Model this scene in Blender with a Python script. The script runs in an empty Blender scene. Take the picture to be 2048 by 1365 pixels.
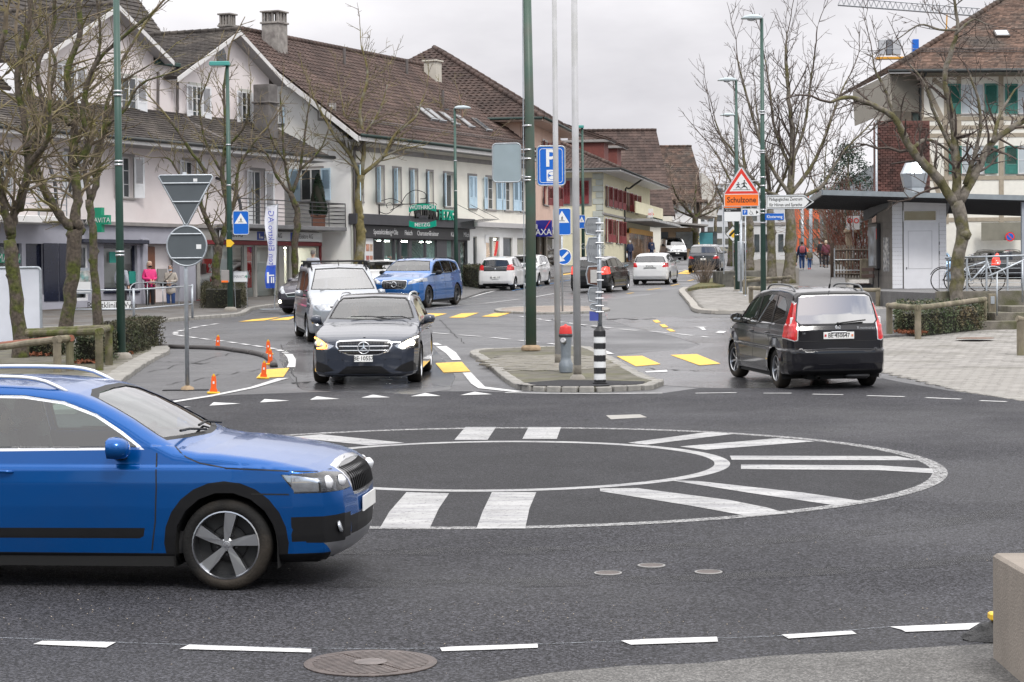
import bpy,bmesh,math,random
import numpy as np
from mathutils import Vector,Matrix
from mathutils.bvhtree import BVHTree
random.seed(7);np.random.seed(7)
R=math.radians;MT,MR,MD=Matrix.Translation,Matrix.Rotation,Matrix.Diagonal;V3=Vector;cos,sin,PI_=math.cos,math.sin,math.pi
SC=bpy.context.scene
COL=SC.collection
# --- camera
# The street climbs gently away from the camera; lengths are metres.
FPX,CX,CY=4400.,1024.,682.5
PITCH,ROLL,GRADE,CAMZ=.029,.0095,.0212,2.57
_F=V3((0,cos(PITCH),-sin(PITCH)))
_U0=V3((0,sin(PITCH),cos(PITCH)));_R0=V3((1,0,0))
_R=_R0*cos(ROLL)-_U0*sin(ROLL)
_U=_R0*sin(ROLL)+_U0*cos(ROLL)
EYE=V3((0,0,CAMZ))
cam=bpy.data.cameras.new('camera');camo=bpy.data.objects.new('camera',cam);COL.objects.link(camo)
cam.sensor_width=36;cam.lens=36*FPX/2048;cam.clip_start=.3;cam.clip_end=4000
m=Matrix(((_R.x,_U.x,-_F.x,0),(_R.y,_U.y,-_F.y,0),(_R.z,_U.z,-_F.z,0),(0,0,0,1)))
m.translation=EYE;camo.matrix_world=m
SC.camera=camo
# --- light
SC.view_settings.view_transform='Standard';SC.view_settings.look='None'
SC.view_settings.gamma=1.;SC.view_settings.use_curve_mapping=False
SC.view_settings.exposure=.14
SUN_EL,SUN_AZ=R(46),R(162)
W=bpy.data.worlds.new('World');SC.world=W;W.use_nodes=True
nt=W.node_tree;nt.nodes.clear();N=nt.nodes.new;LK=nt.links.new
out=N('ShaderNodeOutputWorld');mix=N('ShaderNodeMixShader')
sky=N('ShaderNodeTexSky');sky.sky_type='NISHITA';sky.sun_disc=False
sky.sun_elevation=SUN_EL;sky.sun_rotation=SUN_AZ
b1=N('ShaderNodeBackground');b1.inputs[1].default_value=.12;LK(sky.outputs[0],b1.inputs[0])
b2=N('ShaderNodeBackground');b2.inputs[1].default_value=1.
tc=N('ShaderNodeTexCoord');sep=N('ShaderNodeSeparateXYZ');LK(tc.outputs['Generated'],sep.inputs[0])
def math_(op,a,b=None,c=None):
 n=N('ShaderNodeMath');n.operation=op
 for i,v in enumerate((a,b,c)):
  if v is None:continue
  if isinstance(v,(int,float)):n.inputs[i].default_value=v
  else:LK(v,n.inputs[i])
 return n.outputs[0]
mp=N('ShaderNodeMapping');mp.inputs['Scale'].default_value=(1.,1.,2.6);LK(tc.outputs['Generated'],mp.inputs[0])
n1=N('ShaderNodeTexNoise');n1.inputs['Scale'].default_value=5.5;n1.inputs['Detail'].default_value=6
n1.inputs['Roughness'].default_value=.52;LK(mp.outputs[0],n1.inputs['Vector'])
zen=math_('MAXIMUM',sep.outputs['Z'],0.)
grad=math_('MULTIPLY_ADD',zen,1.75,.63)
tex=math_('MULTIPLY_ADD',n1.outputs['Fac'],.95,-.445)
lum=math_('ADD',grad,tex)
cr=N('ShaderNodeCombineColor')
LK(lum,cr.inputs[1])
r_=math_('MULTIPLY',lum,1.);b_=math_('MULTIPLY_ADD',lum,.97,.045)
LK(r_,cr.inputs[0]);LK(b_,cr.inputs[2]);g_=math_('MULTIPLY_ADD',lum,.985,0.);LK(g_,cr.inputs[1])
LK(cr.outputs[0],b2.inputs[0])
# broken cloud lets blue through behind the camera
n2=N('ShaderNodeTexNoise');n2.inputs['Scale'].default_value=3.2;n2.inputs['Detail'].default_value=7
LK(mp.outputs[0],n2.inputs['Vector'])
back=math_('MULTIPLY_ADD',sep.outputs['Y'],.2,.385)
cov=math_('SUBTRACT',n2.outputs['Fac'],math_('SUBTRACT',.72,back))
cov=math_('MULTIPLY',cov,14.)
cl=N('ShaderNodeClamp');LK(math_('ADD',cov,.55),cl.inputs[0])
LK(cl.outputs[0],mix.inputs[0]);LK(b1.outputs[0],mix.inputs[1]);LK(b2.outputs[0],mix.inputs[2])
LK(mix.outputs[0],out.inputs[0])
sun=bpy.data.lights.new('sun','SUN');suno=bpy.data.objects.new('sun',sun);COL.objects.link(suno)
sun.energy=1.5;sun.angle=R(12);sun.color=(1.,.965,.91)
_sd=V3((sin(SUN_AZ)*cos(SUN_EL),cos(SUN_AZ)*cos(SUN_EL),sin(SUN_EL)))
suno.rotation_mode='QUATERNION';suno.rotation_quaternion=_sd.to_track_quat('Z','Y')
try:
 SC.cycles.max_bounces=6;SC.cycles.transparent_max_bounces=10
 SC.cycles.use_denoising=True
 SC.cycles.sample_clamp_indirect=6
except Exception:pass
# --- picture point -> place
def ray(px,py):
 return _F+_R*((px-CX)/FPX)-_U*((py-CY)/FPX)
def G(px,py,dz=0.):
 d=ray(px,py);t=(dz-CAMZ)/(d.z-GRADE*d.y)
 return EYE+d*t
def gz(x,y):return GRADE*y
def at(px,py,y):
 d=ray(px,py);return EYE+d*(y/d.y)
def gpt(x,y,dz=0):return V3((x,y,GRADE*y+dz))
def proj(p):
 q=V3(p)-EYE;f=q.dot(_F);return(CX+FPX*q.dot(_R)/f,CY-FPX*q.dot(_U)/f)
UPN=V3((0,-GRADE,1)).normalized()
# --- materials
MATS={}
def sh(nt,t,**k):
 n=nt.nodes.new(t)
 for a,b in k.items():setattr(n,a,b)
 return n
def mat(name,col=(.5,.5,.5),rough=.6,metal=0.,var=.12,K8=4.,K7=0.,K2=30.,coat=0.,spec=.5,emit=0.,K9=0.,detail=4,col2=None,K3=1.5,K4=.45,K5=.65,alpha=None,rvar=0.,K6=None,space='Object',flake=0.):
 if name in MATS:return MATS[name]
 M=bpy.data.materials.new(name);M.use_nodes=True;nt=M.node_tree;L=nt.links.new
 p=nt.nodes['Principled BSDF']
 p.inputs['Roughness'].default_value=rough;p.inputs['Metallic'].default_value=metal
 p.inputs['Coat Weight'].default_value=coat;p.inputs['Coat Roughness'].default_value=.04
 p.inputs['Specular IOR Level'].default_value=spec
 c4=(*col,1)
 p.inputs['Base Color'].default_value=c4
 tcn=sh(nt,'ShaderNodeTexCoord');src=tcn.outputs[space]
 if K6:
  mpn=sh(nt,'ShaderNodeMapping');mpn.inputs['Scale'].default_value=K6;L(src,mpn.inputs[0]);src=mpn.outputs[0]
 cout=None
 def mixc(a,b,f):
  x=sh(nt,'ShaderNodeMix',data_type='RGBA');
  for s,v in((x.inputs[0],f),(x.inputs[6],a),(x.inputs[7],b)):
   if isinstance(v,(int,float)):s.default_value=v
   elif isinstance(v,tuple):s.default_value=v
   else:L(v,s)
  return x.outputs[2]
 cur=c4
 if col2:
  nn=sh(nt,'ShaderNodeTexNoise');nn.inputs['Scale'].default_value=K3;nn.inputs['Detail'].default_value=6;L(src,nn.inputs['Vector'])
  mr=sh(nt,'ShaderNodeMapRange');mr.inputs[1].default_value=K4;mr.inputs[2].default_value=K5;L(nn.outputs['Fac'],mr.inputs[0])
  cur=mixc(cur,(*col2,1),mr.outputs[0])
 if var>0:
  nn=sh(nt,'ShaderNodeTexNoise');nn.inputs['Scale'].default_value=K8;nn.inputs['Detail'].default_value=detail;L(src,nn.inputs['Vector'])
  mr=sh(nt,'ShaderNodeMapRange');mr.inputs[1].default_value=.3;mr.inputs[2].default_value=.7
  mr.inputs[3].default_value=1-var;mr.inputs[4].default_value=1+var;L(nn.outputs['Fac'],mr.inputs[0])
  hs=sh(nt,'ShaderNodeHueSaturation');L(mr.outputs[0],hs.inputs['Value'])
  if isinstance(cur,tuple):hs.inputs['Color'].default_value=cur
  else:L(cur,hs.inputs['Color'])
  cur=hs.outputs[0]
 if K9>0:
  ge=sh(nt,'ShaderNodeNewGeometry');mr=sh(nt,'ShaderNodeMapRange');mr.inputs[3].default_value=1-K9;mr.inputs[4].default_value=1+K9
  L(ge.outputs['Random Per Island'],mr.inputs[0])
  oi=sh(nt,'ShaderNodeObjectInfo');mr2=sh(nt,'ShaderNodeMapRange');mr2.inputs[3].default_value=1-K9*.6;mr2.inputs[4].default_value=1+K9*.6
  L(oi.outputs['Random'],mr2.inputs[0])
  mm=sh(nt,'ShaderNodeMath',operation='MULTIPLY');L(mr.outputs[0],mm.inputs[0]);L(mr2.outputs[0],mm.inputs[1])
  hs=sh(nt,'ShaderNodeHueSaturation');L(mm.outputs[0],hs.inputs['Value'])
  if isinstance(cur,tuple):hs.inputs['Color'].default_value=cur
  else:L(cur,hs.inputs['Color'])
  cur=hs.outputs[0]
 if not isinstance(cur,tuple):L(cur,p.inputs['Base Color'])
 if rvar>0:
  nn=sh(nt,'ShaderNodeTexNoise');nn.inputs['Scale'].default_value=.35;nn.inputs['Detail'].default_value=5;L(src,nn.inputs['Vector'])
  mr=sh(nt,'ShaderNodeMapRange');mr.inputs[1].default_value=.38;mr.inputs[2].default_value=.62
  mr.inputs[3].default_value=rough-rvar;mr.inputs[4].default_value=rough+rvar*.5;L(nn.outputs['Fac'],mr.inputs[0]);L(mr.outputs[0],p.inputs['Roughness'])
 if K7>0:
  nn=sh(nt,'ShaderNodeTexNoise');nn.inputs['Scale'].default_value=K2;nn.inputs['Detail'].default_value=5;L(src,nn.inputs['Vector'])
  bp=sh(nt,'ShaderNodeBump');bp.inputs['Strength'].default_value=K7;bp.inputs['Distance'].default_value=.02
  L(nn.outputs['Fac'],bp.inputs['Height']);L(bp.outputs[0],p.inputs['Normal'])
 if flake>0:
  vv=sh(nt,'ShaderNodeTexVoronoi');vv.inputs['Scale'].default_value=900;L(src,vv.inputs['Vector'])
  bp=sh(nt,'ShaderNodeBump');bp.inputs['Strength'].default_value=flake;bp.inputs['Distance'].default_value=.0005
  L(vv.outputs['Distance'],bp.inputs['Height']);L(bp.outputs[0],p.inputs['Normal'])
 if emit>0:
  p.inputs['Emission Strength'].default_value=emit
  p.inputs['Emission Color'].default_value=c4
 MATS[name]=M
 return M
def H2(name,tint=(.7,.8,.8),ior=1.5,rough=0.,base=.06,power=1.):
 if name in MATS:return MATS[name]
 M=bpy.data.materials.new(name);M.use_nodes=True;nt=M.node_tree;nt.nodes.clear();L=nt.links.new
 o=sh(nt,'ShaderNodeOutputMaterial');t=sh(nt,'ShaderNodeBsdfTransparent');t.inputs[0].default_value=(*tint,1)
 g=sh(nt,'ShaderNodeBsdfGlossy');g.inputs['Roughness'].default_value=rough
 fr_=sh(nt,'ShaderNodeFresnel');fr_.inputs[0].default_value=ior
 mr=sh(nt,'ShaderNodeMath',operation='MULTIPLY_ADD',use_clamp=True);mr.inputs[1].default_value=1.6;mr.inputs[2].default_value=base-.03;L(fr_.outputs[0],mr.inputs[0])
 x=sh(nt,'ShaderNodeMixShader');L(mr.outputs[0],x.inputs[0]);L(t.outputs[0],x.inputs[1]);L(g.outputs[0],x.inputs[2]);L(x.outputs[0],o.inputs[0])
 MATS[name]=M;return M
# --- mesh builder
class MB:
 def __init__(s):s.v=[];s.f=[]
 def add(s,vs,fs):
  n=len(s.v);s.v.extend([tuple(v)for v in vs]);s.f.extend([tuple(i+n for i in f)for f in fs]);return s
 def box(s,x0,x1,y0,y1,z0,z1,M=None):
  vs=[V3(c)for c in((x0,y0,z0),(x1,y0,z0),(x1,y1,z0),(x0,y1,z0),(x0,y0,z1),(x1,y0,z1),(x1,y1,z1),(x0,y1,z1))]
  if M is not None:vs=[M@v for v in vs]
  return s.add(vs,[(0,3,2,1),(4,5,6,7),(0,1,5,4),(1,2,6,5),(2,3,7,6),(3,0,4,7)])
 def cbox(s,x0,x1,y0,y1,z0,z1,c=.01,M=None):
  vs=[];
  for z,i in((z0,c),(z0+c,0),(z1-c,0),(z1,c)):
   a,b,d,e=x0+i,x1-i,y0+i,y1-i;k=c
   vs+=[(a+k,d,z),(b-k,d,z),(b,d+k,z),(b,e-k,z),(b-k,e,z),(a+k,e,z),(a,e-k,z),(a,d+k,z)]
  fs=[tuple(range(7,-1,-1)),tuple(range(24,32))]
  for r in range(3):
   for i in range(8):fs.append((r*8+i,r*8+(i+1)%8,(r+1)*8+(i+1)%8,(r+1)*8+i))
  vs=[V3(v)for v in vs]
  if M is not None:vs=[M@v for v in vs]
  return s.add(vs,fs)
 def poly(s,pts):return s.add(pts,[tuple(range(len(pts)))])
 def prism(s,pts,ext):
  n=len(pts);e=V3(ext);a=[V3(p)for p in pts];b=[p+e for p in a]
  fs=[tuple(range(n-1,-1,-1)),tuple(range(n,2*n))]+[(i,(i+1)%n,n+(i+1)%n,n+i)for i in range(n)]
  return s.add(a+b,fs)
 def tube(s,pts,r,n=8,cap=True):
  pts=[V3(p)for p in pts];k=len(pts)
  rr=r if isinstance(r,(list,tuple))else[r]*k
  vs=[];prev=None
  for i,p in enumerate(pts):
   d=(pts[min(i+1,k-1)]-pts[max(i-1,0)])
   d=d.normalized()if d.length>1e-9 else V3((0,0,1))
   if prev is None:
    u=d.cross(V3((0,0,1)));
    if u.length<1e-3:u=d.cross(V3((1,0,0)))
   else:u=prev-d*prev.dot(d)
   u.normalize();prev=u;w=d.cross(u)
   for j in range(n):
    a=2*PI_*j/n;vs.append(p+(u*cos(a)+w*sin(a))*rr[i])
  fs=[(i*n+j,i*n+(j+1)%n,(i+1)*n+(j+1)%n,(i+1)*n+j)for i in range(k-1)for j in range(n)]
  if cap:fs+=[tuple(range(n-1,-1,-1)),tuple(range((k-1)*n,k*n))]
  return s.add(vs,fs)
 def lathe(s,prof,n=24,M=None,close=False):
  k=len(prof);vs=[]
  for r,z in prof:
   for j in range(n):
    a=2*PI_*j/n;v=V3((r*cos(a),r*sin(a),z));vs.append(M@v if M is not None else v)
  fs=[(i*n+j,i*n+(j+1)%n,(i+1)*n+(j+1)%n,(i+1)*n+j)for i in range(k-1)for j in range(n)]
  if close:fs+=[tuple(range(n-1,-1,-1)),tuple(range((k-1)*n,k*n))]
  return s.add(vs,fs)
 def xf(s,M):s.v=[tuple(M@V3(v))for v in s.v];return s
 def mesh(s,name,m,smooth=False,world_inv=None):
  me=bpy.data.meshes.new(name);v=s.v
  if world_inv is not None:v=[tuple(world_inv@V3(p))for p in v]
  me.from_pydata(v,[],s.f);me.update()
  if m is not None:me.materials.append(m)
  if smooth:me.polygons.foreach_set('use_smooth',[True]*len(me.polygons))
  return me
XF={}
def wm(o):return XF.get(o.name,Matrix.Identity(4))
def link(name,data,Z2=None,M=None):
 o=bpy.data.objects.new(name,data);COL.objects.link(o)
 if Z2 is not None:o.parent=Z2
 if M is not None:o.matrix_basis=M
 XF[o.name]=wm(Z2)@(M if M is not None else Matrix.Identity(4))if Z2 is not None else(M.copy()if M is not None else Matrix.Identity(4))
 return o
def tag(o,label=None,cat=None,group=None,kind=None):
 for k,v in(('label',label),('category',cat),('group',group),('kind',kind)):
  if v:o[k]=v
 return o
def J8(name,label,cat,M=None,group=None):
 if isinstance(M,Vector):M=MT(M)
 o=link(name,None,None,M if M is not None else Matrix.Identity(4));o.empty_display_size=.2
 return tag(o,label,cat,group)
def part(name,mb,m,Z2=None,smooth=False,lc_=True,kind=None,label=None):
 inv=None
 if not lc_ and Z2 is not None:inv=wm(Z2).inverted()
 o=link(name,mb.mesh(name,m,smooth,inv),Z2)
 if kind:o['kind']=kind
 if label:o['label']=label
 return o
def PX(*a,**k):return part(*a,lc_=False,**k)
def K0(name,mb,m,Z2=None,smooth=False,lc_=True,label=None):
 n=len(mb.v);pa=list(range(n))
 def fd(i):
  while pa[i]!=i:pa[i]=pa[pa[i]];i=pa[i]
  return i
 for f in mb.f:
  a=fd(f[0])
  for j in f[1:]:pa[fd(j)]=a
 gr={}
 for f in mb.f:gr.setdefault(fd(f[0]),[]).append(f)
 o=None
 for k,fs in gr.items():
  ix={};b=MB()
  for f in fs:
   for j in f:
    if j not in ix:ix[j]=len(b.v);b.v.append(mb.v[j])
   b.f.append(tuple(ix[j]for j in f))
  o=part(name,b,m,Z2,smooth,lc_,None,label)
 return o
def struct(name,mb,m,smooth=False,label=None):
 o=part(name,mb,m,None,smooth);o['kind']='structure'
 if label:o['label']=label
 return o
def children(o):return[c for c in bpy.data.objects if c.parent==o]
def H1(o,M,label=None,group=None):
 kids={}
 for c in bpy.data.objects:
  if c.parent:kids.setdefault(c.parent.name,[]).append(c)
 def cp(a,par):
  b=a.copy();COL.objects.link(b);b.parent=par
  XF[b.name]=(wm(par)if par else Matrix.Identity(4))@b.matrix_basis
  for k in kids.get(a.name,[]):cp(k,b)
  return b
 r=o.copy();COL.objects.link(r);r.matrix_basis=M;XF[r.name]=M.copy()
 for k in kids.get(o.name,[]):cp(k,r)
 if label:r['label']=label
 if group:r['group']=group
 return r
def text(name,s,Z2,M,size,m,align='CENTER',ext=.002,sx=1.,bold=0.,sp=1.):
 c=bpy.data.curves.new(name,'FONT');c.body=s;c.size=size;c.align_x=align;c.align_y='CENTER'
 c.extrude=ext;c.offset=bold;c.resolution_u=2;c.space_character=sp
 t=bpy.data.objects.new('tmp',c);COL.objects.link(t)
 dg=bpy.context.evaluated_depsgraph_get();dg.update()
 me=bpy.data.meshes.new_from_object(t.evaluated_get(dg));bpy.data.objects.remove(t);bpy.data.curves.remove(c)
 me.materials.clear();me.materials.append(m);me.name=name
 return link(name,me,Z2,M@MD((sx,1,1,1)))
def frame(o,x,z=None,up=False):
 x=V3(x).normalized();z=V3(z if z is not None else(0,0,1));y=z.cross(x).normalized();z=x.cross(y)
 return Matrix(((x.x,y.x,z.x,o[0]),(x.y,y.y,z.y,o[1]),(x.z,y.z,z.z,o[2]),(0,0,0,1)))
def bend(pts,k=6,closed=False):
 P=[V3(p)for p in pts];n=len(P);o=[]
 for i in range(n if closed else n-1):
  p0=P[(i-1)%n]if closed or i>0 else P[i]*2-P[i+1];p1=P[i];p2=P[(i+1)%n]
  p3=P[(i+2)%n]if closed or i<n-2 else P[i+1]*2-P[i]
  for j in range(k):
   t=j/k;o.append(.5*((2*p1)+(p2-p0)*t+(2*p0-5*p1+4*p2-p3)*t*t+(3*p1-p0-3*p2+p3)*t**3))
 if not closed:o.append(P[-1])
 return o
# --- ground
from mathutils.geometry import tessellate_polygon
ASPH=mat('asphalt_old',(.072,.072,.077),.5,var=.12,K8=1.2,K7=.35,K2=60,col2=(.08,.08,.084),K3=.35,rvar=.22,spec=.38)
ASPHN=mat('asphalt_new',(.033,.033,.038),.78,var=.18,K8=.8,K7=.6,K2=75,col2=(.026,.026,.03),K3=.4,rvar=.16,spec=.28)
ASPHP=mat('asphalt_path',(.115,.113,.113),.7,var=.15,K8=2,K7=.4,K2=60)
def speckle(M,sc=170,amt=.5):
 nt=M.node_tree;L=nt.links.new;p=nt.nodes['Principled BSDF']
 old=p.inputs['Base Color'].links[0].from_socket
 t=sh(nt,'ShaderNodeTexCoord');v=sh(nt,'ShaderNodeTexVoronoi');v.inputs['Scale'].default_value=sc;L(t.outputs['Object'],v.inputs['Vector'])
 sp=sh(nt,'ShaderNodeSeparateColor');L(v.outputs['Color'],sp.inputs[0])
 mr=sh(nt,'ShaderNodeMapRange');mr.inputs[1].default_value=0;mr.inputs[2].default_value=1;mr.inputs[3].default_value=1-amt;mr.inputs[4].default_value=1+amt
 pw=sh(nt,'ShaderNodeMath',operation='POWER');L(sp.outputs[0],pw.inputs[0]);pw.inputs[1].default_value=2.;L(pw.outputs[0],mr.inputs[0])
 mr.inputs[4].default_value=1+amt*2.4
 h=sh(nt,'ShaderNodeHueSaturation');L(mr.outputs[0],h.inputs['Value']);L(old,h.inputs['Color']);L(h.outputs[0],p.inputs['Base Color'])
speckle(ASPH,90,.4);speckle(ASPHN,75,.75);speckle(ASPHP,90,.3)
WHITEP=mat('road_paint_white',(.55,.55,.55),.6,var=.2,K8=9,K7=.4,K2=60)
def worn(M,sc,lo,hi):
 nt=M.node_tree;L=nt.links.new;p=nt.nodes['Principled BSDF'];o=nt.nodes['Material Output']
 t=sh(nt,'ShaderNodeTexCoord');n=sh(nt,'ShaderNodeTexNoise');n.inputs['Scale'].default_value=sc;n.inputs['Detail'].default_value=8;n.inputs['Roughness'].default_value=.75
 L(t.outputs['Object'],n.inputs['Vector']);mr=sh(nt,'ShaderNodeMapRange');mr.inputs[1].default_value=lo;mr.inputs[2].default_value=hi;L(n.outputs['Fac'],mr.inputs[0])
 tr=sh(nt,'ShaderNodeBsdfTransparent');x=sh(nt,'ShaderNodeMixShader');L(mr.outputs[0],x.inputs[0]);L(tr.outputs[0],x.inputs[1]);L(p.outputs[0],x.inputs[2]);L(x.outputs[0],o.inputs[0])
worn(WHITEP,14,.3,.42)
WORNP=mat('road_paint_worn',(.42,.42,.42),.6,var=.25,K8=7);worn(WORNP,22,.36,.64)
STRP=mat('road_paint_old',(.36,.36,.36),.65,var=.22,K8=3,K7=.4,K2=60,col2=(.27,.27,.28),K3=2.5,K6=(.5,2,1));worn(STRP,20,.27,.46)
YELP=mat('road_paint_yellow',(.74,.44,.05),.6,var=.15,K8=9);worn(YELP,16,.3,.42)
BLUEP=mat('road_paint_blue',(.12,.3,.62),.6,var=.15,K8=9);worn(BLUEP,20,.34,.5)
def sheet_mb(P,mb=None,flip=None):
 mb=mb or MB();P=[V3(p)for p in P]
 for t in tessellate_polygon([P]):
  a,b,c=[P[i]for i in t]
  if(b-a).cross(c-a).z<0:t=(t[0],t[2],t[1])
  mb.add([P[i]for i in t],[(0,1,2)])
 return mb
def area2(P):return sum(P[i-1].x*P[i].y-P[i].x*P[i-1].y for i in range(len(P)))
def slab(P,h,mb=None):
 mb=mb or MB();top=[V3(p)+V3((0,0,h))for p in P];sheet_mb(top,mb)
 n=len(P)
 for i in range(n):
  a,b=V3(P[i])-V3((0,0,.05)),V3(P[(i+1)%n])-V3((0,0,.05))
  mb.add([a,b,top[(i+1)%n],top[i]],[(0,1,2,3)if area2(top)>0 else(0,3,2,1)])
 return mb
def gp(pts,dz=0.,o=(0,0),s=1.):return[G(o[0]+x/s,o[1]+y/s,dz)for x,y in pts]
def gxy(pts,dz=0.):return[gpt(x,y,dz)for x,y in pts]
# the wide sheet of ground, out to the hills
mb=MB();xs=[-900,-60,60,900];ys=[-40,0,300,1500]
for i in range(3):
 for j in range(3):
  f=lambda y:GRADE*y if y<=300 else GRADE*300+(y-300)*.004
  mb.add([(xs[i],ys[j],f(ys[j])),(xs[i+1],ys[j],f(ys[j])),(xs[i+1],ys[j+1],f(ys[j+1])),(xs[i],ys[j+1],f(ys[j+1]))],[(0,1,2,3)])
struct('road',mb,ASPH,label='grey damp asphalt road climbing away between the houses')
# newer dark asphalt of the roundabout
P=gp([(-700,812),(0,800),(290,803),(470,790),(640,784),(850,783),(960,783),(1060,787),(1200,790),(1330,786),(1400,776),(1560,778),(1765,757),(1800,764),(1900,782),(2048,802),(2500,850)],.004)
P+=[gpt(14,12,.004),gpt(-14,12,.004)]
P2=P[:-2]+[G(2500,1262,.004),G(2048,1288,.004),G(1900,1296,.004),G(1720,1307,.004),G(1540,1316,.004),G(1400,1331,.004),G(1250,1336,.004),G(1100,1350,.004),G(900,1385,.004),gpt(-14,9.5,.004)]
struct('roundabout_road',sheet_mb(P2),ASPHN,label='darker new asphalt laid across the roundabout')
# bottom right footway
P=[G(2500,1262,.001),G(2048,1288,.001),G(1900,1296,.001),G(1720,1307,.001),G(1540,1316,.001),G(1400,1331,.001),G(1250,1336,.001),G(1100,1350,.001),G(900,1385,.001),G(900,1800,.001),G(2500,1800,.001)]
CONC=mat('footway_grey',(.115,.112,.108),.85,spec=.3,var=.15,K8=3,K7=.4,K2=60);speckle(CONC,90,.35)
struct('footway_path',slab(P,.012),CONC,label='light grey footway along the bottom right edge')
# ---------------- painted marks
def paint(name,polys,m,dz=.008,label=None):
 mb=MB()
 for p in polys:sheet_mb([V3((q.x,q.y,q.z+dz))for q in p],mb)
 return struct(name,mb,m,label=label)
def ribbon(P,w):
 L,Rr=[],[]
 for i,p in enumerate(P):
  d=P[min(i+1,len(P)-1)]-P[max(i-1,0)];d.z=0;d.normalize();n=V3((-d.y,d.x,0))*w/2
  L.append(p+n);Rr.append(p-n)
 return L+Rr[::-1]
def dashes(P,w,dash,gap,off=0.):
 P=bend(P,8);o=[];cur=[];s=-off;on=True;acc=off
 def step(a,b):
  pass
 S=[0]
 for i in range(1,len(P)):S.append(S[-1]+(P[i]-P[i-1]).length)
 def atl(t):
  for i in range(1,len(P)):
   if S[i]>=t:
    k=(t-S[i-1])/max(1e-6,S[i]-S[i-1]);return P[i-1].lerp(P[i],k)
  return P[-1]
 t=0
 while t<S[-1]:
  e=min(t+dash,S[-1]);q=[atl(t+(e-t)*k/4)for k in range(5)]
  if e-t>dash*.3:o.append(ribbon(q,w))
  t+=dash+gap
 return o
c1=dict(o=(560,780),s=2.926);c2=dict(o=(1200,780),s=2.695);c3=dict(o=(220,600),s=4.6545);c4=dict(o=(800,560),s=4.6545);c5=dict(o=(1200,560),s=5.687);c7=dict(o=(0,1160),s=2.048);c8=dict(o=(1400,1060),s=3.16)
yn,yf=G(900,1061).y,G(1030,856).y
RO=(yf-yn)/2;rcy=(yf+yn)/2;pyc=proj(gpt(0,rcy))[1];rcx=G(1893,pyc).x-RO
yi,yj=G(900,986).y,G(1050,883).y;RI=(yj-yi)/2;icy=(yi+yj)/2;icx=G(1462,proj(gpt(0,icy))[1]).x-RI
def ring(x,y,r0,r1,n=96):
 o=[]
 for k in range(n):
  a,b=2*PI_*k/n,2*PI_*(k+1)/n
  o.append([gpt(x+r0*cos(a),y+r0*sin(a)),gpt(x+r1*cos(a),y+r1*sin(a)),gpt(x+r1*cos(b),y+r1*sin(b)),gpt(x+r0*cos(b),y+r0*sin(b))])
 return o
paint('ring_marking',ring(rcx,rcy,RO-.16,RO),WORNP,.0085,'outer white ring painted round the middle of the roundabout')
paint('inner_ring_marking',ring(icx,icy,RI-.17,RI),STRP,.0085,'inner white ring painted in the middle of the roundabout')
DARKA=mat('asphalt_dark',(.027,.027,.03),.8,spec=.25,var=.15,K8=1.5,K7=.5,K2=75);speckle(DARKA,80,.45)
paint('ring_asphalt',[[gpt(rcx+RO*cos(a),rcy+RO*sin(a))for a in[2*PI_*k/96 for k in range(96)]]],DARKA,.006,'dark asphalt inside the painted ring')
S=[gp([(740,605),(990,612),(930,700),(875,818),(585,815),(640,720)],**c1),gp([(1240,605),(1500,605),(1460,700),(1435,818),(1150,818),(1185,720)],**c1),gp([(1085,222),(1265,222),(1215,297),(1020,298)],**c1),gp([(1455,222),(1645,222),(1620,292),(1418,292)],**c1),gp([(50,280),(240,265),(730,315),(520,330)],**c1),gp([(150,290),(580,232),(720,242),(250,300)],**c2),gp([(430,310),(960,265),(1160,282),(570,328)],**c2),gp([(700,360),(1600,362),(1720,385),(710,382)],**c2),gp([(760,408),(1500,412),(1790,430),(1800,455),(1500,438),(760,432)],**c2),gp([(380,493),(530,497),(1100,560),(1430,608),(1280,630),(800,560)],**c2),gp([(0,537),(200,535),(700,600),(900,640),(1010,672),(800,687),(500,632),(0,552)],**c2)]
paint('island_stripes_marking',S,STRP,.01,'broad white bars painted between the two rings')
T=[gp(t,**c1)for t in([(175,62),(215,42),(350,57)],[(475,50),(545,32),(645,48)],[(765,42),(850,22),(940,40)],[(1055,35),(1140,15),(1240,30)])]
T+=[gp(t,**c3)for t in([(470,1018),(495,990),(755,1003)],[(925,992),(965,960),(1215,972)],[(1395,962),(1440,930),(1672,945)])]
paint('give_way_marking',T,WHITEP,.0105,'row of white give-way triangles at the roundabout entry')
Wl=[gp([(395,975),(900,900),(1300,820),(1560,735),(1665,733),(1350,825),(950,905),(430,985)],**c3),gp([(1615,505),(1700,510),(1730,560),(1725,632),(1645,632),(1665,590),(1650,540)],**c3),gp([(120,835),(270,832),(275,838),(125,842)],**c3),gp([(285,592),(345,590),(395,612),(330,615)],**c4),gp([(335,625),(430,620),(520,680),(570,750),(485,752),(430,690)],**c4),gp([(580,870),(660,865),(720,930),(790,1000),(1150,1045),(1060,1050),(730,1015),(660,970)],**c4),gp([(1070,538),(1220,540),(1180,548),(1210,575),(1165,577),(1130,548)],**c5),gp([(1310,605),(1360,585),(1440,590),(1400,612)],**c5),gp([(70,810),(165,850),(75,848)],**c5),gp([(510,1048),(760,1030),(770,1052),(530,1062)],**c5)]
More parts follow.
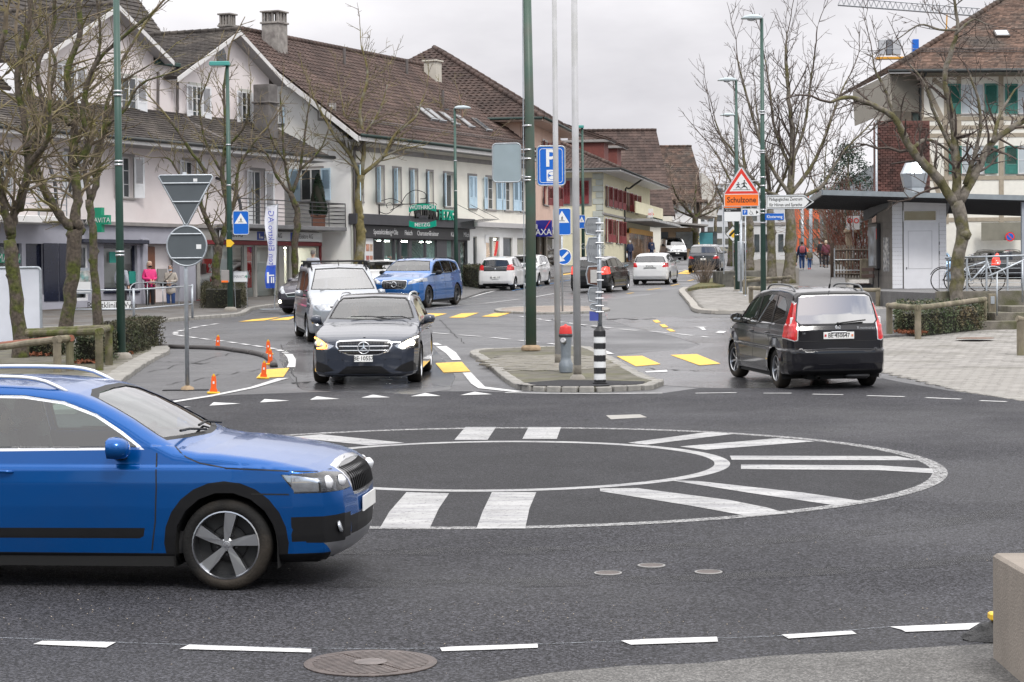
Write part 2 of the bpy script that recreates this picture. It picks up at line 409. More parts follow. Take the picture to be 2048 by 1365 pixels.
Wl+=[ribbon(bend(gp([(1010,787),(1150,788.5),(1325,788)])),.12),ribbon(gp([(790,222),(1110,183)],**c4),.1),ribbon(gp([(1250,163),(1435,130)],**c4),.1),ribbon(gp([(300,268),(560,243)],**c4),.08),ribbon(gp([(905,606),(960,590),(1000,580)]),.12),ribbon(gp([(1128,548),(1172,545)]),.12),ribbon(gp([(1345,545),(1372,540)]),.12),ribbon(gp([(1362,582),(1368,592),(1400,628)]),.06)]
Wl+=dashes(gp([(1000,225),(900,240),(825,253),(750,268),(690,283),(625,300),(605,318),(640,335),(710,345),(820,360),(940,375),(1085,393),(1215,412),(1325,428),(1420,442),(1520,458),(1590,478),(1640,497)],**c3),.14,.62,.38)
Wl+=dashes(gp([(280,494),(545,516),(820,537),(1090,565),(1370,594),(1660,630)],**c4),.13,1.05,.6)
Wl+=dashes(gp([(1120,343),(1230,358),(1320,373),(1400,386),(1510,397),(1590,408),(1720,423),(1850,438)],**c4),.13,.6,.42)
Wl+=dashes(gp([(0,538),(190,560),(395,580),(600,592),(780,608),(955,627),(1230,658)],**c5),.12,1.,.55)
for a,b in(((1391,788),(1473,787)),((1527,788),(1583,788)),((1625,790),(1686,791)),((1734,793),(1809,795)),((1852,797),(1922,800)),((1960,803),(2013,805))):Wl.append(ribbon(gp([a,b]),.13))
paint('lane_marking',Wl,WHITEP,.0105,'thin white lane and edge lines of the junction')
B=[gp([(135,270),(175,256),(475,262),(435,284)],**c7),gp([(735,290),(775,272),(1275,290),(1275,304)],**c7),gp([(880,1299),(900,1297),(1075,1291),(1076,1299),(980,1303),(884,1306)]),gp([(1242,1285),(1300,1281),(1434,1277),(1436,1287),(1262,1293)]),gp([(515,672),(960,648),(990,668),(560,697)],**c8),gp([(1200,622),(1480,610),(1770,597),(1700,640),(1300,655),(1270,640)],**c8)]
paint('dashed_marking',B,WHITEP,.0105,'bright white dashes along the near edge of the roundabout')
CHALK=mat('chalk',(.35,.38,.42),.8,var=.1);worn(CHALK,40,.4,.62)
paint('chalk_line_marking',[ribbon(bend(gp([(0,1278),(200,1286),(370,1292),(620,1299),(880,1299),(1080,1291),(1240,1285),(1432,1279),(1565,1274),(1780,1256)])),.012)],CHALK,.0085,'thin chalk guide line beside the near dashes')
Y=[gp([(330,780),(575,768),(655,858),(405,868)],**c4),gp([(235,325),(275,315),(440,317),(310,350)],**c4),gp([(455,355),(575,315),(735,310),(600,355)],**c4),gp([(760,345),(885,312),(1030,312),(905,347)],**c4),gp([(190,875),(480,870),(690,965),(410,990)],**c5),gp([(800,860),(1100,850),(1370,960),(1130,978)],**c5),gp([(597,465),(655,460),(692,487),(635,493)],**c5),gp([(675,513),(735,510),(778,543),(715,545)],**c5),gp([(750,563),(810,562),(860,590),(800,592)],**c5),gp([(1195,208),(1330,185),(1590,163),(1440,195)],**c3),gp([(1480,195),(1600,172),(1760,150),(1660,190)],**c3),gp([(1360,735),(1430,655),(1670,638),(1615,722)],**c3),gp([(1355,548),(1372,541),(1392,543),(1376,549)]),gp([(1100,548),(1150,543),(1172,545),(1125,551)])]
Y+=[ribbon(gp([a,b],**c5),.12)for a,b in(((540,118),(690,97)),((810,68),(905,50)),((1000,15),(1065,0)),((310,160),(380,150)))]
paint('crossing_marking',Y,YELP,.0105,'yellow zebra crossing bars across the street')
paint('parking_marking',[ribbon(gp([(1025,582),(1075,573),(1144,560)]),.1),ribbon(gp([(562,634),(600,630)]),.1)],BLUEP,.0105,'thin blue parking bay lines')
# damp, smoother-worn lanes, a patch or two, and cracks
WETA=mat('asphalt_wet',(.06,.06,.064),.24,var=.15,K8=1.,K7=.18,K2=60,rvar=.16)
paint('damp_lane_patch',[bend(gp([(1330,772),(1560,777),(1760,756),(1700,700),(1480,640),(1250,610),(1215,640),(1400,690),(1240,712),(1290,750)]),3,True),bend(gp([(590,765),(640,782),(900,780),(870,700),(800,650),(640,660),(560,700)]),3,True)],WETA,.004,'damp shining patches of the traffic lanes')
paint('repair_patch',[gp([(1215,640),(1290,634),(1420,634),(1500,640),(1440,600),(1380,572),(1300,590),(1215,600)])],mat('asphalt_patch',(.105,.105,.107),.55,var=.15,K8=2,K7=.4,K2=60),.0045,'paler resurfaced patch of road before the corner pavement')
CRK=mat('crack',(.022,.022,.023),.8,var=0);rnd=random.Random(12);Ck=[]
for x0,y0,x1,y1 in((300,745,470,705),(330,770,520,740),(270,720,420,728),(560,690,600,775),(1210,640,1460,636),(1100,640,1215,660),(880,640,930,690),(500,770,640,765),(610,775,1000,770),(1290,738,1400,744),(150,705,150,705)):
 if x0==x1 and y0==y1:continue
 n=14;Ck.append(ribbon([G(x0+(x1-x0)*i/n+rnd.gauss(0,2.5),y0+(y1-y0)*i/n+rnd.gauss(0,1.3))for i in range(n+1)],.022))
paint('crack_lines',Ck,CRK,.0088,'thin dark cracks and seams in the old asphalt')
TYR=mat('tyre_polish',(.03,.03,.032),.55,var=.1);worn(TYR,2.5,.42,.85)
paint('tyre_track',[ribbon(bend([gpt(rcx+(RO+w)*cos(a),rcy+(RO+w)*sin(a))for a in[R(190+12*i)for i in range(16)]],3),.42)for w in(1.3,2.9)],TYR,.0062,'darker polished tyre tracks round the near side of the roundabout')
# ---------------- pavements
PAVE=mat('paver',(.275,.262,.245),.85,var=.1,K8=2.,K7=.5,K2=50,K9=.14,col2=(.21,.2,.18),K3=.8)
PAVEM=mat('paver_mossy',(.2,.188,.168),.9,var=.12,K8=2.,K7=.5,K2=50,K9=.12,col2=(.17,.16,.12),K3=.9)
JOINT=mat('joint_sand',(.1,.09,.075),.95,var=.2)
MOSSG=mat('mossy_ground',(.12,.112,.09),.95,var=.3,K8=3,K7=.6,K2=40,col2=(.1,.098,.055),K3=1.2)
STONE=mat('kerb_stone',(.26,.25,.23),.8,var=.18,K8=6,K7=.5,K2=40,K9=.16)
def inside(P,x,y):
 c=False;n=len(P)
 for i in range(n):
  a,b=P[i-1],P[i]
  if(a.y>y)!=(b.y>y)and x<(b.x-a.x)*(y-a.y)/(b.y-a.y)+a.x:c=not c
 return c
def pavers(Z2,P,h,w,l,ang,m,singles=300,stagger=.5,gap=.012,clip=None,t=.03,jit=.003):
 ca,sa=cos(ang),sin(ang);xs=[p.x for p in P];ys=[p.y for p in P]
 us=[p.x*ca+p.y*sa for p in P];vs=[-p.x*sa+p.y*ca for p in P]
 cells=[];r=0;v=min(vs)
 while v<max(vs):
  u=min(us)+(stagger*l if r%2 else 0)-l
  while u<max(us):
   cu,cv=u+l/2,v+w/2;x,y=cu*ca-cv*sa,cu*sa+cv*ca
   if inside(P,x,y):
    q=proj(gpt(x,y,h))
    if-40<q[0]<2090:cells.append(((x*x+y*y),x,y))
   u+=l
  v+=w;r+=1
 cells.sort();var=[]
 for k in range(4):
  mb=MB();g=gap/2;c=.006
  hx,hy=l/2-g,w/2-g
  mb.add([(-hx,-hy,-t),(hx,-hy,-t),(hx,hy,-t),(-hx,hy,-t),(-hx,-hy,-c),(hx,-hy,-c),(hx,hy,-c),(-hx,hy,-c),(-hx+c,-hy+c,0),(hx-c,-hy+c,0),(hx-c,hy-c,0),(-hx+c,hy-c,0)],[(0,1,5,4),(1,2,6,5),(2,3,7,6),(3,0,4,7),(4,5,9,8),(5,6,10,9),(6,7,11,10),(7,4,8,11),(8,9,10,11)])
  var.append(mb)
 me=var[0].mesh('paver',m);big=MB();rnd=random.Random(5)
 tilt=Matrix(((ca,-sa,0,0),(sa,ca,0,0),(0,0,1,0),(0,0,0,1)))
 inv=wm(Z2).inverted()
 for k,(d,x,y)in enumerate(cells):
  M=MT(gpt(x,y,h+rnd.uniform(-jit,jit)))@MR(rnd.uniform(-.012,.012)+GRADE,4,'X')@MR(rnd.uniform(-.01,.01),4,'Y')@tilt
  if k<singles:link('paver',me,Z2,inv@M)
  else:big.add([inv@M@V3(q)for q in var[0].v],var[0].f)
 if big.v:
  o=part('paver_field',big,m,Z2);o['kind']='stuff'
def kerb(Z2,P,w=.22,l=.32,h=.1,m=None,top=0.,singles=True,jit=.008,name='kerb_stone'):
 m=m or STONE;S=[0]
 for i in range(1,len(P)):S.append(S[-1]+(P[i]-P[i-1]).length)
 mes=[]
 for k in range(4):
  mb=MB();mb.cbox(-l/2+.008,l/2-.008,-w/2,w/2,-.12,0,.014);mes.append(mb)
 meds=[b.mesh('kerb_stone',m)for b in mes];big=MB();t=l/2;i=1;rnd=random.Random(3);inv=wm(Z2).inverted()
 while t<S[-1]:
  while S[i]<t:i+=1
  k=(t-S[i-1])/max(1e-6,S[i]-S[i-1]);p=P[i-1].lerp(P[i],k);d=(P[i]-P[i-1]).normalized()
  x=d;z=V3((rnd.uniform(-.03,.03),rnd.uniform(-.03,.03),1)).normalized();y=z.cross(x).normalized();z=x.cross(y)
  M=Matrix(((x.x,y.x,z.x,p.x),(x.y,y.y,z.y,p.y),(x.z,y.z,z.z,p.z+h+rnd.uniform(-jit,jit)),(0,0,0,1)))@MD((rnd.uniform(.94,1.),rnd.uniform(.9,1.),1,1))
  if singles:link(name,meds[rnd.randrange(4)],Z2,inv@M)
  else:big.add([inv@M@V3(q)for q in mes[0].v],mes[0].f)
  t+=l
 if big.v:o=part(name+'_row',big,m,Z2);o['kind']='stuff'
def sub(P,k=5):return bend(P,k)
# main traffic island
OUT=gp([(937,712),(957,706),(1045,702),(1165,699),(1213,715),(1270,746),(1305,764),(1330,770),(1321,775),(1305,780),(1270,782),(1200,785),(1120,785),(1050,782),(1027,777),(1000,760),(975,738),(955,723)])
def shrink(P,d):
 n=len(P);s=1 if area2(P)>0 else-1;o=[]
 for i in range(n):
  a,b,c=P[i-1],P[i],P[(i+1)%n]
  n1=V3((-(b-a).y,(b-a).x,0)).normalized()*s;n2=V3((-(c-b).y,(c-b).x,0)).normalized()*s
  m_=(n1+n2);m_=m_.normalized()if m_.length>.01 else n1
  o.append(b+m_*d/max(.5,m_.dot(n1)))
 return o
isl=struct('traffic_island',slab(shrink(OUT,.1),.075),MOSSG,label='mossy kerbed traffic island with hydrant and poles')
CL=bend(shrink(OUT,.12),4,closed=True);CL.append(CL[0]);kerb(isl,CL,.2,.26,.085)
Pp=gp([(965,722),(1000,712),(1170,712),(1215,722),(1235,735),(1100,742),(1010,742),(985,733)],.085)
pavers(isl,Pp,.092,.3,.3,R(38),PAVEM,300,stagger=0,gap=.035,jit=.005)
Pb=gp([(1030,769),(1045,766),(1120,760),(1200,761),(1290,763),(1285,768),(1200,772),(1120,773),(1050,771)],.088)
struct('island_patch',sheet_mb(Pb),DARKA,label='fresh black asphalt strip at the tip of the island')
ISL2=[gpt(G(1105,622).x+1.75*cos(a),G(1105,622).y+2.9*sin(a))for a in[2*PI_*k/24 for k in range(24)]]
isl2=struct('small_island',slab(ISL2,.05),MOSSG,label='small oval paved island under the keep-left sign')
q=ISL2+[ISL2[0]];kerb(isl2,q,.2,.4,.07,m=STONE);pavers(isl2,shrink(ISL2,.12),.065,.22,.3,R(20),mat('paver_warm',(.27,.23,.2),.9,var=.15,K8=3,K7=.4,K9=.15),120)
# right corner pavement (block paving, granite edge)
E=gp([(1745,735),(1790,744),(1850,759),(1905,774),(1950,784),(2000,792),(2048,799),(2250,822)])
PR=E+gp([(2250,640),(2048,560),(1960,545),(1700,540),(1660,560),(1700,600),(1735,650),(1745,700)])
pr=struct('right_pavement',slab(shrink(PR,.2),.002),JOINT,label='block paved forecourt in front of the white kiosk')
kerb(pr,sub(E),.34,.22,.016,jit=.002)
pavers(pr,gp([(1700,730),(1765,745),(1850,765),(1950,787),(2048,803),(2250,826),(2250,655),(1930,662),(1765,672)],.01),.018,.2,.22,R(14),PAVE,300)
struct('forecourt_strip',slab(gp([(1700,700),(1768,676),(1830,672),(1905,630),(1870,622),(1765,622),(1700,625)],.02),.05),ASPHP,label='grey asphalt strip between the block paving and the kiosk apron')
pavers(pr,gp([(1690,620),(1765,624),(1870,621),(2048,619),(2048,560),(1700,560)],.05),.062,.22,.24,R(-8),PAVE,0)
# raised corner pavement with pale kerb
E2=gp([(1472,540),(1440,552),(1400,569),(1372,580),(1364,586),(1372,597),(1385,612),(1396,625),(1440,629),(1500,629),(1600,627)])
PC=E2+gp([(1600,540),(1520,520)])
pc=struct('corner_pavement',slab(shrink(PC,.06),.11),JOINT,label='raised corner pavement of pale blocks behind the black car')
KERBW=mat('kerb_pale',(.33,.31,.28),.8,var=.15,K8=4,K7=.4)
kerb(pc,sub(E2[3:]),.26,1.,.13,m=KERBW)
pavers(pc,shrink(gp([(1385,583),(1400,578),(1472,573),(1600,572),(1600,626),(1405,621),(1380,592)],.1),.1),.125,.22,.22,R(-48),PAVE,260,stagger=.5,gap=.018)
struct('verge_grass_bed',slab(gp([(1375,584),(1400,571),(1440,556),(1480,545),(1482,571),(1440,577),(1396,580)],.1),.12),mat('verge',(.13,.11,.045),.95,var=.4,K8=8,K7=.8,K2=30,col2=(.07,.09,.03),K3=3),label='strip of brown and green grass beside the corner kerb')
# left corner pavement
E3=gp([(120,830),(215,772),(265,738),(300,718),(320,708),(318,700),(300,697),(262,694),(200,692)])
PL=E3+gp([(-60,690),(-250,700),(-400,830)])
pl=struct('left_pavement',slab(shrink(PL,.08),.07),MOSSG,label='mossy corner pavement under the near left trees')
kerb(pl,sub(E3[:6]),.42,.3,.085)
pavers(pl,gp([(110,815),(215,758),(262,728),(300,710),(290,704),(215,735),(100,775)],.07),.078,.3,.34,R(62),PAVEM,120,gap=.02)
# far left pavement in front of the shops
E4=gp([(-80,662),(60,662),(240,654),(350,643),(440,636),(478,632),(492,626),(505,620),(560,612),(640,603),(720,596)])
PF=E4+gp([(760,560),(560,572),(380,575),(0,585),(-200,590)])
pf=struct('shop_pavement',slab(shrink(PF,.05),.08),mat('asphalt_pave',(.115,.11,.105),.8,var=.25,K8=1.5,K7=.4,K2=50,col2=(.09,.075,.06),K3=.6),label='brown grey pavement in front of the pharmacy and the electrical shop')
kerb(pf,sub(E4),.2,.3,.1,m=STONE)
# street side pavements further up
E5=gp([(905,607),(935,598),(968,586),(1010,580)])
PM=E5+gp([(1040,560),(1100,552),(1180,543),(1240,535),(1290,515),(1310,500),(1300,480),(1150,500),(1000,520),(800,560),(820,600)])
struct('street_pavement',slab(PM,.08),ASPHP,label='pavement on the left side of the street beyond the hedge')
PQ=gp([(1580,625),(1582,560),(1575,530),(1560,500),(1545,485),(1660,483),(1682,500),(1690,560),(1700,625)])
struct('tree_path',slab(PQ,.06),ASPHP,label='asphalt footpath running up beside the row of trees')
PK=gp([(1500,548),(1480,520),(1440,500),(1420,488),(1560,484),(1575,530),(1578,560),(1560,575)])
struct('verge_path',slab(PK,.05),MOSSG,label='planted strip between the street and the footpath')
# --- cars: a solid is shaped from its side, plan and section outlines, meshed, then cut into panels
def sd_poly(px,py,P):
 P=np.asarray(P,float);n=len(P);d=np.full(px.shape,1e9);s=np.ones(px.shape)
 for i in range(n):
  a,b=P[i],P[i-1];ex,ey=b[0]-a[0],b[1]-a[1];wx,wy=px-a[0],py-a[1]
  t=np.clip((wx*ex+wy*ey)/(ex*ex+ey*ey+1e-12),0,1);bx,by=wx-ex*t,wy-ey*t
  d=np.minimum(d,bx*bx+by*by)
  c1=py>=a[1];c2=py<b[1];c3=ex*wy>ey*wx
  s=np.where((c1&c2&c3)|(~c1&~c2&~c3),-s,s)
 return s*np.sqrt(d)
def smax(a,b,k):
 h=np.clip(.5+.5*(a-b)/k,0,1);return b*(1-h)+a*h+k*h*(1-h)
def sm2(P,k=4,closed=True):
 return[(v.x,v.y)for v in bend([(x,y,0)for x,y in P],k,closed)]
def surface_nets(fn,x0,x1,y1,z0,z1,h):
 xs=np.arange(x0,x1+h,h);ys=np.arange(-h/2,y1+h,h);zs=np.arange(z0,z1+h,h)
 X,Y,Z=np.meshgrid(xs,ys,zs,indexing='ij');V=fn(X,Y,Z);nx,ny,nz=V.shape
 I=V<0
 acc=np.zeros((nx-1,ny-1,nz-1,3));cnt=np.zeros((nx-1,ny-1,nz-1))
 corners=[(i,j,k)for i in(0,1)for j in(0,1)for k in(0,1)]
 sl=lambda a,c:a[c[0]:nx-1+c[0],c[1]:ny-1+c[1],c[2]:nz-1+c[2]]
 for a in corners:
  for ax in range(3):
   if a[ax]==1:continue
   b=list(a);b[ax]=1;va,vb=sl(V,a),sl(V,b);m=(va<0)!=(vb<0)
   t=np.where(m,va/np.where(np.abs(va-vb)<1e-12,1,va-vb),0)
   p=np.zeros(va.shape+(3,));
   for q in range(3):p[...,q]=a[q]
   p[...,ax]+=t
   acc[m]+=p[m];cnt[m]+=1
 act=cnt>0;idx=-np.ones(act.shape,int);idx[act]=np.arange(act.sum())
 base=np.argwhere(act);P=acc[act]/cnt[act][:,None]+base
 P=P*h+np.array([xs[0],ys[0],zs[0]])
 F=[]
 for ax in range(3):
  u,v=[(1,2),(2,0),(0,1)][ax]
  A=[slice(None)]*3;B=[slice(None)]*3;A[ax]=slice(0,-1);B[ax]=slice(1,None)
  m=I[tuple(A)]!=I[tuple(B)];q=np.argwhere(m)
  q=q[(q[:,u]>0)&(q[:,v]>0)&(q[:,u]<V.shape[u]-1)&(q[:,v]<V.shape[v]-1)]
  def gid(du,dv):
   w=q.copy();w[:,u]-=du;w[:,v]-=dv;return idx[w[:,0],w[:,1],w[:,2]]
  f=np.stack([gid(1,1),gid(0,1),gid(0,0),gid(1,0)],1);s=I[q[:,0],q[:,1],q[:,2]]
  f[~s]=f[~s][:,::-1];F.append(f)
 F=np.concatenate(F);F=F[(F>=0).all(1)]
 return P,F,base[:,1]==0
class Shell:
 def __init__(s,fn,bounds,h):
  s.fn=fn;P,F,mid=surface_nets(fn,*bounds,h)
  for _ in range(4):
   v,g=s.grad(P);P-=g*np.clip(v,-h,h)[:,None]*.9
   P[mid,1]=0
  bm=bmesh.new();vs=[bm.verts.new(p)for p in P]
  for f in F:
   if len(set(f))==4:
    try:bm.faces.new([vs[i]for i in f])
    except ValueError:pass
  s.lay=bm.faces.layers.int.new('reg');s.bm=bm;s.regs={0:'body'};bm.normal_update()
# keep the outside pointing out
  f0=max(bm.faces,key=lambda f:f.calc_center_median().z)
  if f0.normal.z<0:
   bmesh.ops.reverse_faces(bm,faces=bm.faces[:]);bm.normal_update()
 def grad(s,P):
  e=2e-3;f=lambda Q:s.fn(Q[:,0],Q[:,1],Q[:,2])
  v=f(P);g=np.stack([(f(P+np.eye(3)[i]*e)-f(P-np.eye(3)[i]*e))/(2*e)for i in range(3)],1)
  n=np.linalg.norm(g,axis=1);n[n<1e-9]=1;return v/n,g/n[:,None]
 def cut(s,poly,axis,reg,sign=1,zone=None,nmin=.15,only=None,zmax=None):
  bm=s.bm;ai='xyz'.index(axis);u,v=[(1,2),(0,2),(0,1)][ai]
  pts=[(a,b)for a,b in poly];ar=sum(pts[i-1][0]*pts[i][1]-pts[i][0]*pts[i-1][1]for i in range(len(pts)))
  if ar<0:pts=pts[::-1]
  lo=[min(p[i]for p in pts)for i in(0,1)];hi=[max(p[i]for p in pts)for i in(0,1)]
  S=[]
  for f in bm.faces:
   if only is not None and f[s.lay]not in only:continue
   if f.normal[ai]*sign<nmin:continue
   c=f.calc_center_median()
   if zone and not zone(c):continue
   uu=[w.co[u]for w in f.verts];vv=[w.co[v]for w in f.verts]
   if max(uu)<lo[0]or min(uu)>hi[0]or max(vv)<lo[1]or min(vv)>hi[1]:continue
   S.append(f)
  for i in range(len(pts)):
   if not S:break
   a,b=pts[i-1],pts[i];nu,nv=b[1]-a[1],-(b[0]-a[0]);L=math.hypot(nu,nv)
   if L<1e-9:continue
   co=[0,0,0];co[u],co[v]=a;no=[0,0,0];no[u],no[v]=nu/L,nv/L
   S=set(S);ge=list(S)+list({e for f in S for e in f.edges})+list({w for f in S for w in f.verts})
   r=bmesh.ops.bisect_plane(bm,geom=ge,plane_co=co,plane_no=no,dist=1e-5)
   S=[f for f in{g for g in r['geom']if isinstance(g,bmesh.types.BMFace)}|{f for f in S if f.is_valid}if(f.calc_center_median()-V3(co)).dot(V3(no))<0]
  k=[i for i,n in s.regs.items()if n==reg];k=k[0]if k else len(s.regs);s.regs[k]=reg
  for f in S:f[s.lay]=k
  bm.normal_update();return s
 def drop(s,reg):
  k=[i for i,n in s.regs.items()if n==reg]
  if k:bmesh.ops.delete(s.bm,geom=[f for f in s.bm.faces if f[s.lay]==k[0]],context='FACES')
 def emit(s,reg,off=0.,mirror=True,thick=0.):
  k=[i for i,n in s.regs.items()if n==reg]
  if not k:return None
  fs=[f for f in s.bm.faces if f[s.lay]==k[0]]
  if not fs:return None
  vi={};P=[]
  for f in fs:
   for w in f.verts:
    if w not in vi:vi[w]=len(P);P.append(w.co[:])
  P=np.array(P);F=[[vi[w]for w in f.verts]for f in fs];_,g=s.grad(P);P=P+g*off
  return P,F,g
 def obj(s,reg,name,m,Z2,off=0.,join=False):
  r=s.emit(reg,off)
  if r is None:return None
  P,F,g=r;pa=list(range(len(P)))
  def fd(i):
   while pa[i]!=i:pa[i]=pa[pa[i]];i=pa[i]
   return i
  for f in F:
   a=fd(f[0])
   for j in f[1:]:pa[fd(j)]=a
  gr={}
  for f in F:gr.setdefault(0 if join else fd(f[0]),[]).append(f)
  o=None
  for fs in gr.values():
   if len(fs)<3 and len(gr)>1 and len(F)>12:continue
   ii=sorted({j for f in fs for j in f});ix={j:k for k,j in enumerate(ii)};p=P[ii];gg=g[ii];f1=[[ix[j]for j in f]for f in fs]
   mid=p[:,1].min()<.02
   sets=[(p.tolist(),f1,gg.tolist())];q=(p*[1,-1,1]).tolist();f2=[f[::-1]for f in f1];g2=(gg*[1,-1,1]).tolist()
   if mid:n=len(p);sets=[(p.tolist()+q,f1+[[i+n for i in f]for f in f2],gg.tolist()+g2)]
   else:sets.append((q,f2,g2))
   for V,FF,N_ in sets:
    me=bpy.data.meshes.new(name);me.from_pydata(V,[],FF);me.materials.append(m)
    me.polygons.foreach_set('use_smooth',[True]*len(FF));me.update()
    try:me.normals_split_custom_set_from_vertices(N_)
    except Exception:pass
    o=link(name,me,Z2)
  return o
 def bvh(s):
  vs=[w.co.copy()for w in s.bm.verts];s.bm.verts.index_update();s.bm.verts.ensure_lookup_table()
  return BVHTree.FromPolygons(vs,[[w.index for w in f.verts]for f in s.bm.faces])
def lerpf(T):
 xs=[t[0]for t in T];ys=[t[1]for t in T]
 return lambda x:np.interp(x,xs,ys)
def smf(T,k=6):
 Q=bend([(x,y,0)for x,y in T],k);return lerpf([(q.x,q.y)for q in Q])
def ellip(cx,cz,rx,rz=None,n=20,a0=0,a1=2*PI_):
 rz=rz or rx;return[(cx+rx*cos(a0+(a1-a0)*i/n),cz+rz*sin(a0+(a1-a0)*i/n))for i in range(n)]
def grow(P,d):
 n=len(P);ar=sum(P[i-1][0]*P[i][1]-P[i][0]*P[i-1][1]for i in range(n));s=1 if ar>0 else-1;o=[]
 for i in range(n):
  a,b,c=V3((*P[i-1],0)),V3((*P[i],0)),V3((*P[(i+1)%n],0))
  e1=(b-a).normalized();e2=(c-b).normalized();n1=V3((e1.y,-e1.x,0))*s;n2=V3((e2.y,-e2.x,0))*s
  m_=(n1+n2).normalized();q=b+m_*d/max(.4,m_.dot(n1));o.append((q.x,q.y))
 return o
# shared car materials
J0=mat('black_plastic',(.01,.01,.011),.5,var=.1,K8=8,spec=.25)
GLOSSB=mat('gloss_black',(.008,.008,.009),.12,var=0,coat=.5)
TYREM=mat('tyre_rubber',(.014,.0135,.013),.8,var=.3,K8=6,K7=.3,K2=60,col2=(.035,.029,.023),K3=2.5,spec=.25)
J3=mat('chrome',(.8,.81,.83),.12,1.,var=0)
Q2=mat('alloy',(.55,.56,.58),.28,1.,var=.05)
ALLOYD=mat('alloy_dark',(.16,.165,.175),.3,.8,var=.05)
H3=mat('rubber_seal',(.01,.01,.01),.6,var=0)
INTER=mat('car_interior',(.035,.035,.038),.8,var=.2,K8=5)
SEATM=mat('seat_fabric',(.05,.05,.055),.85,var=.2,K8=9)
DARKU=mat('underbody',(.008,.008,.008),.9,var=0)
CGLASS=H2('car_glass',(.55,.68,.64),base=.1)
Q9=H2('car_glass_dark',(.1,.12,.12),base=.08)
CGLASSF=H2('windscreen_glass',(.62,.7,.68),base=.09,power=1.)
REDL=mat('tail_lamp_red',(.55,.012,.015),.08,var=.35,K8=14,coat=1.)
REDLIT=mat('tail_lamp_lit',(.9,.05,.03),.1,var=.1,coat=1.,emit=1.1)
CLEARL=mat('lamp_clear',(.4,.42,.45),.08,.6,var=.35,K8=11,coat=1.)
LAMPW=mat('lamp_lit_white',(1.,.9,.7),.2,var=0,emit=9)
LAMPO=mat('lamp_lit_amber',(1.,.36,.06),.2,var=0,emit=7)
PLATEM=mat('plate_white',(.78,.78,.76),.4,var=.05)
H8=mat('ink_black',(.012,.012,.012),.5,var=0)
def paintm(name,col,metal=.35,rough=.28,coat=1.):return mat(name,col,rough,metal,var=.04,K8=.8,coat=coat,spec=.35,col2=tuple(c*.8+.012 for c in col),K3=1.1,K4=.5,K5=.9)
def wheel_mesh(r,w,rim_r,style,rimm,n=36,lo=False):
 Mx=MR(-PI_/2,4,'X')
 ty=MB();h=w/2
 ty.lathe([(rim_r*.98,-h*.9),(rim_r+.012,-h),(r-.03,-h),(r-.008,-h*.82),(r,-h*.6),(r,h*.6),(r-.008,h*.82),(r-.03,h*.97),(r-.055,h*1.02),(rim_r+.014,h*.98),(rim_r*.99,h*.9)],n,Mx)
 rim=MB();rr=rim_r
 rim.lathe([(rr*1.,h*.93),(rr*.965,h*.95),(rr*.945,h*.86),(rr*.93,h*.3),(rr*.9,-h*.9)],n,Mx)
 back=MB();back.lathe([(rr*.93,-h*.15),(.001,-h*.15)],n,Mx);back.lathe([(rr*.55,h*.05),(rr*.55,-h*.1),(.001,h*.05)][:2]+[(.02,h*.05)],n,Mx)
 k={'five':5,'twin5':5,'seven':7,'ten':10,'six':6,'cover':9}[style];face=h*.62
 for i in range(k):
  a=2*PI_*i/k+PI_/2
  def P(rad,t,y):return(rad*cos(a)-t*sin(a),y,rad*sin(a)+t*cos(a))
  if style=='five':
   a_,b_,c_,d_=rr*.14,rr*.95,rr*.075,rr*.33
   rim.add([P(a_,-c_,face),P(b_,-d_*.1,face*1.08),P(b_,d_,face*1.08),P(a_,c_,face),P(a_,-c_,face-.05),P(b_,-d_*.1,face-.06),P(b_,d_,face-.06),P(a_,c_,face-.05),P(rr*.55,-c_*1.05,face*1.02),P(rr*.55,-c_*1.05,face-.05)],[(0,3,2,1,8),(4,5,6,7),(0,8,9,4),(8,1,5,9),(2,3,7,6),(1,2,6,5)])
  else:
   prs=[(-.09,-.16),(.09,.16)]if style=='twin5'else[(0,0)]
   wd={'twin5':.055,'seven':.085,'ten':.05,'six':.1,'cover':.11}[style]*rr
   for p0,p1 in prs:
    q0,q1=p0*rr,p1*rr
    rim.add([P(rr*.15,q0-wd*.8,face*.92),P(rr*.95,q1-wd,face*1.1),P(rr*.95,q1+wd,face*1.1),P(rr*.15,q0+wd*.8,face*.92),P(rr*.15,q0-wd*.8,face-.04),P(rr*.95,q1-wd,face-.05),P(rr*.95,q1+wd,face-.05),P(rr*.15,q0+wd*.8,face-.04)],[(0,3,2,1),(4,5,6,7),(0,1,5,4),(2,3,7,6),(1,2,6,5)])
 rim.lathe([(.001,face*1.),(rr*.15,face*.99),(rr*.19,face*.9),(rr*.2,face*.5)],20,Mx)
 return ty,rim,back
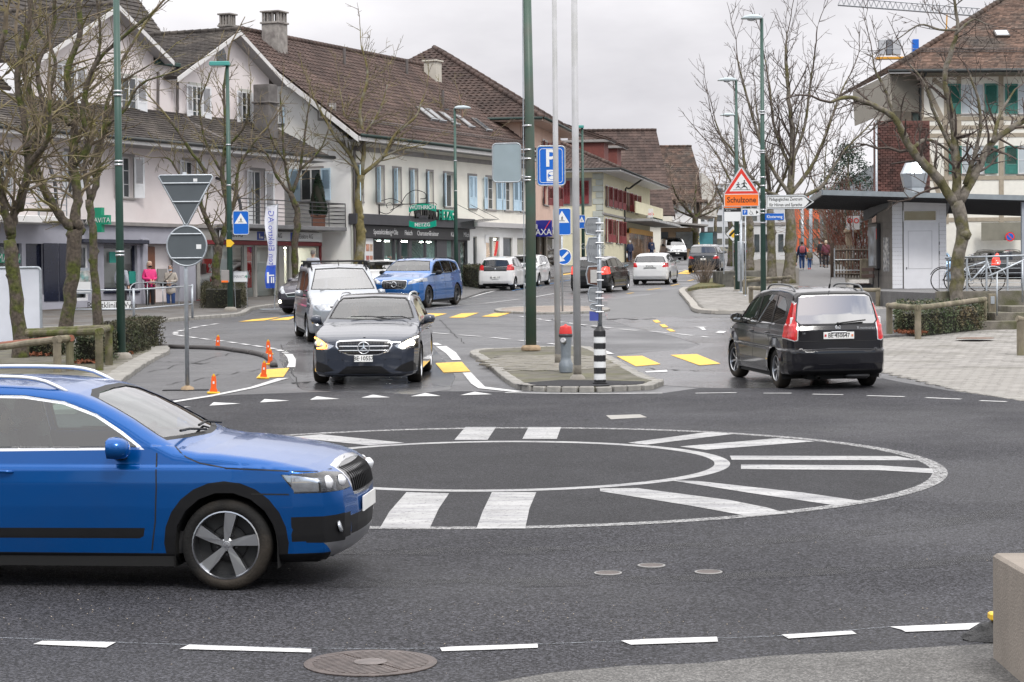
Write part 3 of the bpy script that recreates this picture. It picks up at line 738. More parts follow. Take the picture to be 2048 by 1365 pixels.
def add_wheel(car,x,y,r,w,rr,style,rimm,side,disc=True,steer=0.,bolts=False):
 M=MT((x,y,r))@MR(steer,4,'Z')
 if side<0:M=M@MR(PI_,4,'Z')
 key=('wh',r,w,rr,style,rimm.name)
 if key not in MATS:
  ty,rim,back=wheel_mesh(r,w,rr,style,rimm)
  MATS[key]=(ty.mesh('tyre',TYREM,True),rim.mesh('rim',rimm),back.mesh('brake_disc',mat('brake',(.03,.03,.03),.5,.5,var=0)))
 t,ri,bk=MATS[key]
 wo=link('wheel',t,car,M);link('rim',ri,wo);link('brake_disc',bk,wo)
 if bolts:
  b=MB();Mx=MR(-PI_/2,4,'X');f=w/2*.62
  for i in range(5):
   a=2*PI_*(i+.5)/5+PI_/2;b.lathe([(.001,f+.006),(.011,f+.004),(.013,f-.012)],8,MT((rr*.3*cos(a),0,rr*.3*sin(a)))@Mx)
  b_=part('wheel_bolts',b,J0,wo);b_['kind']='stuff'
  c=MB();c.lathe([(.001,f+.004),(.024,f+.003),(.028,f-.004)],16,Mx);part('hub_cap',c,J3,wo)
 return wo
def side_strip(bv,pts,w,off=.002,axis='y',sgn=1):
 mb=MB();Q=[]
 for a,b in pts:
  if axis=='y':o,d=V3((a,3,b)),V3((0,-1,0))
  elif axis=='x':o,d=V3((6*sgn,a,b)),V3((-sgn,0,0))
  else:o,d=V3((a,b,4)),V3((0,0,-1))
  h=bv.ray_cast(o,d)
  if h[0]is not None:Q.append((h[0],h[1]if h[1].dot(d)<0 else-h[1]))
 vs=[]
 for i,(p,n)in enumerate(Q):
  t=Q[min(i+1,len(Q)-1)][0]-Q[max(i-1,0)][0];s_=n.cross(t).normalized()*w/2
  vs+=[p+n*off+s_,p+n*off-s_]
 fs=[(2*i,2*i+1,2*i+3,2*i+2)for i in range(len(Q)-1)]
 mb.add(vs,fs);return mb
def both(mb):
 n=len(mb.v);v=[(x,-y,z)for x,y,z in mb.v];mb.v+=v;mb.f+=[tuple(i+n for i in f[::-1])for f in mb.f];return mb
def seg(pts,step=.06):
 o=[]
 for(a,b),(c,d)in zip(pts,pts[1:]):
  n=max(1,int(math.hypot(c-a,d-b)/step));o+=[(a+(c-a)*i/n,b+(d-b)*i/n)for i in range(n)]
 return o+[pts[-1]]
def seat(mb,x,y,z,w=.5):
 M=MT((x,y,z))
 mb.cbox(-.02,.48,-w/2,w/2,-.12,.05,.04,M);Mb=M@MR(R(-14),4,'Y')
 mb.cbox(-.12,0.,-w/2,w/2,0,.6,.05,Mb);mb.cbox(-.09,0.,-.13,.13,.63,.82,.04,Mb)
def car_place(x,y,head):
 z=UPN;d=V3((cos(head),sin(head),0));d=(d-z*d.dot(z)).normalized();yv=z.cross(d)
 p=gpt(x,y,.004)
 return Matrix(((d.x,yv.x,z.x,p.x),(d.y,yv.y,z.y,p.y),(d.z,yv.z,z.z,p.z),(0,0,0,1)))
def J7(sp,M,label,cat='car',group=None,name='car'):
 L,Wd,H=sp['L'],sp['W'],sp['H'];h=sp.get('h',.045);car=J8(name,label,cat,M,group);car['category']=cat
 prof=sp['prof'];hw=Wd/2
 plan=sp['plan'];inset=sp['inset'];belt=smf(sp['belt'])if 'belt'in sp else None
 bz=lerpf(sp['belt']);lean=sp.get('lean',.42);insf=lerpf([(z,v)for z,v in inset]);crown=sp.get('crown',.06);fc=sp.get('fcurve',.1);rc=sp.get('rcurve',.07)
 xm=L/2;sh_=sp.get('shoulder',.02);kk=sp.get('k',.09);wf=sp.get('wf',0)
 def fn(X,Y,Z):
  y=np.abs(Y);t=np.clip((X-xm)/1.2,-1,1);X2=X+np.where(X>xm,fc,-rc)*y*y*np.abs(t)
  d1=sd_poly(X2,Z+crown*y*y*np.clip((Z-.7)/.4,0,1),prof)
  up=np.clip(Z-bz(X),0,9)
  ins=insf(Z)*(Z<bz(X)+.03)+(insf(bz(X))+sh_*np.clip(up/.03,0,1)+lean*np.clip(up-.02,0,9))*(Z>=bz(X)+.03)
  for(x0,rr_,amt)in sp.get('flare',[]):
   dd=np.sqrt((X-x0)**2+(Z-sp['wr'])**2);ins=ins-amt*np.clip(1-np.abs(dd-rr_)/.14,0,1)
  d2=sd_poly(X,y+ins,plan)
  return smax(d1,d2,kk)
 S=Shell(fn,(-.12,L+.12,hw+.06,sp.get('zb',.14)-.06,H+.06),h)
 wr=sp['wr'];ar=sp.get('arch',wr+.045);ax=sp['axles'];side=lambda c:c.y>.3
 for x0 in ax:S.cut(ellip(x0,wr+.01,ar,n=18),'y','arch',zone=side,nmin=-.3)
 S.drop('arch')
 for c in sp['cuts']:
  reg,axis,poly=c[0],c[1],c[2];o=c[3]if len(c)>3 else{}
  if o.get('seal'):S.cut(grow(poly,o['seal']),axis,o.get('sealreg','seal'),o.get('sign',1),o.get('zone'),o.get('nmin',.15),o.get('only',None))
  onl=o.get('only',None)
  if onl and o.get('seal'):onl=list(onl)+[i for i,n in S.regs.items()if n==o.get('sealreg','seal')]
  S.cut(poly,axis,reg,o.get('sign',1),o.get('zone'),o.get('nmin',.15),onl)
 names=sp['mats'];bv=S.bvh()
 S.obj('body','body',names['body'],car,join=True)
 for reg in sorted(set(S.regs.values())):
  if reg in('body','arch'):continue
  m_=names.get(reg,J0);nm=sp.get('names',{}).get(reg,reg)
  if reg in sp.get('backs',{}):S.obj(reg,'lamp_housing',sp['backs'][reg],car,off=-.045)
  S.obj(reg,nm,m_,car,off=-.006 if 'window'in nm or reg=='windscreen'else 0.)
# wheel houses and floor
 w=MB()
 for x0 in ax:
  n=14;yi,yo=hw-.36,hw-.035;A=[(x0+ar*cos(PI_*k/n),wr+.01+ar*sin(PI_*k/n))for k in range(n+1)];A=[(A[0][0],.16)]+A+[(A[-1][0],.16)]
  for s_ in(1,-1):
   b=len(w.v);w.v+=[(x,s_*yo,z)for x,z in A]+[(x,s_*yi,z)for x,z in A];k=len(A)
   w.f+=[(b+i,b+i+1,b+k+i+1,b+k+i)for i in range(k-1)]+[tuple(b+k+i for i in range(k))]
 zf=sp.get('zb',.14)+.05
 w.box(.25,L-.3,-hw+.38,hw-.38,zf-.03,zf+.05);w.box(ax[0]+ar,ax[1]-ar,-hw+.06,hw-.06,zf-.02,zf+.06)
 part('underbody',w,DARKU,car)
# cabin
 c=MB();x0,x1=sp['cabin'];zs=sp.get('zseat',.52);bl=float(bz(np.array((x0+x1)/2)))
 c.box(x0-.25,x1+.45,-hw+.16,hw-.16,zf+.06,zs-.14);part('cabin_floor',c,INTER,car)
 if sp.get('seats',True):
  for x,ys in((x1-.95,(-.37,.37)),(x0+.35,(-.4,0,.4))):
   for y in ys:st=MB();seat(st,x,y,zs,.5 if len(ys)==2 else.38);part('seat',st,SEATM,car,True)
  d=MB();d.cbox(x1-.12,x1+.45,-hw+.17,hw-.17,bl-.28,bl-.03,.04);part('dashboard',d,INTER,car)
  sw=MB();T=MT((x1-.25,.37,bl-.06))@MR(R(-62),4,'Y')
  sw.tube([T@V3((.18*cos(a),.18*sin(a),0))for a in[2*PI_*k/16 for k in range(17)]],.014,6);sw.tube([T@V3((-.17,0,0)),T@V3((.17,0,0))],.02,6);part('steering_wheel',sw,J0,car,True)
  if sp.get('shelf',True):
   q=MB();q.box(x0-.35,x0+.05,-hw+.2,hw-.2,bl-.1,bl-.06);part('parcel_shelf',q,INTER,car)
# wheels
 for i,x0 in enumerate(ax):
  for s_ in(1,-1):add_wheel(car,x0,s_*(hw-.13),wr,sp.get('ww',.215),sp.get('rim',wr*.66),sp.get('wstyle','seven'),sp.get('rimm',Q2),s_,steer=sp.get('steer',0)if i==1 else 0,bolts=sp.get('bolts',False))
# seams
 if sp.get('seams'):
  for pts in sp['seams']:K0('door_seam',both(side_strip(bv,seg(pts),sp.get('seamw',.008))),H3,car)
 for pts,ax_,sg in sp.get('seams2',[]):
  part('panel_seam',both(side_strip(bv,seg(pts),sp.get('seamw',.008),axis=ax_,sgn=sg)),H3,car)
 for(x,z)in sp.get('handles',[]):
  h_=bv.ray_cast(V3((x,3,z)),V3((0,-1,0)))[0]
  for s_ in(1,-1):
   if h_ is None:continue
   hm=MB();y=h_.y
   hm.tube(bend([(x-.1,y-.01,z),(x-.08,y+.022,z+.003),(x,y+.034,z+.004),(x+.08,y+.022,z),(x+.1,y-.01,z-.003)],3),[.006]+[.013]*11+[.006]if False else.0125,8)
   hm.v=[(a,b*s_,c_)for a,b,c_ in hm.v]
   if s_<0:hm.f=[f[::-1]for f in hm.f]
   part('door_handle',hm,sp.get('handlem',names['body']),car,True)
# mirrors
 mx,mz=sp['mirror'];hy=bv.ray_cast(V3((mx-.05,3,mz-.07)),V3((0,-1,0)))[0];my=hy.y if hy is not None else hw-.1
 for s_ in(1,-1):
  mm=MB();my2=my+.03
  prof_=[(0,-.07),(.05,-.075),(.17,-.06),(.205,0),(.19,.065),(.1,.085),(.02,.065)]
  rings=[]
  for xo,sc in((-.045,1.),(0.,1.04),(.05,.95),(.085,.72),(.1,.35)):
   rings.append([(mx+xo,my2+.1+(a-.1)*sc,mz+b*sc)for a,b in prof_])
  n=len(prof_);V=[p for r_ in rings for p in r_];Fm=[(i*n+j,i*n+(j+1)%n,(i+1)*n+(j+1)%n,(i+1)*n+j)for i in range(4)for j in range(n)]+[tuple(range((4)*n,5*n))]
  mm.add(V,Fm);gl=MB();gl.add([(mx-.04,my2+.1+(a-.1)*.93,mz+b*.9)for a,b in prof_],[tuple(range(n))])
  arm=MB();arm.cbox(mx-.03,mx+.05,my-.05,my2+.06,mz-.085,mz-.05,.012)
  rr_=MB();rr_.add([(mx-.046,my2+.1+(a-.1)*1.,mz+b)for a,b in prof_]+[(mx-.046,my2+.1+(a-.1)*.9,mz+b*.88)for a,b in prof_],[(j,(j+1)%n,n+(j+1)%n,n+j)for j in range(n)])
  for q in(mm,gl,arm,rr_):
   if s_<0:q.v=[(a,-b,c_)for a,b,c_ in q.v];q.f=[f[::-1]for f in q.f]
  o=part('mirror',mm,sp.get('mirrorm',names['body']),car,True);part('mirror_glass',gl,mat('mirror_glass',(.7,.75,.78),.02,1.,var=0),o);part('mirror_arm',arm,J0,o);part('mirror_rim',rr_,J0,o)
# roof rails
 if 'rails'in sp:
  a,b,z0,rm,yy=sp['rails']
  for s_ in(1,-1):
   pts=[]
   for k in range(15):
    x=a+(b-a)*k/14;hz=bv.ray_cast(V3((x,yy,4)),V3((0,0,-1)))[0];z=hz.z if hz is not None else H-.05
    e=min(k,14-k);lift={0:-.01,1:z0*.72}.get(e,z0);pts.append((x,yy*s_,z+lift))
   rl=MB();rl.tube(bend(pts,2),.016,8);part('roof_rail',rl,rm,car,True)
# plates
 for(px_,pz,pt,sg,pw,tilt)in sp.get('plates',[]):
  T=MT((px_,0,pz))@MR(0 if sg>0 else PI_,4,'Z')@MR(R(tilt),4,'Y')
  pb=MB();pb.cbox(-.004,.006,-pw/2,pw/2,-.055,.055,.003,T);po=part('licence_plate',pb,PLATEM,car)
  TT=T@Matrix(((0,0,1,.0075),(1,0,0,0),(0,1,0,0),(0,0,0,1)))
  text('plate_number',pt,po,TT,.098,H8,ext=.001,sx=.84 if pw>.35 else.9,bold=.0015)
 sp['_bv']=bv;sp['_S']=S
 return car
def H5(bv,o,d):
 h=bv.ray_cast(V3(o),V3(d));return h
def planof(L,hw,fr=1.,rr=1.):
 a=[(L,-1.2),(L+0.,0),(L-.015*fr,.34),(L-.07*fr,.34+(hw-.34)*.52),(L-.2*fr,hw-.1),(L-.42*fr,hw-.035),(L-.85*fr,hw-.004),(L*.55,hw),(L*.3,hw),(.55*rr,hw-.01),(.28*rr,hw-.04),(.12*rr,hw-.1),(.03*rr,hw-.26),(0.,.35),(0,0),(0,-1.2)]
 return a
LENSG=H2('lamp_glass',(.92,.94,.96),base=.08);HOUS=mat('lamp_housing',(.62,.64,.68),.18,.85,var=.3,K8=9)
J5=lambda x0:(lambda c:c.x>x0)
J6=lambda x0:(lambda c:c.x<x0)
BLUE=paintm('paint_bright_blue',(0.,.078,.3),.45,.2,.5)
# ---- 1 bright blue estate crossing the foreground
def spec_blue():
 L=4.685
 prof=[(4.5,.2),(4.63,.27),(4.685,.42),(4.685,.58),(4.655,.72),(4.6,.815),(4.42,.9),(4.12,.965),(3.8,1.01),(3.5,1.045),(3.1,1.245),(2.78,1.385),(2.5,1.455),(2.,1.49),(1.3,1.485),(.7,1.46),(.3,1.42),(.2,1.3),(.09,1.02),(.02,.88),(0,.72),(0,.5),(.05,.33),(.2,.22),(.6,.19),(4.2,.18)]
 dlo=[(3.185,1.015),(3.02,1.135),(2.8,1.262),(2.55,1.352),(2.25,1.395),(1.8,1.4),(1.2,1.39),(.75,1.355),(.5,1.27),(.48,1.12),(.6,1.055),(1.2,1.015),(2.2,1.005)]
 fd=[(3.14,1.03),(3.,1.125),(2.8,1.245),(2.55,1.333),(2.25,1.375),(1.99,1.38),(2.02,1.022)];rd=[(1.93,1.022),(1.9,1.38),(1.2,1.372),(1.08,1.04)];qd=[(1.,1.05),(1.12,1.365),(.75,1.335),(.55,1.25),(.53,1.13),(.62,1.075)]
 ws=[(-.1,1.075),(.7,1.09),(.66,1.18),(.6,1.3),(.55,1.365),(.35,1.395),(-.1,1.405)]
 hy=[(4.19,.838),(4.4,.842),(4.53,.833),(4.8,.83),(4.8,.7),(4.53,.7),(4.3,.7)];hx=[(.46,.705),(.58,.7),(.95,.7),(.95,.84),(.7,.845),(.5,.82)]
 cuts=[('window_front','y',fd,{'seal':.022,'sealreg':'window_frame'}),('window_rear','y',rd,{'seal':.02,'sealreg':'window_frame'}),('window_quarter','y',qd,{'seal':.02,'sealreg':'window_frame'}),('windscreen','x',ws,{'seal':.02,'sealreg':'screen_seal','zone':J5(2.3),'nmin':.1}),('headlight','y',hy,{'zone':J5(4),'nmin':.32}),('headlight','x',hx,{'zone':J5(4),'nmin':.25,'only':[0]}),('grille','x',[(-.1,.645),(.38,.66),(.47,.8),(.45,.845),(.2,.862),(-.1,.868)],{'seal':.02,'sealreg':'grille_chrome','zone':J5(4.2)}),('lower_grille','x',[(-.1,.36),(.46,.36),(.5,.5),(-.1,.5)],{'zone':J5(4.2)}),('fog_trim','y',[(4.345,.505),(4.6,.535),(4.8,.54),(4.8,.36),(4.62,.33),(4.36,.34)],{'zone':J5(4),'nmin':.2,'only':[0]}),('fog_trim','x',[(.47,.35),(.95,.35),(.95,.53),(.5,.53)],{'zone':J5(4.2),'nmin':.2,'only':[0]}),('skid_plate','x',[(-.1,.2),(.66,.22),(.78,.34),(.6,.36),(-.1,.355)],{'zone':J5(4.2),'nmin':-.2,'only':[0]}),('skid_plate','y',[(4.58,.37),(4.8,.4),(4.8,.2),(4.52,.25)],{'zone':J5(4.4),'nmin':-.1,'only':[0]})]
 for x0 in(3.785,1.105):cuts.append(('arch_trim','y',ellip(x0,.34,.375+.078,n=24),{'nmin':-.2,'zone':lambda c:c.y>.5 and c.z>.16,'only':[0]}))
 cuts+=[('sill_trim','y',[(.1,.1),(4.6,.1),(4.6,.262),(.1,.275)],{'nmin':-.8,'zone':lambda c:c.y>.5,'only':[0]}),('side_moulding','y',[(1.3,.375),(3.155,.375),(3.185,.392),(3.195,.452),(1.3,.447)],{'only':[0]})]
 return dict(L=L,W=1.814,H=1.49,h=.024,prof=sm2(prof,2),plan=planof(L,.907),inset=[(.15,.13),(.26,.045),(.4,.022),(.6,.004),(.78,0.),(.885,.012),(.905,.03),(1.05,.062)],belt=[(0,1.02),(2.5,1.),(4.7,1.02)],lean=.42,wr=.328,arch=.375,axles=(1.105,3.785),cuts=cuts,cabin=(1.2,3.1),zseat=.55,bolts=True,wstyle='five',rim=.248,ww=.225,fcurve=.13,k=.075,shoulder=.02,mats=dict(body=BLUE,window_front=CGLASS,window_rear=Q9,window_quarter=Q9,windscreen=CGLASSF,screen_seal=H3,window_frame=J3,headlight=LENSG,grille=GLOSSB,grille_chrome=J3,lower_grille=J0,fog_trim=J0,skid_plate=Q2,arch_trim=J0,sill_trim=J0,side_moulding=J0),names=dict(window_front='window',window_rear='window',window_quarter='window'),backs={'headlight':HOUS},seams=[[(3.285,.99),(3.29,.75),(3.275,.5),(3.24,.29)],[(1.96,1.),(1.96,.6),(1.95,.29)],[(1.16,1.),(1.2,.8),(1.3,.6),(1.36,.29)],[(3.4,1.03),(3.5,.96),(3.6,.92),(3.8,.885),(4.1,.87),(4.5,.845)],[(3.98,.7),(4.25,.695)]],handles=[(2.13,.86),(1.32,.87)],mirror=(3.02,1.03),rails=(.35,2.55,.062,mat('rail_silver',(.72,.73,.75),.3,.6,var=0),.6),seamw=.01)
# ---- 2 dark blue grey estate facing the camera
DGREY=paintm('paint_dark_slate',(.04,.048,.068),.4,.2,.8)
def spec_slate():
 L=4.9
 prof=[(4.74,.15),(4.87,.19),(4.895,.34),(4.9,.55),(4.86,.7),(4.78,.775),(4.6,.845),(4.2,.93),(3.8,.985),(3.5,1.015),(3.15,1.19),(2.85,1.335),(2.55,1.425),(2.1,1.46),(1.3,1.45),(.7,1.42),(.35,1.37),(.12,1.05),(0,.85),(0,.5),(.1,.25),(.4,.18),(4.4,.14)]
 ws=[(-.1,1.055),(.72,1.075),(.67,1.2),(.6,1.34),(.545,1.385),(-.1,1.415)]
 dl=[(3.2,1.),(2.8,1.25),(2.4,1.355),(1.5,1.37),(.8,1.33),(.5,1.2),(.6,1.03)]
 cuts=[('window_side','y',dl,{'seal':.015,'sealreg':'window_frame'}),('windscreen','x',ws,{'seal':.02,'sealreg':'screen_seal','zone':J5(2.3),'nmin':.1}),('headlight','x',[(.5,.665),(.6,.6),(.76,.59),(.95,.64),(.95,.815),(.86,.825),(.7,.765)],{'zone':J5(3.9),'nmin':.08}),('headlight','y',[(4.42,.66),(4.95,.58),(4.95,.8),(4.6,.82),(4.35,.8)],{'zone':J5(3.9),'nmin':.5,'only':[0]}),('grille','x',[(-.1,.505),(.25,.525),(.4,.58),(.455,.66),(.45,.715),(.4,.735),(-.1,.75)],{'seal':.02,'sealreg':'grille_chrome','zone':J5(4.2)}),('lower_grille','x',[(-.1,.19),(.46,.19),(.38,.25),(.3,.32),(-.1,.335)],{'zone':J5(4.2)}),('side_intake','x',[(.5,.245),(.7,.215),(.845,.23),(.85,.34),(.8,.4),(.62,.34)],{'zone':J5(4.),'nmin':.12}),('lip_trim','x',[(-.1,.155),(.7,.15),(.86,.175),(.86,.195),(.7,.172),(-.1,.178)],{'zone':J5(4.1),'nmin':-.1,'only':[0]})]
 return dict(L=L,W=1.854,H=1.46,h=.026,prof=sm2(prof,2),plan=planof(L,.927,1.15),inset=[(.12,.05),(.22,.012),(.4,.004),(.6,0.),(.74,.012),(.85,.02),(.9,.05),(1.05,.085)],belt=[(0,.98),(2.5,.97),(4.9,.98)],lean=.44,wr=.332,arch=.372,axles=(1.166,4.04),cuts=cuts,cabin=(1.2,3.1),zseat=.52,wstyle='twin5',rim=.24,ww=.235,k=.085,fcurve=.12,mats=dict(body=DGREY,window_side=Q9,windscreen=CGLASSF,screen_seal=H3,window_frame=J3,headlight=LENSG,grille=GLOSSB,grille_chrome=J3,lower_grille=J0,side_intake=J0,lip_trim=J3),names=dict(window_side='window'),backs={'headlight':HOUS},seams=[[(3.3,.98),(3.3,.5),(3.25,.25)],[(2.1,1.),(2.1,.25)],[(3.45,1.),(4.,.9),(4.45,.83)]],handles=[(2.3,.84),(1.35,.84)],mirror=(3.02,1.03),rails=(.4,2.7,.05,mat('rail_silver',(.72,.73,.75),.3,.6,var=0),.62),plates=[(4.955,.455,'BE\u00b710557',1,.31,-4)],seamw=.008)
# ---- 3 black high-roofed MPV seen from behind
BLACKC=paintm('paint_black',(.005,.005,.008),.1,.12,.55)
def spec_roomy():
 L=4.205
 prof=[(4.05,.2),(4.17,.28),(4.205,.45),(4.18,.62),(4.05,.77),(3.85,.87),(3.5,.985),(3.25,1.06),(2.85,1.34),(2.6,1.47),(2.35,1.54),(1.8,1.595),(1.2,1.605),(.7,1.59),(.38,1.555),(.28,1.5),(.17,1.2),(.11,1.02),(.075,.95),(.07,.64),(.015,.63),(0,.58),(0.,.42),(.03,.3),(.15,.24),(.5,.22),(3.9,.19)]
 fd=[(3.05,1.06),(2.72,1.335),(2.42,1.41),(2.14,1.425),(2.16,1.),(2.6,1.01)];rd=[(2.07,.99),(2.07,1.44),(1.7,1.475),(1.28,1.485),(1.24,1.02)];qd=[(1.16,1.03),(1.2,1.475),(.8,1.435),(.62,1.33),(.56,1.15)]
 rw=[(-.1,1.05),(.6,1.045),(.655,1.1),(.62,1.3),(.585,1.47),(.52,1.505),(-.1,1.515)]
 tl=[(.655,1.),(.665,.8),(.7,.785),(.9,.86),(.9,1.25),(.66,1.385),(.645,1.25)]
 cuts=[('window_front','y',fd,{'seal':.014}),('window_rear','y',rd,{'seal':.014}),('window_quarter','y',qd,{'seal':.014}),('rear_window','x',rw,{'sign':-1,'seal':.018,'zone':J6(.9),'nmin':.1}),('tail_light','x',tl,{'sign':-1,'zone':J6(.9),'nmin':.06,'only':[0],'seal':.016,'sealreg':'lamp_edge'}),('tail_light','y',[(-.1,.81),(.165,.81),(.3,.95),(.37,1.12),(.36,1.26),(.27,1.37),(-.1,1.37)],{'zone':J6(.6),'nmin':.35,'only':[0],'seal':.014,'sealreg':'lamp_edge'}),('windscreen','x',[(-.1,1.09),(.62,1.11),(.55,1.44),(-.1,1.47)],{'zone':J5(2.3),'nmin':.1,'seal':.018}),('plate_recess','x',[(-.1,.785),(.285,.785),(.33,.82),(.34,.93),(-.1,.93)],{'sign':-1,'zone':J6(.5),'seal':.012,'sealreg':'recess_edge'}),('headlight','y',[(3.6,.72),(4.3,.62),(4.3,.8),(3.7,.9)],{'zone':J5(3.4),'nmin':.3}),('lower_trim','x',[(-.1,.18),(.75,.18),(.72,.32),(-.1,.34)],{'sign':-1,'zone':J6(.8),'nmin':-.5,'only':[0]})]
 return dict(L=L,W=1.684,H=1.605,h=.024,prof=prof,plan=planof(L,.842,1.,.75),inset=[(.2,.05),(.3,.015),(.45,0.),(.62,0.),(.65,.018),(.85,.014),(.92,.03),(1.05,.05)],belt=[(0,1.),(2.2,.99),(3.2,1.03),(4.2,1.)],lean=.3,wr=.31,arch=.345,axles=(.83,3.44),cuts=cuts,cabin=(.9,2.9),zseat=.6,wstyle='seven',rim=.205,ww=.2,k=.055,fcurve=.12,rcurve=.05,flare=[(.83,.36,.018),(3.44,.36,.018)],steer=.12,mats=dict(body=BLACKC,window_front=CGLASS,window_rear=Q9,window_quarter=Q9,rear_window=H2('rear_glass',(.12,.15,.16),base=.5,power=.6),tail_light=REDL,lamp_edge=mat('lamp_edge',(.75,.75,.77),.2,.7,var=0),windscreen=CGLASSF,seal=H3,plate_recess=BLACKC,recess_edge=BLACKC,headlight=CLEARL,lower_trim=J0),names=dict(window_front='window',window_rear='window',window_quarter='window'),sided=('tail_light','headlight','window_front','window_rear','window_quarter'),seams=[[(3.12,1.),(3.1,.6),(3.05,.3)],[(2.11,1.),(2.11,.28)],[(1.2,1.),(1.19,.75),(1.1,.62)],[(.43,.6),(.2,.615)]],seams2=[([(-.7,.775),(0.,.775),(.7,.775)],'x',-1),([(.7,.62),(0,.628),(-.7,.62)],'x',-1),([(.7,.62),(.7,.78)],'x',-1)],handles=[(2.25,.86),(1.3,.87)],mirror=(2.8,1.05),rails=(.55,2.2,.06,mat('rail_grey',(.12,.125,.13),.4,.3,var=0),.56),plates=[(.045,.862,'BE\u00b7450647',-1,.5,0)],seamw=.009)
TEMPL={'hatch':dict(prof=[(.965,.125),(.993,.19),(1,.33),(.995,.44),(.97,.53),(.93,.6),(.84,.665),(.755,.715),(.66,.86),(.6,.935),(.52,.985),(.4,1),(.25,.985),(.1,.945),(.045,.9),(.025,.7),(.005,.62),(0,.45),(.005,.28),(.03,.17),(.1,.14),(.9,.115)],dlo=[(.69,.7),(.61,.84),(.53,.925),(.4,.94),(.25,.925),(.16,.87),(.14,.73),(.3,.7)],belt=[(0,.7),(.5,.67),(1,.67)],ws=(.735,.945,.6),rw=(.7,.9),ax=(.165,.8)),'suv':dict(prof=[(.965,.135),(.99,.2),(1,.36),(.995,.5),(.975,.585),(.93,.63),(.84,.675),(.755,.715),(.66,.865),(.6,.94),(.53,.985),(.4,1),(.22,.99),(.09,.955),(.055,.91),(.03,.7),(.005,.6),(0,.42),(.005,.26),(.03,.18),(.1,.15),(.9,.13)],dlo=[(.69,.695),(.61,.84),(.53,.915),(.38,.93),(.22,.915),(.13,.86),(.115,.75),(.3,.69)],belt=[(0,.71),(.5,.67),(1,.67)],ws=(.735,.945,.6),rw=(.69,.91),ax=(.18,.805)),'mpv':dict(prof=[(.965,.12),(.99,.18),(1,.32),(.995,.42),(.97,.5),(.92,.56),(.86,.615),(.82,.65),(.72,.83),(.65,.925),(.585,.975),(.48,1),(.25,.998),(.08,.985),(.03,.96),(.018,.7),(0.,.6),(0,.42),(.005,.26),(.03,.17),(.1,.14),(.9,.11)],dlo=[(.76,.65),(.7,.79),(.63,.88),(.5,.9),(.25,.9),(.09,.885),(.075,.66),(.3,.645)],belt=[(0,.64),(.5,.635),(1,.65)],ws=(.67,.95,.66),rw=(.62,.92),ax=(.17,.8)),}
TEMPL['van']=TEMPL['mpv']
def H4(kind,L,W,H,paint,h=.05,wstyle='seven',front=None,rear=None,**k):
 T=TEMPL[kind];hw=W/2;sc=lambda P:[(x*L,z*H)for x,z in P]
 wb,wt,wx=T['ws'];r0,r1=T['rw'];tw=hw-.28;wr=k.get('wr',.31)
 dlo=sc(T['dlo']);xm=.45*L;zlo,zhi=min(z for x,z in dlo),max(z for x,z in dlo)
 def clip(a,b):
  P=dlo;
  for x0,s in((a,1),(b,-1)):
   Q=[]
   for i in range(len(P)):
    p,q=P[i-1],P[i];ip,iq=(p[0]-x0)*s>=0,(q[0]-x0)*s>=0
    if ip!=iq:t=(x0-p[0])/(q[0]-p[0]);Q.append((x0,p[1]+t*(q[1]-p[1])))
    if iq:Q.append(q)
   P=Q
  return P
 piv=k.get('pillars',(.24,.45));cuts=[]
 xs=[0]+[p*L for p in piv]+[L]
 for i in range(len(xs)-1):
  P=clip(xs[i]+.03,xs[i+1]-.03)
  if len(P)>2:cuts.append((('window_a','window_b','window_c')[i],'y',P,{'seal':.016}))
 cuts.append(('windscreen','x',[(-.1,wb*H+.02),(hw-.17,wb*H+.03),(hw-.25,(wb+wt)/2*H),(hw-.34,wt*H-.03),(-.1,wt*H)],{'zone':J5(wx*L-.5),'nmin':.1,'seal':.02}))
 rwm=k.get('rww',hw-.2)
 cuts.append(('rear_window','x',[(-.1,r0*H+.02),(rwm,r0*H+.03),(rwm-.1,r1*H-.03),(-.1,r1*H)],{'sign':-1,'zone':J6(.35*L),'nmin':.1,'seal':.018}))
 cuts+=front or[];cuts+=rear or[]
 m=dict(body=paint,window_a=Q9,window_b=Q9,window_c=CGLASS,windscreen=CGLASSF,rear_window=k.get('rwglass',Q9),seal=H3,headlight=CLEARL,grille=GLOSSB,grille_chrome=J3,tail_light=REDL,lower_trim=J0,lower_grille=J0,tail_panel=GLOSSB,chrome=J3)
 m.update(k.get('mats',{}))
 return dict(L=L,W=W,H=H,h=h,prof=sc(T['prof']),plan=planof(L,hw,k.get('fr',1.),.8),inset=[(.1,.06),(.22,.02),(.4,0.),(.6,0.),(.8,.015),(.86,.03),(1.1,.06)],belt=[(x*L,z*H)for x,z in T['belt']],lean=k.get('lean',.38 if kind!='mpv'else.24),wr=wr,arch=wr+.04,axles=(T['ax'][0]*L,T['ax'][1]*L),cuts=cuts,cabin=(.26*L,.66*L),zseat=.5*H*.7,wstyle=wstyle,k=.07,mats=m,names=dict(window_a='window',window_b='window',window_c='window'),sided=('headlight','tail_light','window_a','window_b','window_c'),seams=[[(.685*L,.66*H),(.68*L,.3*H),(.67*L,.17*H)],[(.45*L,.66*H),(.45*L,.17*H)],[(.25*L,.68*H),(.26*L,.42*H)]]if k.get('seams',True)else None,handles=k.get('handles',[(.49*L,.58*H),(.29*L,.59*H)]),mirror=(.645*L,k.get('mz',.7)*H),seamw=.012,**{q:k[q]for q in('rails','plates','rimm','rim','mirrorm','seats','flare','steer','handlem')if q in k})
def fpos(px,py,side,along,sp,head,axle=None):
 q=G(px,py);hw=sp['W']/2-.03;c,s=cos(head),sin(head)
 x=q.x-along*c+side*hw*s;y=q.y-along*s-side*hw*c
 return car_place(x,y,head)
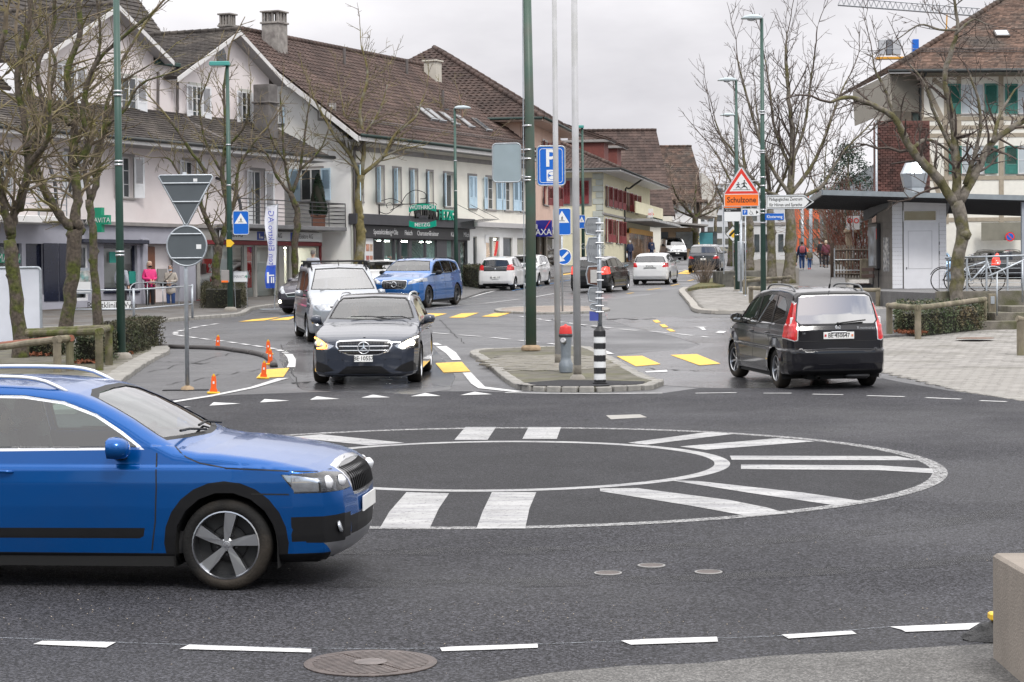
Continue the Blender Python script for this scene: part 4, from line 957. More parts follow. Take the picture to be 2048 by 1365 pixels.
def badge(car,bv,o,d,r,m=J3):
 h=H5(bv,o,d)
 if h[0]is None:return
 n=h[1]if h[1].dot(V3(d))<0 else-h[1]
 mb=MB();T=frame(h[0]+n*.004,n.cross(V3((0,0,1)))if abs(n.z)<.9 else V3((0,1,0)),n)
 return mb,T,h[0],n
# == 1 blue estate
sp=spec_blue();hd=R(-6);Mb=fpos(453,1183,-1,3.785,sp,hd)
car1=J7(sp,Mb,'bright blue estate car crossing the left foreground, cut off by the frame',name='blue_estate_car')
bv=sp['_bv']
# wiper, lamp internals, badge, grille ribs, washer lid, driver
wb=MB();wb.tube([(3.42,.55,1.09),(3.36,.3,1.12),(3.42,-.15,1.13)],.01,6);wb.tube([(3.45,-.05,1.09),(3.4,-.35,1.12),(3.4,-.62,1.13)],.01,6);K0('wiper',wb,J0,car1)
for s_ in(1,-1):
 ln=MB()
 for(x,y,z,r)in((4.5,.73,.765,.042),(4.57,.6,.765,.036)):
  T=MT((x,y*s_,z))@MR(R(78),4,'Y');ln.lathe([(r*1.25,0.),(r*1.2,.02),(r,.03),(r*.3,.045),(.001,.047)],16,T)
 K0('lamp_lens',ln,mat('lens',(.75,.77,.8),.05,.3,var=0,coat=1),car1,True)
 fg=MB();h_=H5(bv,(6,.66,.44),(-1,0,0))
 if h_[0]is not None:
  fg.lathe([(.045,0),(.045,.012),(.03,.016),(.001,.016)],14,MT((h_[0].x-.004,.66*s_,.44))@MR(R(75),4,'Y'));part('fog_lamp',fg,CLEARL,car1,True)
gr=MB()
for k in range(-7,8):
 y=k*.056;z0,z1=(.665,.845);pts=[]
 for j in range(5):
  z=z0+(z1-z0)*j/4;h_=H5(bv,(6,abs(y),z),(-1,0,0))
  if h_[0]is not None:pts.append((h_[0].x+.004,y,z))
 if len(pts)>2:gr.tube(pts,.0055,4)
K0('grille_rib',gr,J0,car1)
h_=H5(bv,(6,.001,.875),(-1,0,0));bd=MB();T=MT((h_[0].x+.006,0,.845))@MR(R(82),4,'Y');bd.lathe([(.046,-.01),(.046,.004),(.038,.007),(.034,.003),(.001,.006)],24,T);part('badge',bd,J3,car1,True)
pb=MB();pb.box(4.675,4.685,-.26,.26,.5,.61);part('licence_plate',pb,PLATEM,car1)
wl=MB();wl.add([(0,0,0)],[]);
# == 2 slate estate with indicator
sp=spec_slate();hd=R(-91.2);q=G(737,765);Mm=car_place(q.x-cos(hd)*4.04,q.y-sin(hd)*4.04,hd)
car2=J7(sp,Mm,'dark slate grey estate car driving towards the camera with amber indicator lit',name='slate_estate_car');bv=sp['_bv']
bars=MB()
for z in(.585,.655):
 pts=[]
 for k in range(-8,9):
  y=k*.052;h_=H5(bv,(6,abs(y),z),(-1,0,0));pts.append((h_[0].x+.012,y,z))
 bars.tube(pts,.011,6)
K0('grille_bar',bars,J3,car2,True)
mesh_=MB()
for k in range(-9,10):
 y=k*.047;mesh_.tube([(H5(bv,(6,abs(y),z),(-1,0,0))[0].x+.002,y,z)for z in(.53,.6,.67,.725)],.004,4)
K0('grille_rib',mesh_,J0,car2)
T=MT((H5(bv,(6,.001,.63),(-1,0,0))[0].x+.022,0,.628))@MR(R(90),4,'Y')
st=MB();st.lathe([(.105,-.015),(.108,0.),(.1,.01),(.09,.006),(.088,-.01)],28,T)
for k in range(3):
 a=PI_+2*PI_*k/3;u=V3((cos(a),sin(a),0));w_=V3((-sin(a),cos(a),0))
 st.add([T@(w_*.016),T@(u*.098),T@(w_*-.016),T@V3((0,0,.014)),T@(u*.1+V3((0,0,.003)))],[(0,3,4),(3,2,4)])
part('star_badge',st,J3,car2,True)
def onlamp(bv,P,m,name,par,s_,r=.009,off=.006):
 mb=MB();pts=[]
 for y,z in P:
  h_=H5(bv,(6,y,z),(-1,0,0))
  if h_[0]is not None:pts.append((h_[0].x+off,y*s_,z))
 if len(pts)>1:mb.tube(bend(pts,3),r,6);return part(name,mb,m,par,True)
# indicator: image left is the car's right side
onlamp(bv,[(.86,.79),(.72,.735),(.66,.68),(.7,.63),(.8,.62)],LAMPO,'indicator_lamp',car2,-1,.014)
onlamp(bv,[(.8,.73),(.75,.7)],LAMPO,'indicator_lamp',car2,-1,.035,-.01)
onlamp(bv,[(.88,.79),(.74,.74),(.6,.655),(.68,.615)],LAMPW,'daytime_lamp',car2,1,.011)
for s_ in(1,-1):
 ln=MB();
 for y,z in((.8,.7),(.7,.68)):
  h_=H5(bv,(6,y,z),(-1,0,0));ln.lathe([(.045,-.01),(.043,.012),(.03,.022),(.001,.026)],16,MT((h_[0].x-.004,y*s_,z))@MR(R(85),4,'Y'))
 K0('lamp_lens',ln,LAMPW if s_>0 else mat('lens',(.75,.77,.8),.05,.3,var=0),car2,True)
b=MB();h_=H5(bv,(4.72,0.,4),(0,0,-1));b.lathe([(.022,0),(.022,.004),(.001,.006)],16,MT((4.72,0,h_[0].z)));part('bonnet_badge',b,J3,car2)
wp=MB();wp.tube([(3.5,.35,1.05),(3.38,0,1.1),(3.4,-.35,1.095)],.009,5);wp.tube([(3.45,.7,1.04),(3.36,.55,1.09),(3.42,.1,1.09)],.009,5);K0('wiper',wp,J0,car2)
hl=MB();hl.cbox(2.75,2.85,-.13,.13,1.27,1.33,.02);part('rear_view_mirror',hl,J0,car2)
for s_ in(1,-1):
 for y in(.36,.6):
  sn=MB();h_=H5(bv,(6,y,.43),(-1,0,0));sn.lathe([(.012,-.002),(.011,.003),(.001,.004)],8,MT((h_[0].x,y*s_,.43))@MR(R(90),4,'Y'));part('parking_sensor',sn,J0,car2)
 pl_=MB()
 for p0 in((3.05,.56),(3.4,.6),(3.9,.58),(4.4,.5)):pass
# == 3 black roomy MPV
sp=spec_roomy();hd=R(99);Mr=fpos(1551,776,1,.83,sp,hd)
car3=J7(sp,Mr,'black high-roofed family car leaving the roundabout, seen from behind',name='black_family_car');bv=sp['_bv']
an=MB();an.tube([(.55,0,1.6),(.5,0,1.66)],.016,6);an.tube([(.52,0,1.64),(.3,0,2.02)],.005,5);part('aerial',an,J0,car3)
wp=MB();wp.tube([(.1,0.,1.045),(.08,-.06,1.06),(.085,-.45,1.1)],.012,6);wp.lathe([(.03,0),(.03,.03),(.001,.04)],10,MT((.1,0,1.04))@MR(R(-90),4,'Y'));part('rear_wiper',wp,J0,car3)
h_=H5(bv,(-3,.001,.985),(1,0,0));bd=MB();bd.lathe([(.045,-.005),(.045,.006),(.036,.009),(.033,.004),(.012,.006),(.001,.006)],24,MT((h_[0].x-.002,0,.985))@MR(R(-90),4,'Y'));part('badge',bd,J3,car3,True)
Tn=Matrix(((0,0,-1,h_[0].x-.012),(-1,0,0,-.46),(0,1,0,.975),(0,0,0,1)))
text('model_lettering','Roomster',car3,Tn,.07,J3,ext=.002,sx=1.1)
Tn=Matrix(((0,0,-1,h_[0].x-.012),(-1,0,0,.56),(0,1,0,.9),(0,0,0,1)));text('model_lettering','1.4',car3,Tn,.04,J3,ext=.002)
for s_ in(1,-1):
 rv=MB();h1=H5(bv,(-3,.715,1.1),(1,0,0));rv.cbox(h1[0].x-.006,h1[0].x+.01,min(.675*s_,.745*s_),max(.675*s_,.745*s_),1.04,1.15,.008);part('reversing_lamp',rv,mat('lamp_white_lens',(.75,.75,.74),.15,var=0,coat=1),car3)
ex=MB();ex.tube([(.3,.3,.2),(.06,.32,.19)],.028,10,False);ex.cbox(.15,.55,-.55,-.15,.16,.27,.04);part('exhaust',ex,mat('exhaust',(.1,.1,.1),.4,.8),car3,True)
th=MB();th.cbox(.02,.05,-.13,.13,.905,.925,.006);part('number_lamp_strip',th,J3,car3)
for s_,ch in((1,(.5,.02,.02)),(-1,(.75,.25,.12))):
 sh_=MB();sh_.box(.033,.0355,min(s_*.205,s_*.235),max(s_*.205,s_*.235),.845,.88);part('plate_shield',sh_,mat('shield%d'%s_,ch,.4,var=0),car3)
WHITEC=paintm('paint_white',(.74,.74,.74),0.,.3);SILV=paintm('paint_silver',(.34,.36,.39),.6,.28);BLU2=paintm('paint_mid_blue',(.02,.13,.4),.5,.25)
DG2=paintm('paint_dark_grey',(.035,.037,.045),.4,.25);BLK2=paintm('paint_jet',(.012,.012,.014),.3,.2);YEL=paintm('paint_yellow',(.75,.56,.03),0,.35);LBLU=paintm('paint_light_blue',(.25,.42,.62),.4,.3)
VLAMP=dict(zone=J5(2.8),nmin=.08)
def Z5(L,hw,H,hl,gr,low=None,xz=2.6):
 o=[('headlight','x',hl,{'zone':J5(xz),'nmin':.05}),('grille','x',gr,{'zone':J5(xz),'nmin':.1,'seal':.014,'sealreg':'grille_chrome'})]
 if low:o.append(('lower_grille','x',low,{'zone':J5(xz),'nmin':.1}))
 return o
def Z6(tl,low=None,extra=(),side=None):
 o=[('tail_light','x',tl,{'sign':-1,'zone':J6(1.3),'nmin':.05})]
 if side:o.append(('tail_light','y',side,{'zone':J6(1.3),'nmin':.4,'only':[0]}))
 if low:o.append(('lower_trim','x',low,{'sign':-1,'zone':J6(1.2),'nmin':-.3,'only':[0]}))
 return o+list(extra)
def simple_badge(car,sp,front,z,r=.05,m=J3):
 bv=sp['_bv'];h_=H5(bv,(8 if front else-3,.001,z),(-1 if front else 1,0,0))
 if h_[0]is None:return
 part('badge',MB().lathe([(r,-.005),(r,.006),(r*.8,.01),(.001,.008)],18,MT((h_[0].x,0,z))@MR(R(90 if front else-90),4,'Y')),m,car,True)
# 4 silver MPV with roof bars
L,W_,H=4.38,1.81,1.8;hw=W_/2
sp=H4('mpv',L,W_,H,SILV,h=.035,wstyle='cover',wr=.325,lean=.17,pillars=(.28,.5),front=Z5(L,hw,H,[(.5,.86),(.52,.78),(.62,.74),(.78,.76),(.95,.83),(.95,1.02),(.8,1.05),(.62,.99)],[(-.1,.8),(.4,.8),(.42,.85),(-.1,.86)],[(-.1,.3),(.55,.3),(.6,.42),(-.1,.44)])+[('headlight','y',[(3.85,.82),(4.4,.78),(4.4,.95),(4.,1.05),(3.75,1.03)],{'zone':J5(3),'nmin':.4,'only':[0]}),('bumper_strip','y',[(1.2,.52),(3.3,.52),(3.3,.6),(1.2,.6)],{'only':[0]})],mats={'bumper_strip':mat('grey_plastic',(.12,.12,.125),.5,var=.05),'windscreen':H2('tinted_screen',(.55,.55,.75),base=.28,power=.8),'window_a':Q9,'window_b':Q9},mz=.62)
hd=R(-79);M4=fpos(614,684,-1,sp['axles'][1],sp,hd)
car4=J7(sp,M4,'silver family van with black roof bars behind the slate estate','van',name='silver_van');bv=sp['_bv']
rb=MB()
for x in(1.3,2.35):rb.cbox(x-.03,x+.03,-.78,.78,H+.045,H+.075,.008)
K0('roof_bar',rb,J0,car4);ft=MB()
for x in(1.3,2.35):
 for s_ in(1,-1):ft.cbox(x-.05,x+.05,s_*.68-.05,s_*.68+.05,H-.09,H+.055,.015)
K0('bar_foot',ft,J0,car4)
rr_=MB()
for s_ in(1,-1):rr_.tube([(.5,s_*.69,H-.08),(.6,s_*.69,H-.03),(2.6,s_*.66,H-.045),(2.78,s_*.66,H-.12)],.018,6)
K0('roof_rail',rr_,J0,car4);an=MB();an.tube([(2.6,0,H-.03),(2.45,0,H+.1)],.012,5);part('aerial',an,J0,car4)
for s_ in(1,-1):
 h_=H5(bv,(6,.7,.47),(-1,0,0));f_=MB();T=MT((h_[0].x,.7*s_,.47))@MR(R(84),4,'Y');f_.lathe([(.085,-.02),(.085,.01),(.065,.014),(.05,.004),(.001,.006)],18,T);part('fog_lamp',f_,J3,car4,True)
wp=MB();wp.tube([(3.55,.3,1.16),(3.5,-.1,1.19),(3.52,-.55,1.19)],.01,5);K0('wiper',wp,J0,car4)
# 7 blue SUV
L,W_,H=4.69,1.9,1.66;hw=W_/2
sp=H4('suv',L,W_,H,BLU2,h=.035,wstyle='twin5',wr=.37,rimm=ALLOYD,lean=.36,front=Z5(L,hw,H,[(.48,.8),(.5,.9),(.66,.97),(.95,1.02),(.95,.9),(.72,.84)],[(-.1,.66),(.36,.66),(.42,.74),(.44,.88),(.4,.93),(-.1,.95)],[(-.1,.34),(.45,.34),(.4,.46),(-.1,.48)],3.3)+[('side_intake','x',[(.52,.44),(.8,.4),(.86,.52),(.56,.6)],{'zone':J5(3.3),'nmin':.1}),('headlight','y',[(4.15,.9),(4.7,.84),(4.7,1.),(4.1,1.02)],{'zone':J5(3.8),'nmin':.4,'only':[0]})]+[('arch_trim','y',ellip(x0,.37,.41+.05,n=20),{'nmin':-.2,'zone':lambda c:c.y>.5 and c.z>.18,'only':[0]})for x0 in()]+[('sill_trim','y',[(.4,.1),(4.2,.1),(4.2,.26),(.4,.26)],{'nmin':-.6,'zone':lambda c:c.y>.5,'only':[0]})],mats={'side_intake':J0,'sill_trim':J0,'arch_trim':J0,'window_a':H2('suv_glass',(.3,.36,.36),base=.2),'window_b':H2('suv_glass',(.3,.36,.36),base=.2)},mirrorm=J0,rails=(.5,2.6,.045,J0,.66))
hd=R(-107.5);M7=fpos(858,616,1,sp['axles'][1],sp,hd)
car7=J7(sp,M7,'mid blue SUV with dark grille and spoked wheels near the butcher',name='blue_suv');bv=sp['_bv']
T0=H5(bv,(8,.001,.8),(-1,0,0))[0].x+.015;part('ring_badge',MB().tube([(T0,.09*cos(a),.8+.09*sin(a))for a in[2*PI_*k/20 for k in range(21)]],.014,6,False),J3,car7,True)
part('grille_bar',MB().tube([(T0,.38,.69),(T0+.005,0,.8),(T0-.01,-.36,.91)],.01,5),J3,car7)
b=MB()
for k in range(-7,8):
 if k:h_=H5(bv,(8,abs(k*.055),.8),(-1,0,0));b.tube([(h_[0].x+.004,k*.055,.68),(h_[0].x+.004,k*.055,.9)],.006,4)
K0('grille_rib',b,J3,car7)
# 6 white hatch nose-on behind
L,W_,H=4.2,1.75,1.45;hw=W_/2
sp6=H4('hatch',L,W_,H,WHITEC,h=.05,front=Z5(L,hw,H,[(.46,.62),(.6,.64),(.86,.84),(.86,.9),(.66,.84)],[(-.1,.6),(.25,.6),(.3,.68),(-.1,.7)],[(-.1,.28),(.5,.28),(.45,.4),(-.1,.42)]),mats={'windscreen':H2('plain_screen',(.35,.45,.45),base=.2)})
q=G(752,596);M6=car_place(q.x+.2,q.y+1.3,R(-84));M6=M6@MT((-3.4,0,0))
car6=J7(sp6,M6,'white hatchback parked nose-on between the silver van and the blue SUV',name='white_hatchback')
# 5 dark small car left of the silver van
L,W_,H=4.05,1.72,1.47;hw=W_/2
sp=H4('hatch',L,W_,H,paintm('paint_plum_grey',(.045,.04,.058),.5,.25),h=.045,front=Z5(L,hw,H,[(.42,.66),(.58,.64),(.86,.84),(.86,.94),(.62,.86)],[(-.1,.58),(.34,.56),(.4,.64),(-.1,.7)],[(-.1,.26),(.52,.26),(.6,.44),(-.1,.48)]),mats={'lower_grille':J0})
hd=R(-112);M5=fpos(571,627,-1,sp['axles'][1],sp,hd)
car5=J7(sp,M5,'dark plum grey hatchback half hidden by the silver van',name='dark_hatchback')
f_=MB();h_=H5(sp['_bv'],(6,.62,.4),(-1,0,0))
if h_[0]is not None:f_.lathe([(.06,0),(.001,.02)],12,MT((h_[0].x+.005,-.62,.4))@MR(R(90),4,'Y'));part('fog_lamp',f_,LAMPW,car5)
# 8 white small hatch rear with black tailgate
L,W_,H=3.47,1.615,1.46;hw=W_/2
sp=H4('hatch',L,W_,H,WHITEC,h=.035,wr=.29,pillars=(.22,.48),wstyle='six',rear=[('tail_panel','x',[(-.1,.83),(.5,.83),(.55,1.02),(-.1,1.03)],{'sign':-1,'zone':J6(1),'nmin':.1})]+Z6([(.5,.86),(.76,.86),(.78,1.02),(.7,1.13),(.52,1.08)],[(-.1,.15),(.6,.16),(.55,.3),(-.1,.31)],side=[(-.1,.88),(.2,.88),(.25,1.1),(-.1,1.1)]),mats={'rear_window':CGLASS,'tail_panel':GLOSSB},plates=[(-.005,.56,'BE\u00b7 482 317',-1,.3,0)])
hd=R(79);M8=fpos(1031,581,-1,sp['axles'][0],sp,hd)
car8=J7(sp,M8,'small white hatchback with black tailgate panel parked beside the hedge',name='white_city_car',group=None);simple_badge(car8,sp,False,.92,.035)
text('door_lettering','vis',car8,Matrix(((-1,0,0,1.6),(0,0,-1,-hw-.004),(0,1,0,.75),(0,0,0,1)))@MR(0,4,'Z'),.25,mat('ink_grey',(.3,.32,.35),.5,var=0),ext=.001)if False else None
# 9 white small car behind it (front side)
L,W_,H=4.06,1.73,1.45;hw=W_/2
sp=H4('hatch',L,W_,H,WHITEC,h=.045,wr=.3,pillars=(.25,.46),front=Z5(L,hw,H,[(.45,.66),(.6,.62),(.86,.76),(.86,.95),(.62,.88)],[(-.1,.6),(.4,.6),(.4,.7),(-.1,.72)],[(-.1,.25),(.5,.25),(.5,.42),(-.1,.44)]),mats={'window_a':Q9,'window_b':Q9})
hd=R(-101.5);M9=fpos(1078,573,1,sp['axles'][1],sp,hd)
car9=J7(sp,M9,'white five-door hatchback parked nose towards the small white hatchback',name='white_parked_car')
# 10 black hatch rear
L,W_,H=4.18,1.71,1.475;hw=W_/2
sp=H4('hatch',L,W_,H,BLK2,h=.035,wr=.305,pillars=(.24,.47),wstyle='ten',rear=Z6([(.52,.76),(.58,.74),(.84,.76),(.84,1.02),(.7,1.07),(.56,1.02)],[(-.1,.15),(.6,.16),(.55,.28),(-.1,.3)],side=[(-.1,.78),(.22,.78),(.28,1.05),(-.1,1.05)]),mats={'tail_light':REDLIT,'rear_window':CGLASS})
hd=R(73);M10=fpos(1224,585,-1,sp['axles'][0],sp,hd)
car10=J7(sp,M10,'black hatchback with glowing red tail lamps behind the signpost',name='black_hatchback')
# 11 white hatch rear centre
L,W_,H=3.99,1.732,1.467;hw=W_/2
sp=H4('hatch',L,W_,H,WHITEC,h=.032,wr=.3,pillars=(.24,.47),wstyle='seven',rww=hw-.16,rear=Z6([(.58,.84),(.6,.8),(.86,.82),(.86,1.),(.64,1.02)],[(-.1,.15),(.6,.16),(.55,.24),(-.1,.26)],side=[(-.1,.83),(.2,.83),(.24,.99),(-.1,.99)]),plates=[(-0.,.86,'BE\u00b7604786',-1,.5,0)],mats={'rear_window':H2('teal_glass',(.16,.22,.22),base=.22),'spoiler':GLOSSB})
hd=R(78);q=G(1304,569.5);M11=car_place(q.x-.72*cos(hd),q.y-.72*sin(hd),hd)
car11=J7(sp,M11,'white hatchback driving away in the middle of the street',name='white_driving_car');simple_badge(car11,sp,False,.97,.035)
part('aerial',MB().tube([(.9,0,1.45),(.75,0,1.6)],.01,5),J0,car11);part('tailgate_handle',MB().cbox(0.,.03,-.3,.3,.765,.785,.004),GLOSSB,car11)
# 12 dark MPV rear
L,W_,H=4.77,1.88,1.66;hw=W_/2
sp=H4('suv',L,W_,H,DG2,h=.04,wr=.33,rww=hw-.13,rear=Z6([(.55,.86),(.58,.82),(.92,.84),(.92,.97),(.7,.98)],None,side=[(-.1,.85),(.35,.87),(.4,.97),(-.1,.97)]),plates=[(-0.,.8,'BE\u00b7',-1,.3,0)],mats={'rear_window':H2('teal_glass',(.16,.22,.22),base=.22)})
hd=R(80);q=G(1409,546);M12=car_place(q.x-.85*cos(hd),q.y-.85*sin(hd),hd)
car12=J7(sp,M12,'dark grey people carrier driving away beyond the white hatchback',name='grey_people_carrier');simple_badge(car12,sp,False,.93,.04)
# 13 white delivery van coming
L,W_,H=4.38,1.81,1.8;hw=W_/2
spv=H4('mpv',L,W_,H,WHITEC,h=.05,wr=.32,lean=.17,seams=False,front=Z5(L,hw,H,[(.46,.84),(.5,.78),(.7,.76),(.95,.83),(.95,1.),(.74,1.)],[(-.1,.8),(.44,.78),(.46,.88),(-.1,.9)],[(-.1,.28),(.6,.28),(.62,.66),(-.1,.7)]),plates=[(4.39,.58,'BE\u00b7',1,.3,0)],mats={'window_a':WHITEC,'window_b':WHITEC,'bumper':J0,'windscreen':H2('plain_screen',(.35,.45,.45),base=.2)},mirrorm=J0)
spv['cuts'].append(('bumper','x',[(.5,.18),(.95,.18),(.95,.66),(.6,.66)],{'zone':J5(3.4),'nmin':-.2,'only':[0]}))
q=G(1352,521);hd=R(-85);M13=car_place(q.x-3.6*cos(hd),q.y-3.6*sin(hd),hd)
car13=J7(spv,M13,'white delivery van with roof rack coming down the street','van',name='white_delivery_van')
part('roof_rack',MB().cbox(1.,2.9,-.72,.72,H+.03,H+.07,.01),J0,car13)
# 14 yellow van behind, copies of the others further up the street
spy=H4('mpv',L,W_,1.85,YEL,h=.06,wr=.32,lean=.17,seams=False,front=Z5(L,hw,1.85,[(.46,.84),(.5,.78),(.7,.76),(.95,.83),(.95,1.),(.74,1.)],[(-.1,.8),(.44,.78),(.46,.88),(-.1,.9)]),mats={'window_a':Q9,'window_b':Q9})
q=G(1392,512);hd=R(-85);c14=J7(spy,car_place(q.x-3.6*cos(hd),q.y-3.6*sin(hd),hd),'yellow van with a red roof sign behind the white delivery van','van',name='yellow_van')
part('roof_sign',MB().cbox(2.3,2.6,-.3,.3,1.85,1.98,.03),mat('sign_red',(.6,.05,.05),.4,var=0),c14)
q=G(1412,508);H1(car13,car_place(q.x,q.y+4,R(-88)),'white van following the yellow van')
# white van nose behind the bakery pedestrian
q=G(1312,512);H1(car13,car_place(q.x+1.2,q.y+4.2,R(-120)),'white van parked by the bakery, mostly hidden by a pedestrian')
# 16 black SUV rear at right of street, 17 dark SUV crossing
L,W_,H=4.6,1.88,1.62;hw=W_/2
sps=H4('suv',L,W_,H,BLK2,h=.05,wr=.36,rear=Z6([(.42,.92),(.45,.86),(.94,.88),(.94,1.04),(.5,1.02)],side=[(-.1,.88),(.3,.9),(.35,1.02),(-.1,1.02)]),plates=[(-0.,.78,'BE\u00b7',-1,.3,0)])
q=G(1481,528);hd=R(84);c16=J7(sps,car_place(q.x-.8*cos(hd),q.y-.8*sin(hd),hd),'black SUV queueing behind the green lamp post on the right of the street',name='black_suv')
q=G(1425,506);H1(c16,car_place(q.x-1,q.y+.5,R(-168)),'dark SUV turning across the street beyond the queue')
q=G(1440,490);H1(car13,car_place(q.x,q.y,R(-80)),'white box van far up the street')
# parked car with tall red lamps on the right
L,W_,H=4.69,1.9,1.66;hw=W_/2
spx=H4('suv',L,W_,H,BLK2,h=.035,wr=.37,rww=hw-.22,rear=Z6([(.6,1.05),(.66,.92),(.95,.9),(.95,1.),(.8,1.35),(.68,1.5),(.62,1.45)],None,side=[(-.1,.95),(.3,.95),(.22,1.1),(.38,1.42),(-.1,1.45)]),plates=[(-0.,.98,'BE\u00b7600085',-1,.5,0)],mats={'tail_light':REDLIT,'rear_window':Q9},rails=(.5,2.6,.045,ALLOYD,.66))
# --- buildings: local axes u (along the front), y (into the house), z (up)
def bframe(px,py,slope,flip=False):
 o=G(px,py);X=V3((slope,1,0)).normalized()if not flip else V3((1,slope,0)).normalized()
 Y=V3((-X.y,X.x,0));return Matrix(((X.x,Y.x,0,o.x),(X.y,Y.y,0,o.y),(0,0,1,o.z),(0,0,0,1)))
def loc(M,px,py,y=0.):
 X,Y,o=M.col[0].to_3d(),M.col[1].to_3d(),M.col[3].to_3d();d=ray(px,py)
 t=(o+Y*y-EYE).dot(Y)/d.dot(Y);p=EYE+d*t-o;return p.dot(X),p.z
def rct(M,x0,y0,x1,y1,y=0.):
 xm,ym=(x0+x1)/2,(y0+y1)/2;return loc(M,x0,ym,y)[0],loc(M,x1,ym,y)[0],loc(M,xm,y1,y)[1],loc(M,xm,y0,y)[1]
PINKW=mat('plaster_pink',(.76,.7,.69),.85,var=.05,K8=1.2,K7=.3,K2=60,col2=(.72,.65,.64),K3=.5)
WHW=mat('plaster_white',(.8,.795,.78),.85,var=.04,K8=1.5,K7=.3,K2=60,col2=(.73,.72,.69),K3=.5)
CREAMW=mat('plaster_cream',(.8,.77,.69),.85,var=.05,K8=1.5,K7=.3,K2=60)
YELW=mat('plaster_yellow',(.64,.6,.43),.85,var=.05,K8=1.5,K7=.3,K2=60)
LILAC=mat('render_lilac_grey',(.36,.36,.41),.8,var=.06,K8=1.5)
J2=mat('stone_trim_grey',(.27,.255,.245),.8,var=.1,K8=3,K7=.3)
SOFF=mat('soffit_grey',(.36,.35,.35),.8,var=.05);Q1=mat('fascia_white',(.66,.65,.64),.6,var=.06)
SHUTW=mat('shutter_white',(.68,.69,.71),.5,var=.05);SHUTB=mat('shutter_blue',(.5,.65,.76),.5,var=.05,K8=8);SHUTR=mat('shutter_red',(.2,.03,.032),.5,var=.1,K8=8);SHUTG=mat('shutter_green',(.03,.17,.14),.5,var=.15,K8=8)
Q0=mat('window_frame_white',(.68,.68,.68),.45,var=.03);WGL=mat('window_glass',(.05,.06,.065),.04,var=.6,K8=1.1,spec=.9);CURT=mat('curtain',(.45,.45,.43),.8,var=.2,K8=7,K6=(6,6,.4))
SHOPG=H2('shop_glass',(.84,.92,.9),base=.03)
Q3=mat('roof_tile_brown',(.058,.037,.031),.85,var=.25,K8=.7,K9=.3,K7=.3,K2=30,col2=(.08,.053,.044),K3=.5)
Q4=mat('roof_tile_dark',(.052,.044,.04),.9,var=.25,K8=.9,K9=.28,K7=.4,K2=30,col2=(.095,.082,.07),K3=.8)
TILEO=mat('roof_tile_old',(.1,.062,.046),.9,var=.25,K8=.8,K9=.45,K7=.4,K2=30,col2=(.06,.048,.04),K3=.7)
TILER=mat('roof_tile_red',(.125,.056,.046),.9,var=.25,K8=.8,K9=.4,K7=.4,K2=30,col2=(.08,.045,.04),K3=.6)
GUTT=mat('gutter_metal',(.055,.06,.06),.5,.5,var=.1);PIPE=mat('downpipe_brown',(.13,.115,.11),.5,.4,var=.1);IRON=mat('iron_grey',(.07,.07,.075),.5,.6,var=.1);GALV=mat('galvanised',(.42,.45,.48),.45,.7,var=.12,K8=12)
H9=mat('dark_timber',(.055,.035,.025),.8,var=.25,K8=6);ANTH=mat('anthracite',(.07,.07,.078),.5,.2,var=.08,K8=3);NAVY=mat('navy_panel',(.015,.018,.035),.18,var=.1);REDT=mat('dark_red_trim',(.19,.015,.02),.5,var=.08)
LAMPC=mat('ceiling_lamp',(1,.95,.85),.5,var=0,emit=55.);INW=mat('shop_wall_light',(.62,.6,.55),.8,var=.08);INF=mat('shop_floor',(.2,.18,.16),.6,var=.1)
def wall(par,u0,u1,z0,z1,holes,m,y=0.,Q6=.22,name='wall',back=True):
 us=sorted({u0,u1,*[h[i]for h in holes for i in(0,1)if u0<h[i]<u1]});zs=sorted({z0,z1,*[h[i]for h in holes for i in(2,3)if z0<h[i]<z1]})
 mb=MB()
 for a,b in zip(us,us[1:]):
  for c,d in zip(zs,zs[1:]):
   um,zm=(a+b)/2,(c+d)/2
   if any(h[0]<um<h[1]and h[2]<zm<h[3]for h in holes):continue
   mb.add([(a,y,c),(b,y,c),(b,y,d),(a,y,d)],[(0,1,2,3)])
 for h in holes:
  a,b,c,d=h[:4];e=y+Q6
  mb.add([(a,y,c),(a,e,c),(a,e,d),(a,y,d)],[(0,1,2,3)]);mb.add([(b,y,c),(b,y,d),(b,e,d),(b,e,c)],[(0,1,2,3)])
  mb.add([(a,y,c),(b,y,c),(b,e,c),(a,e,c)],[(0,1,2,3)]);mb.add([(a,y,d),(a,e,d),(b,e,d),(b,y,d)],[(0,1,2,3)])
 if back:mb.box(u0+.01,u1-.01,y+Q6+.06,y+Q6+.12,z0,z1)
 return part(name,mb,m,par)
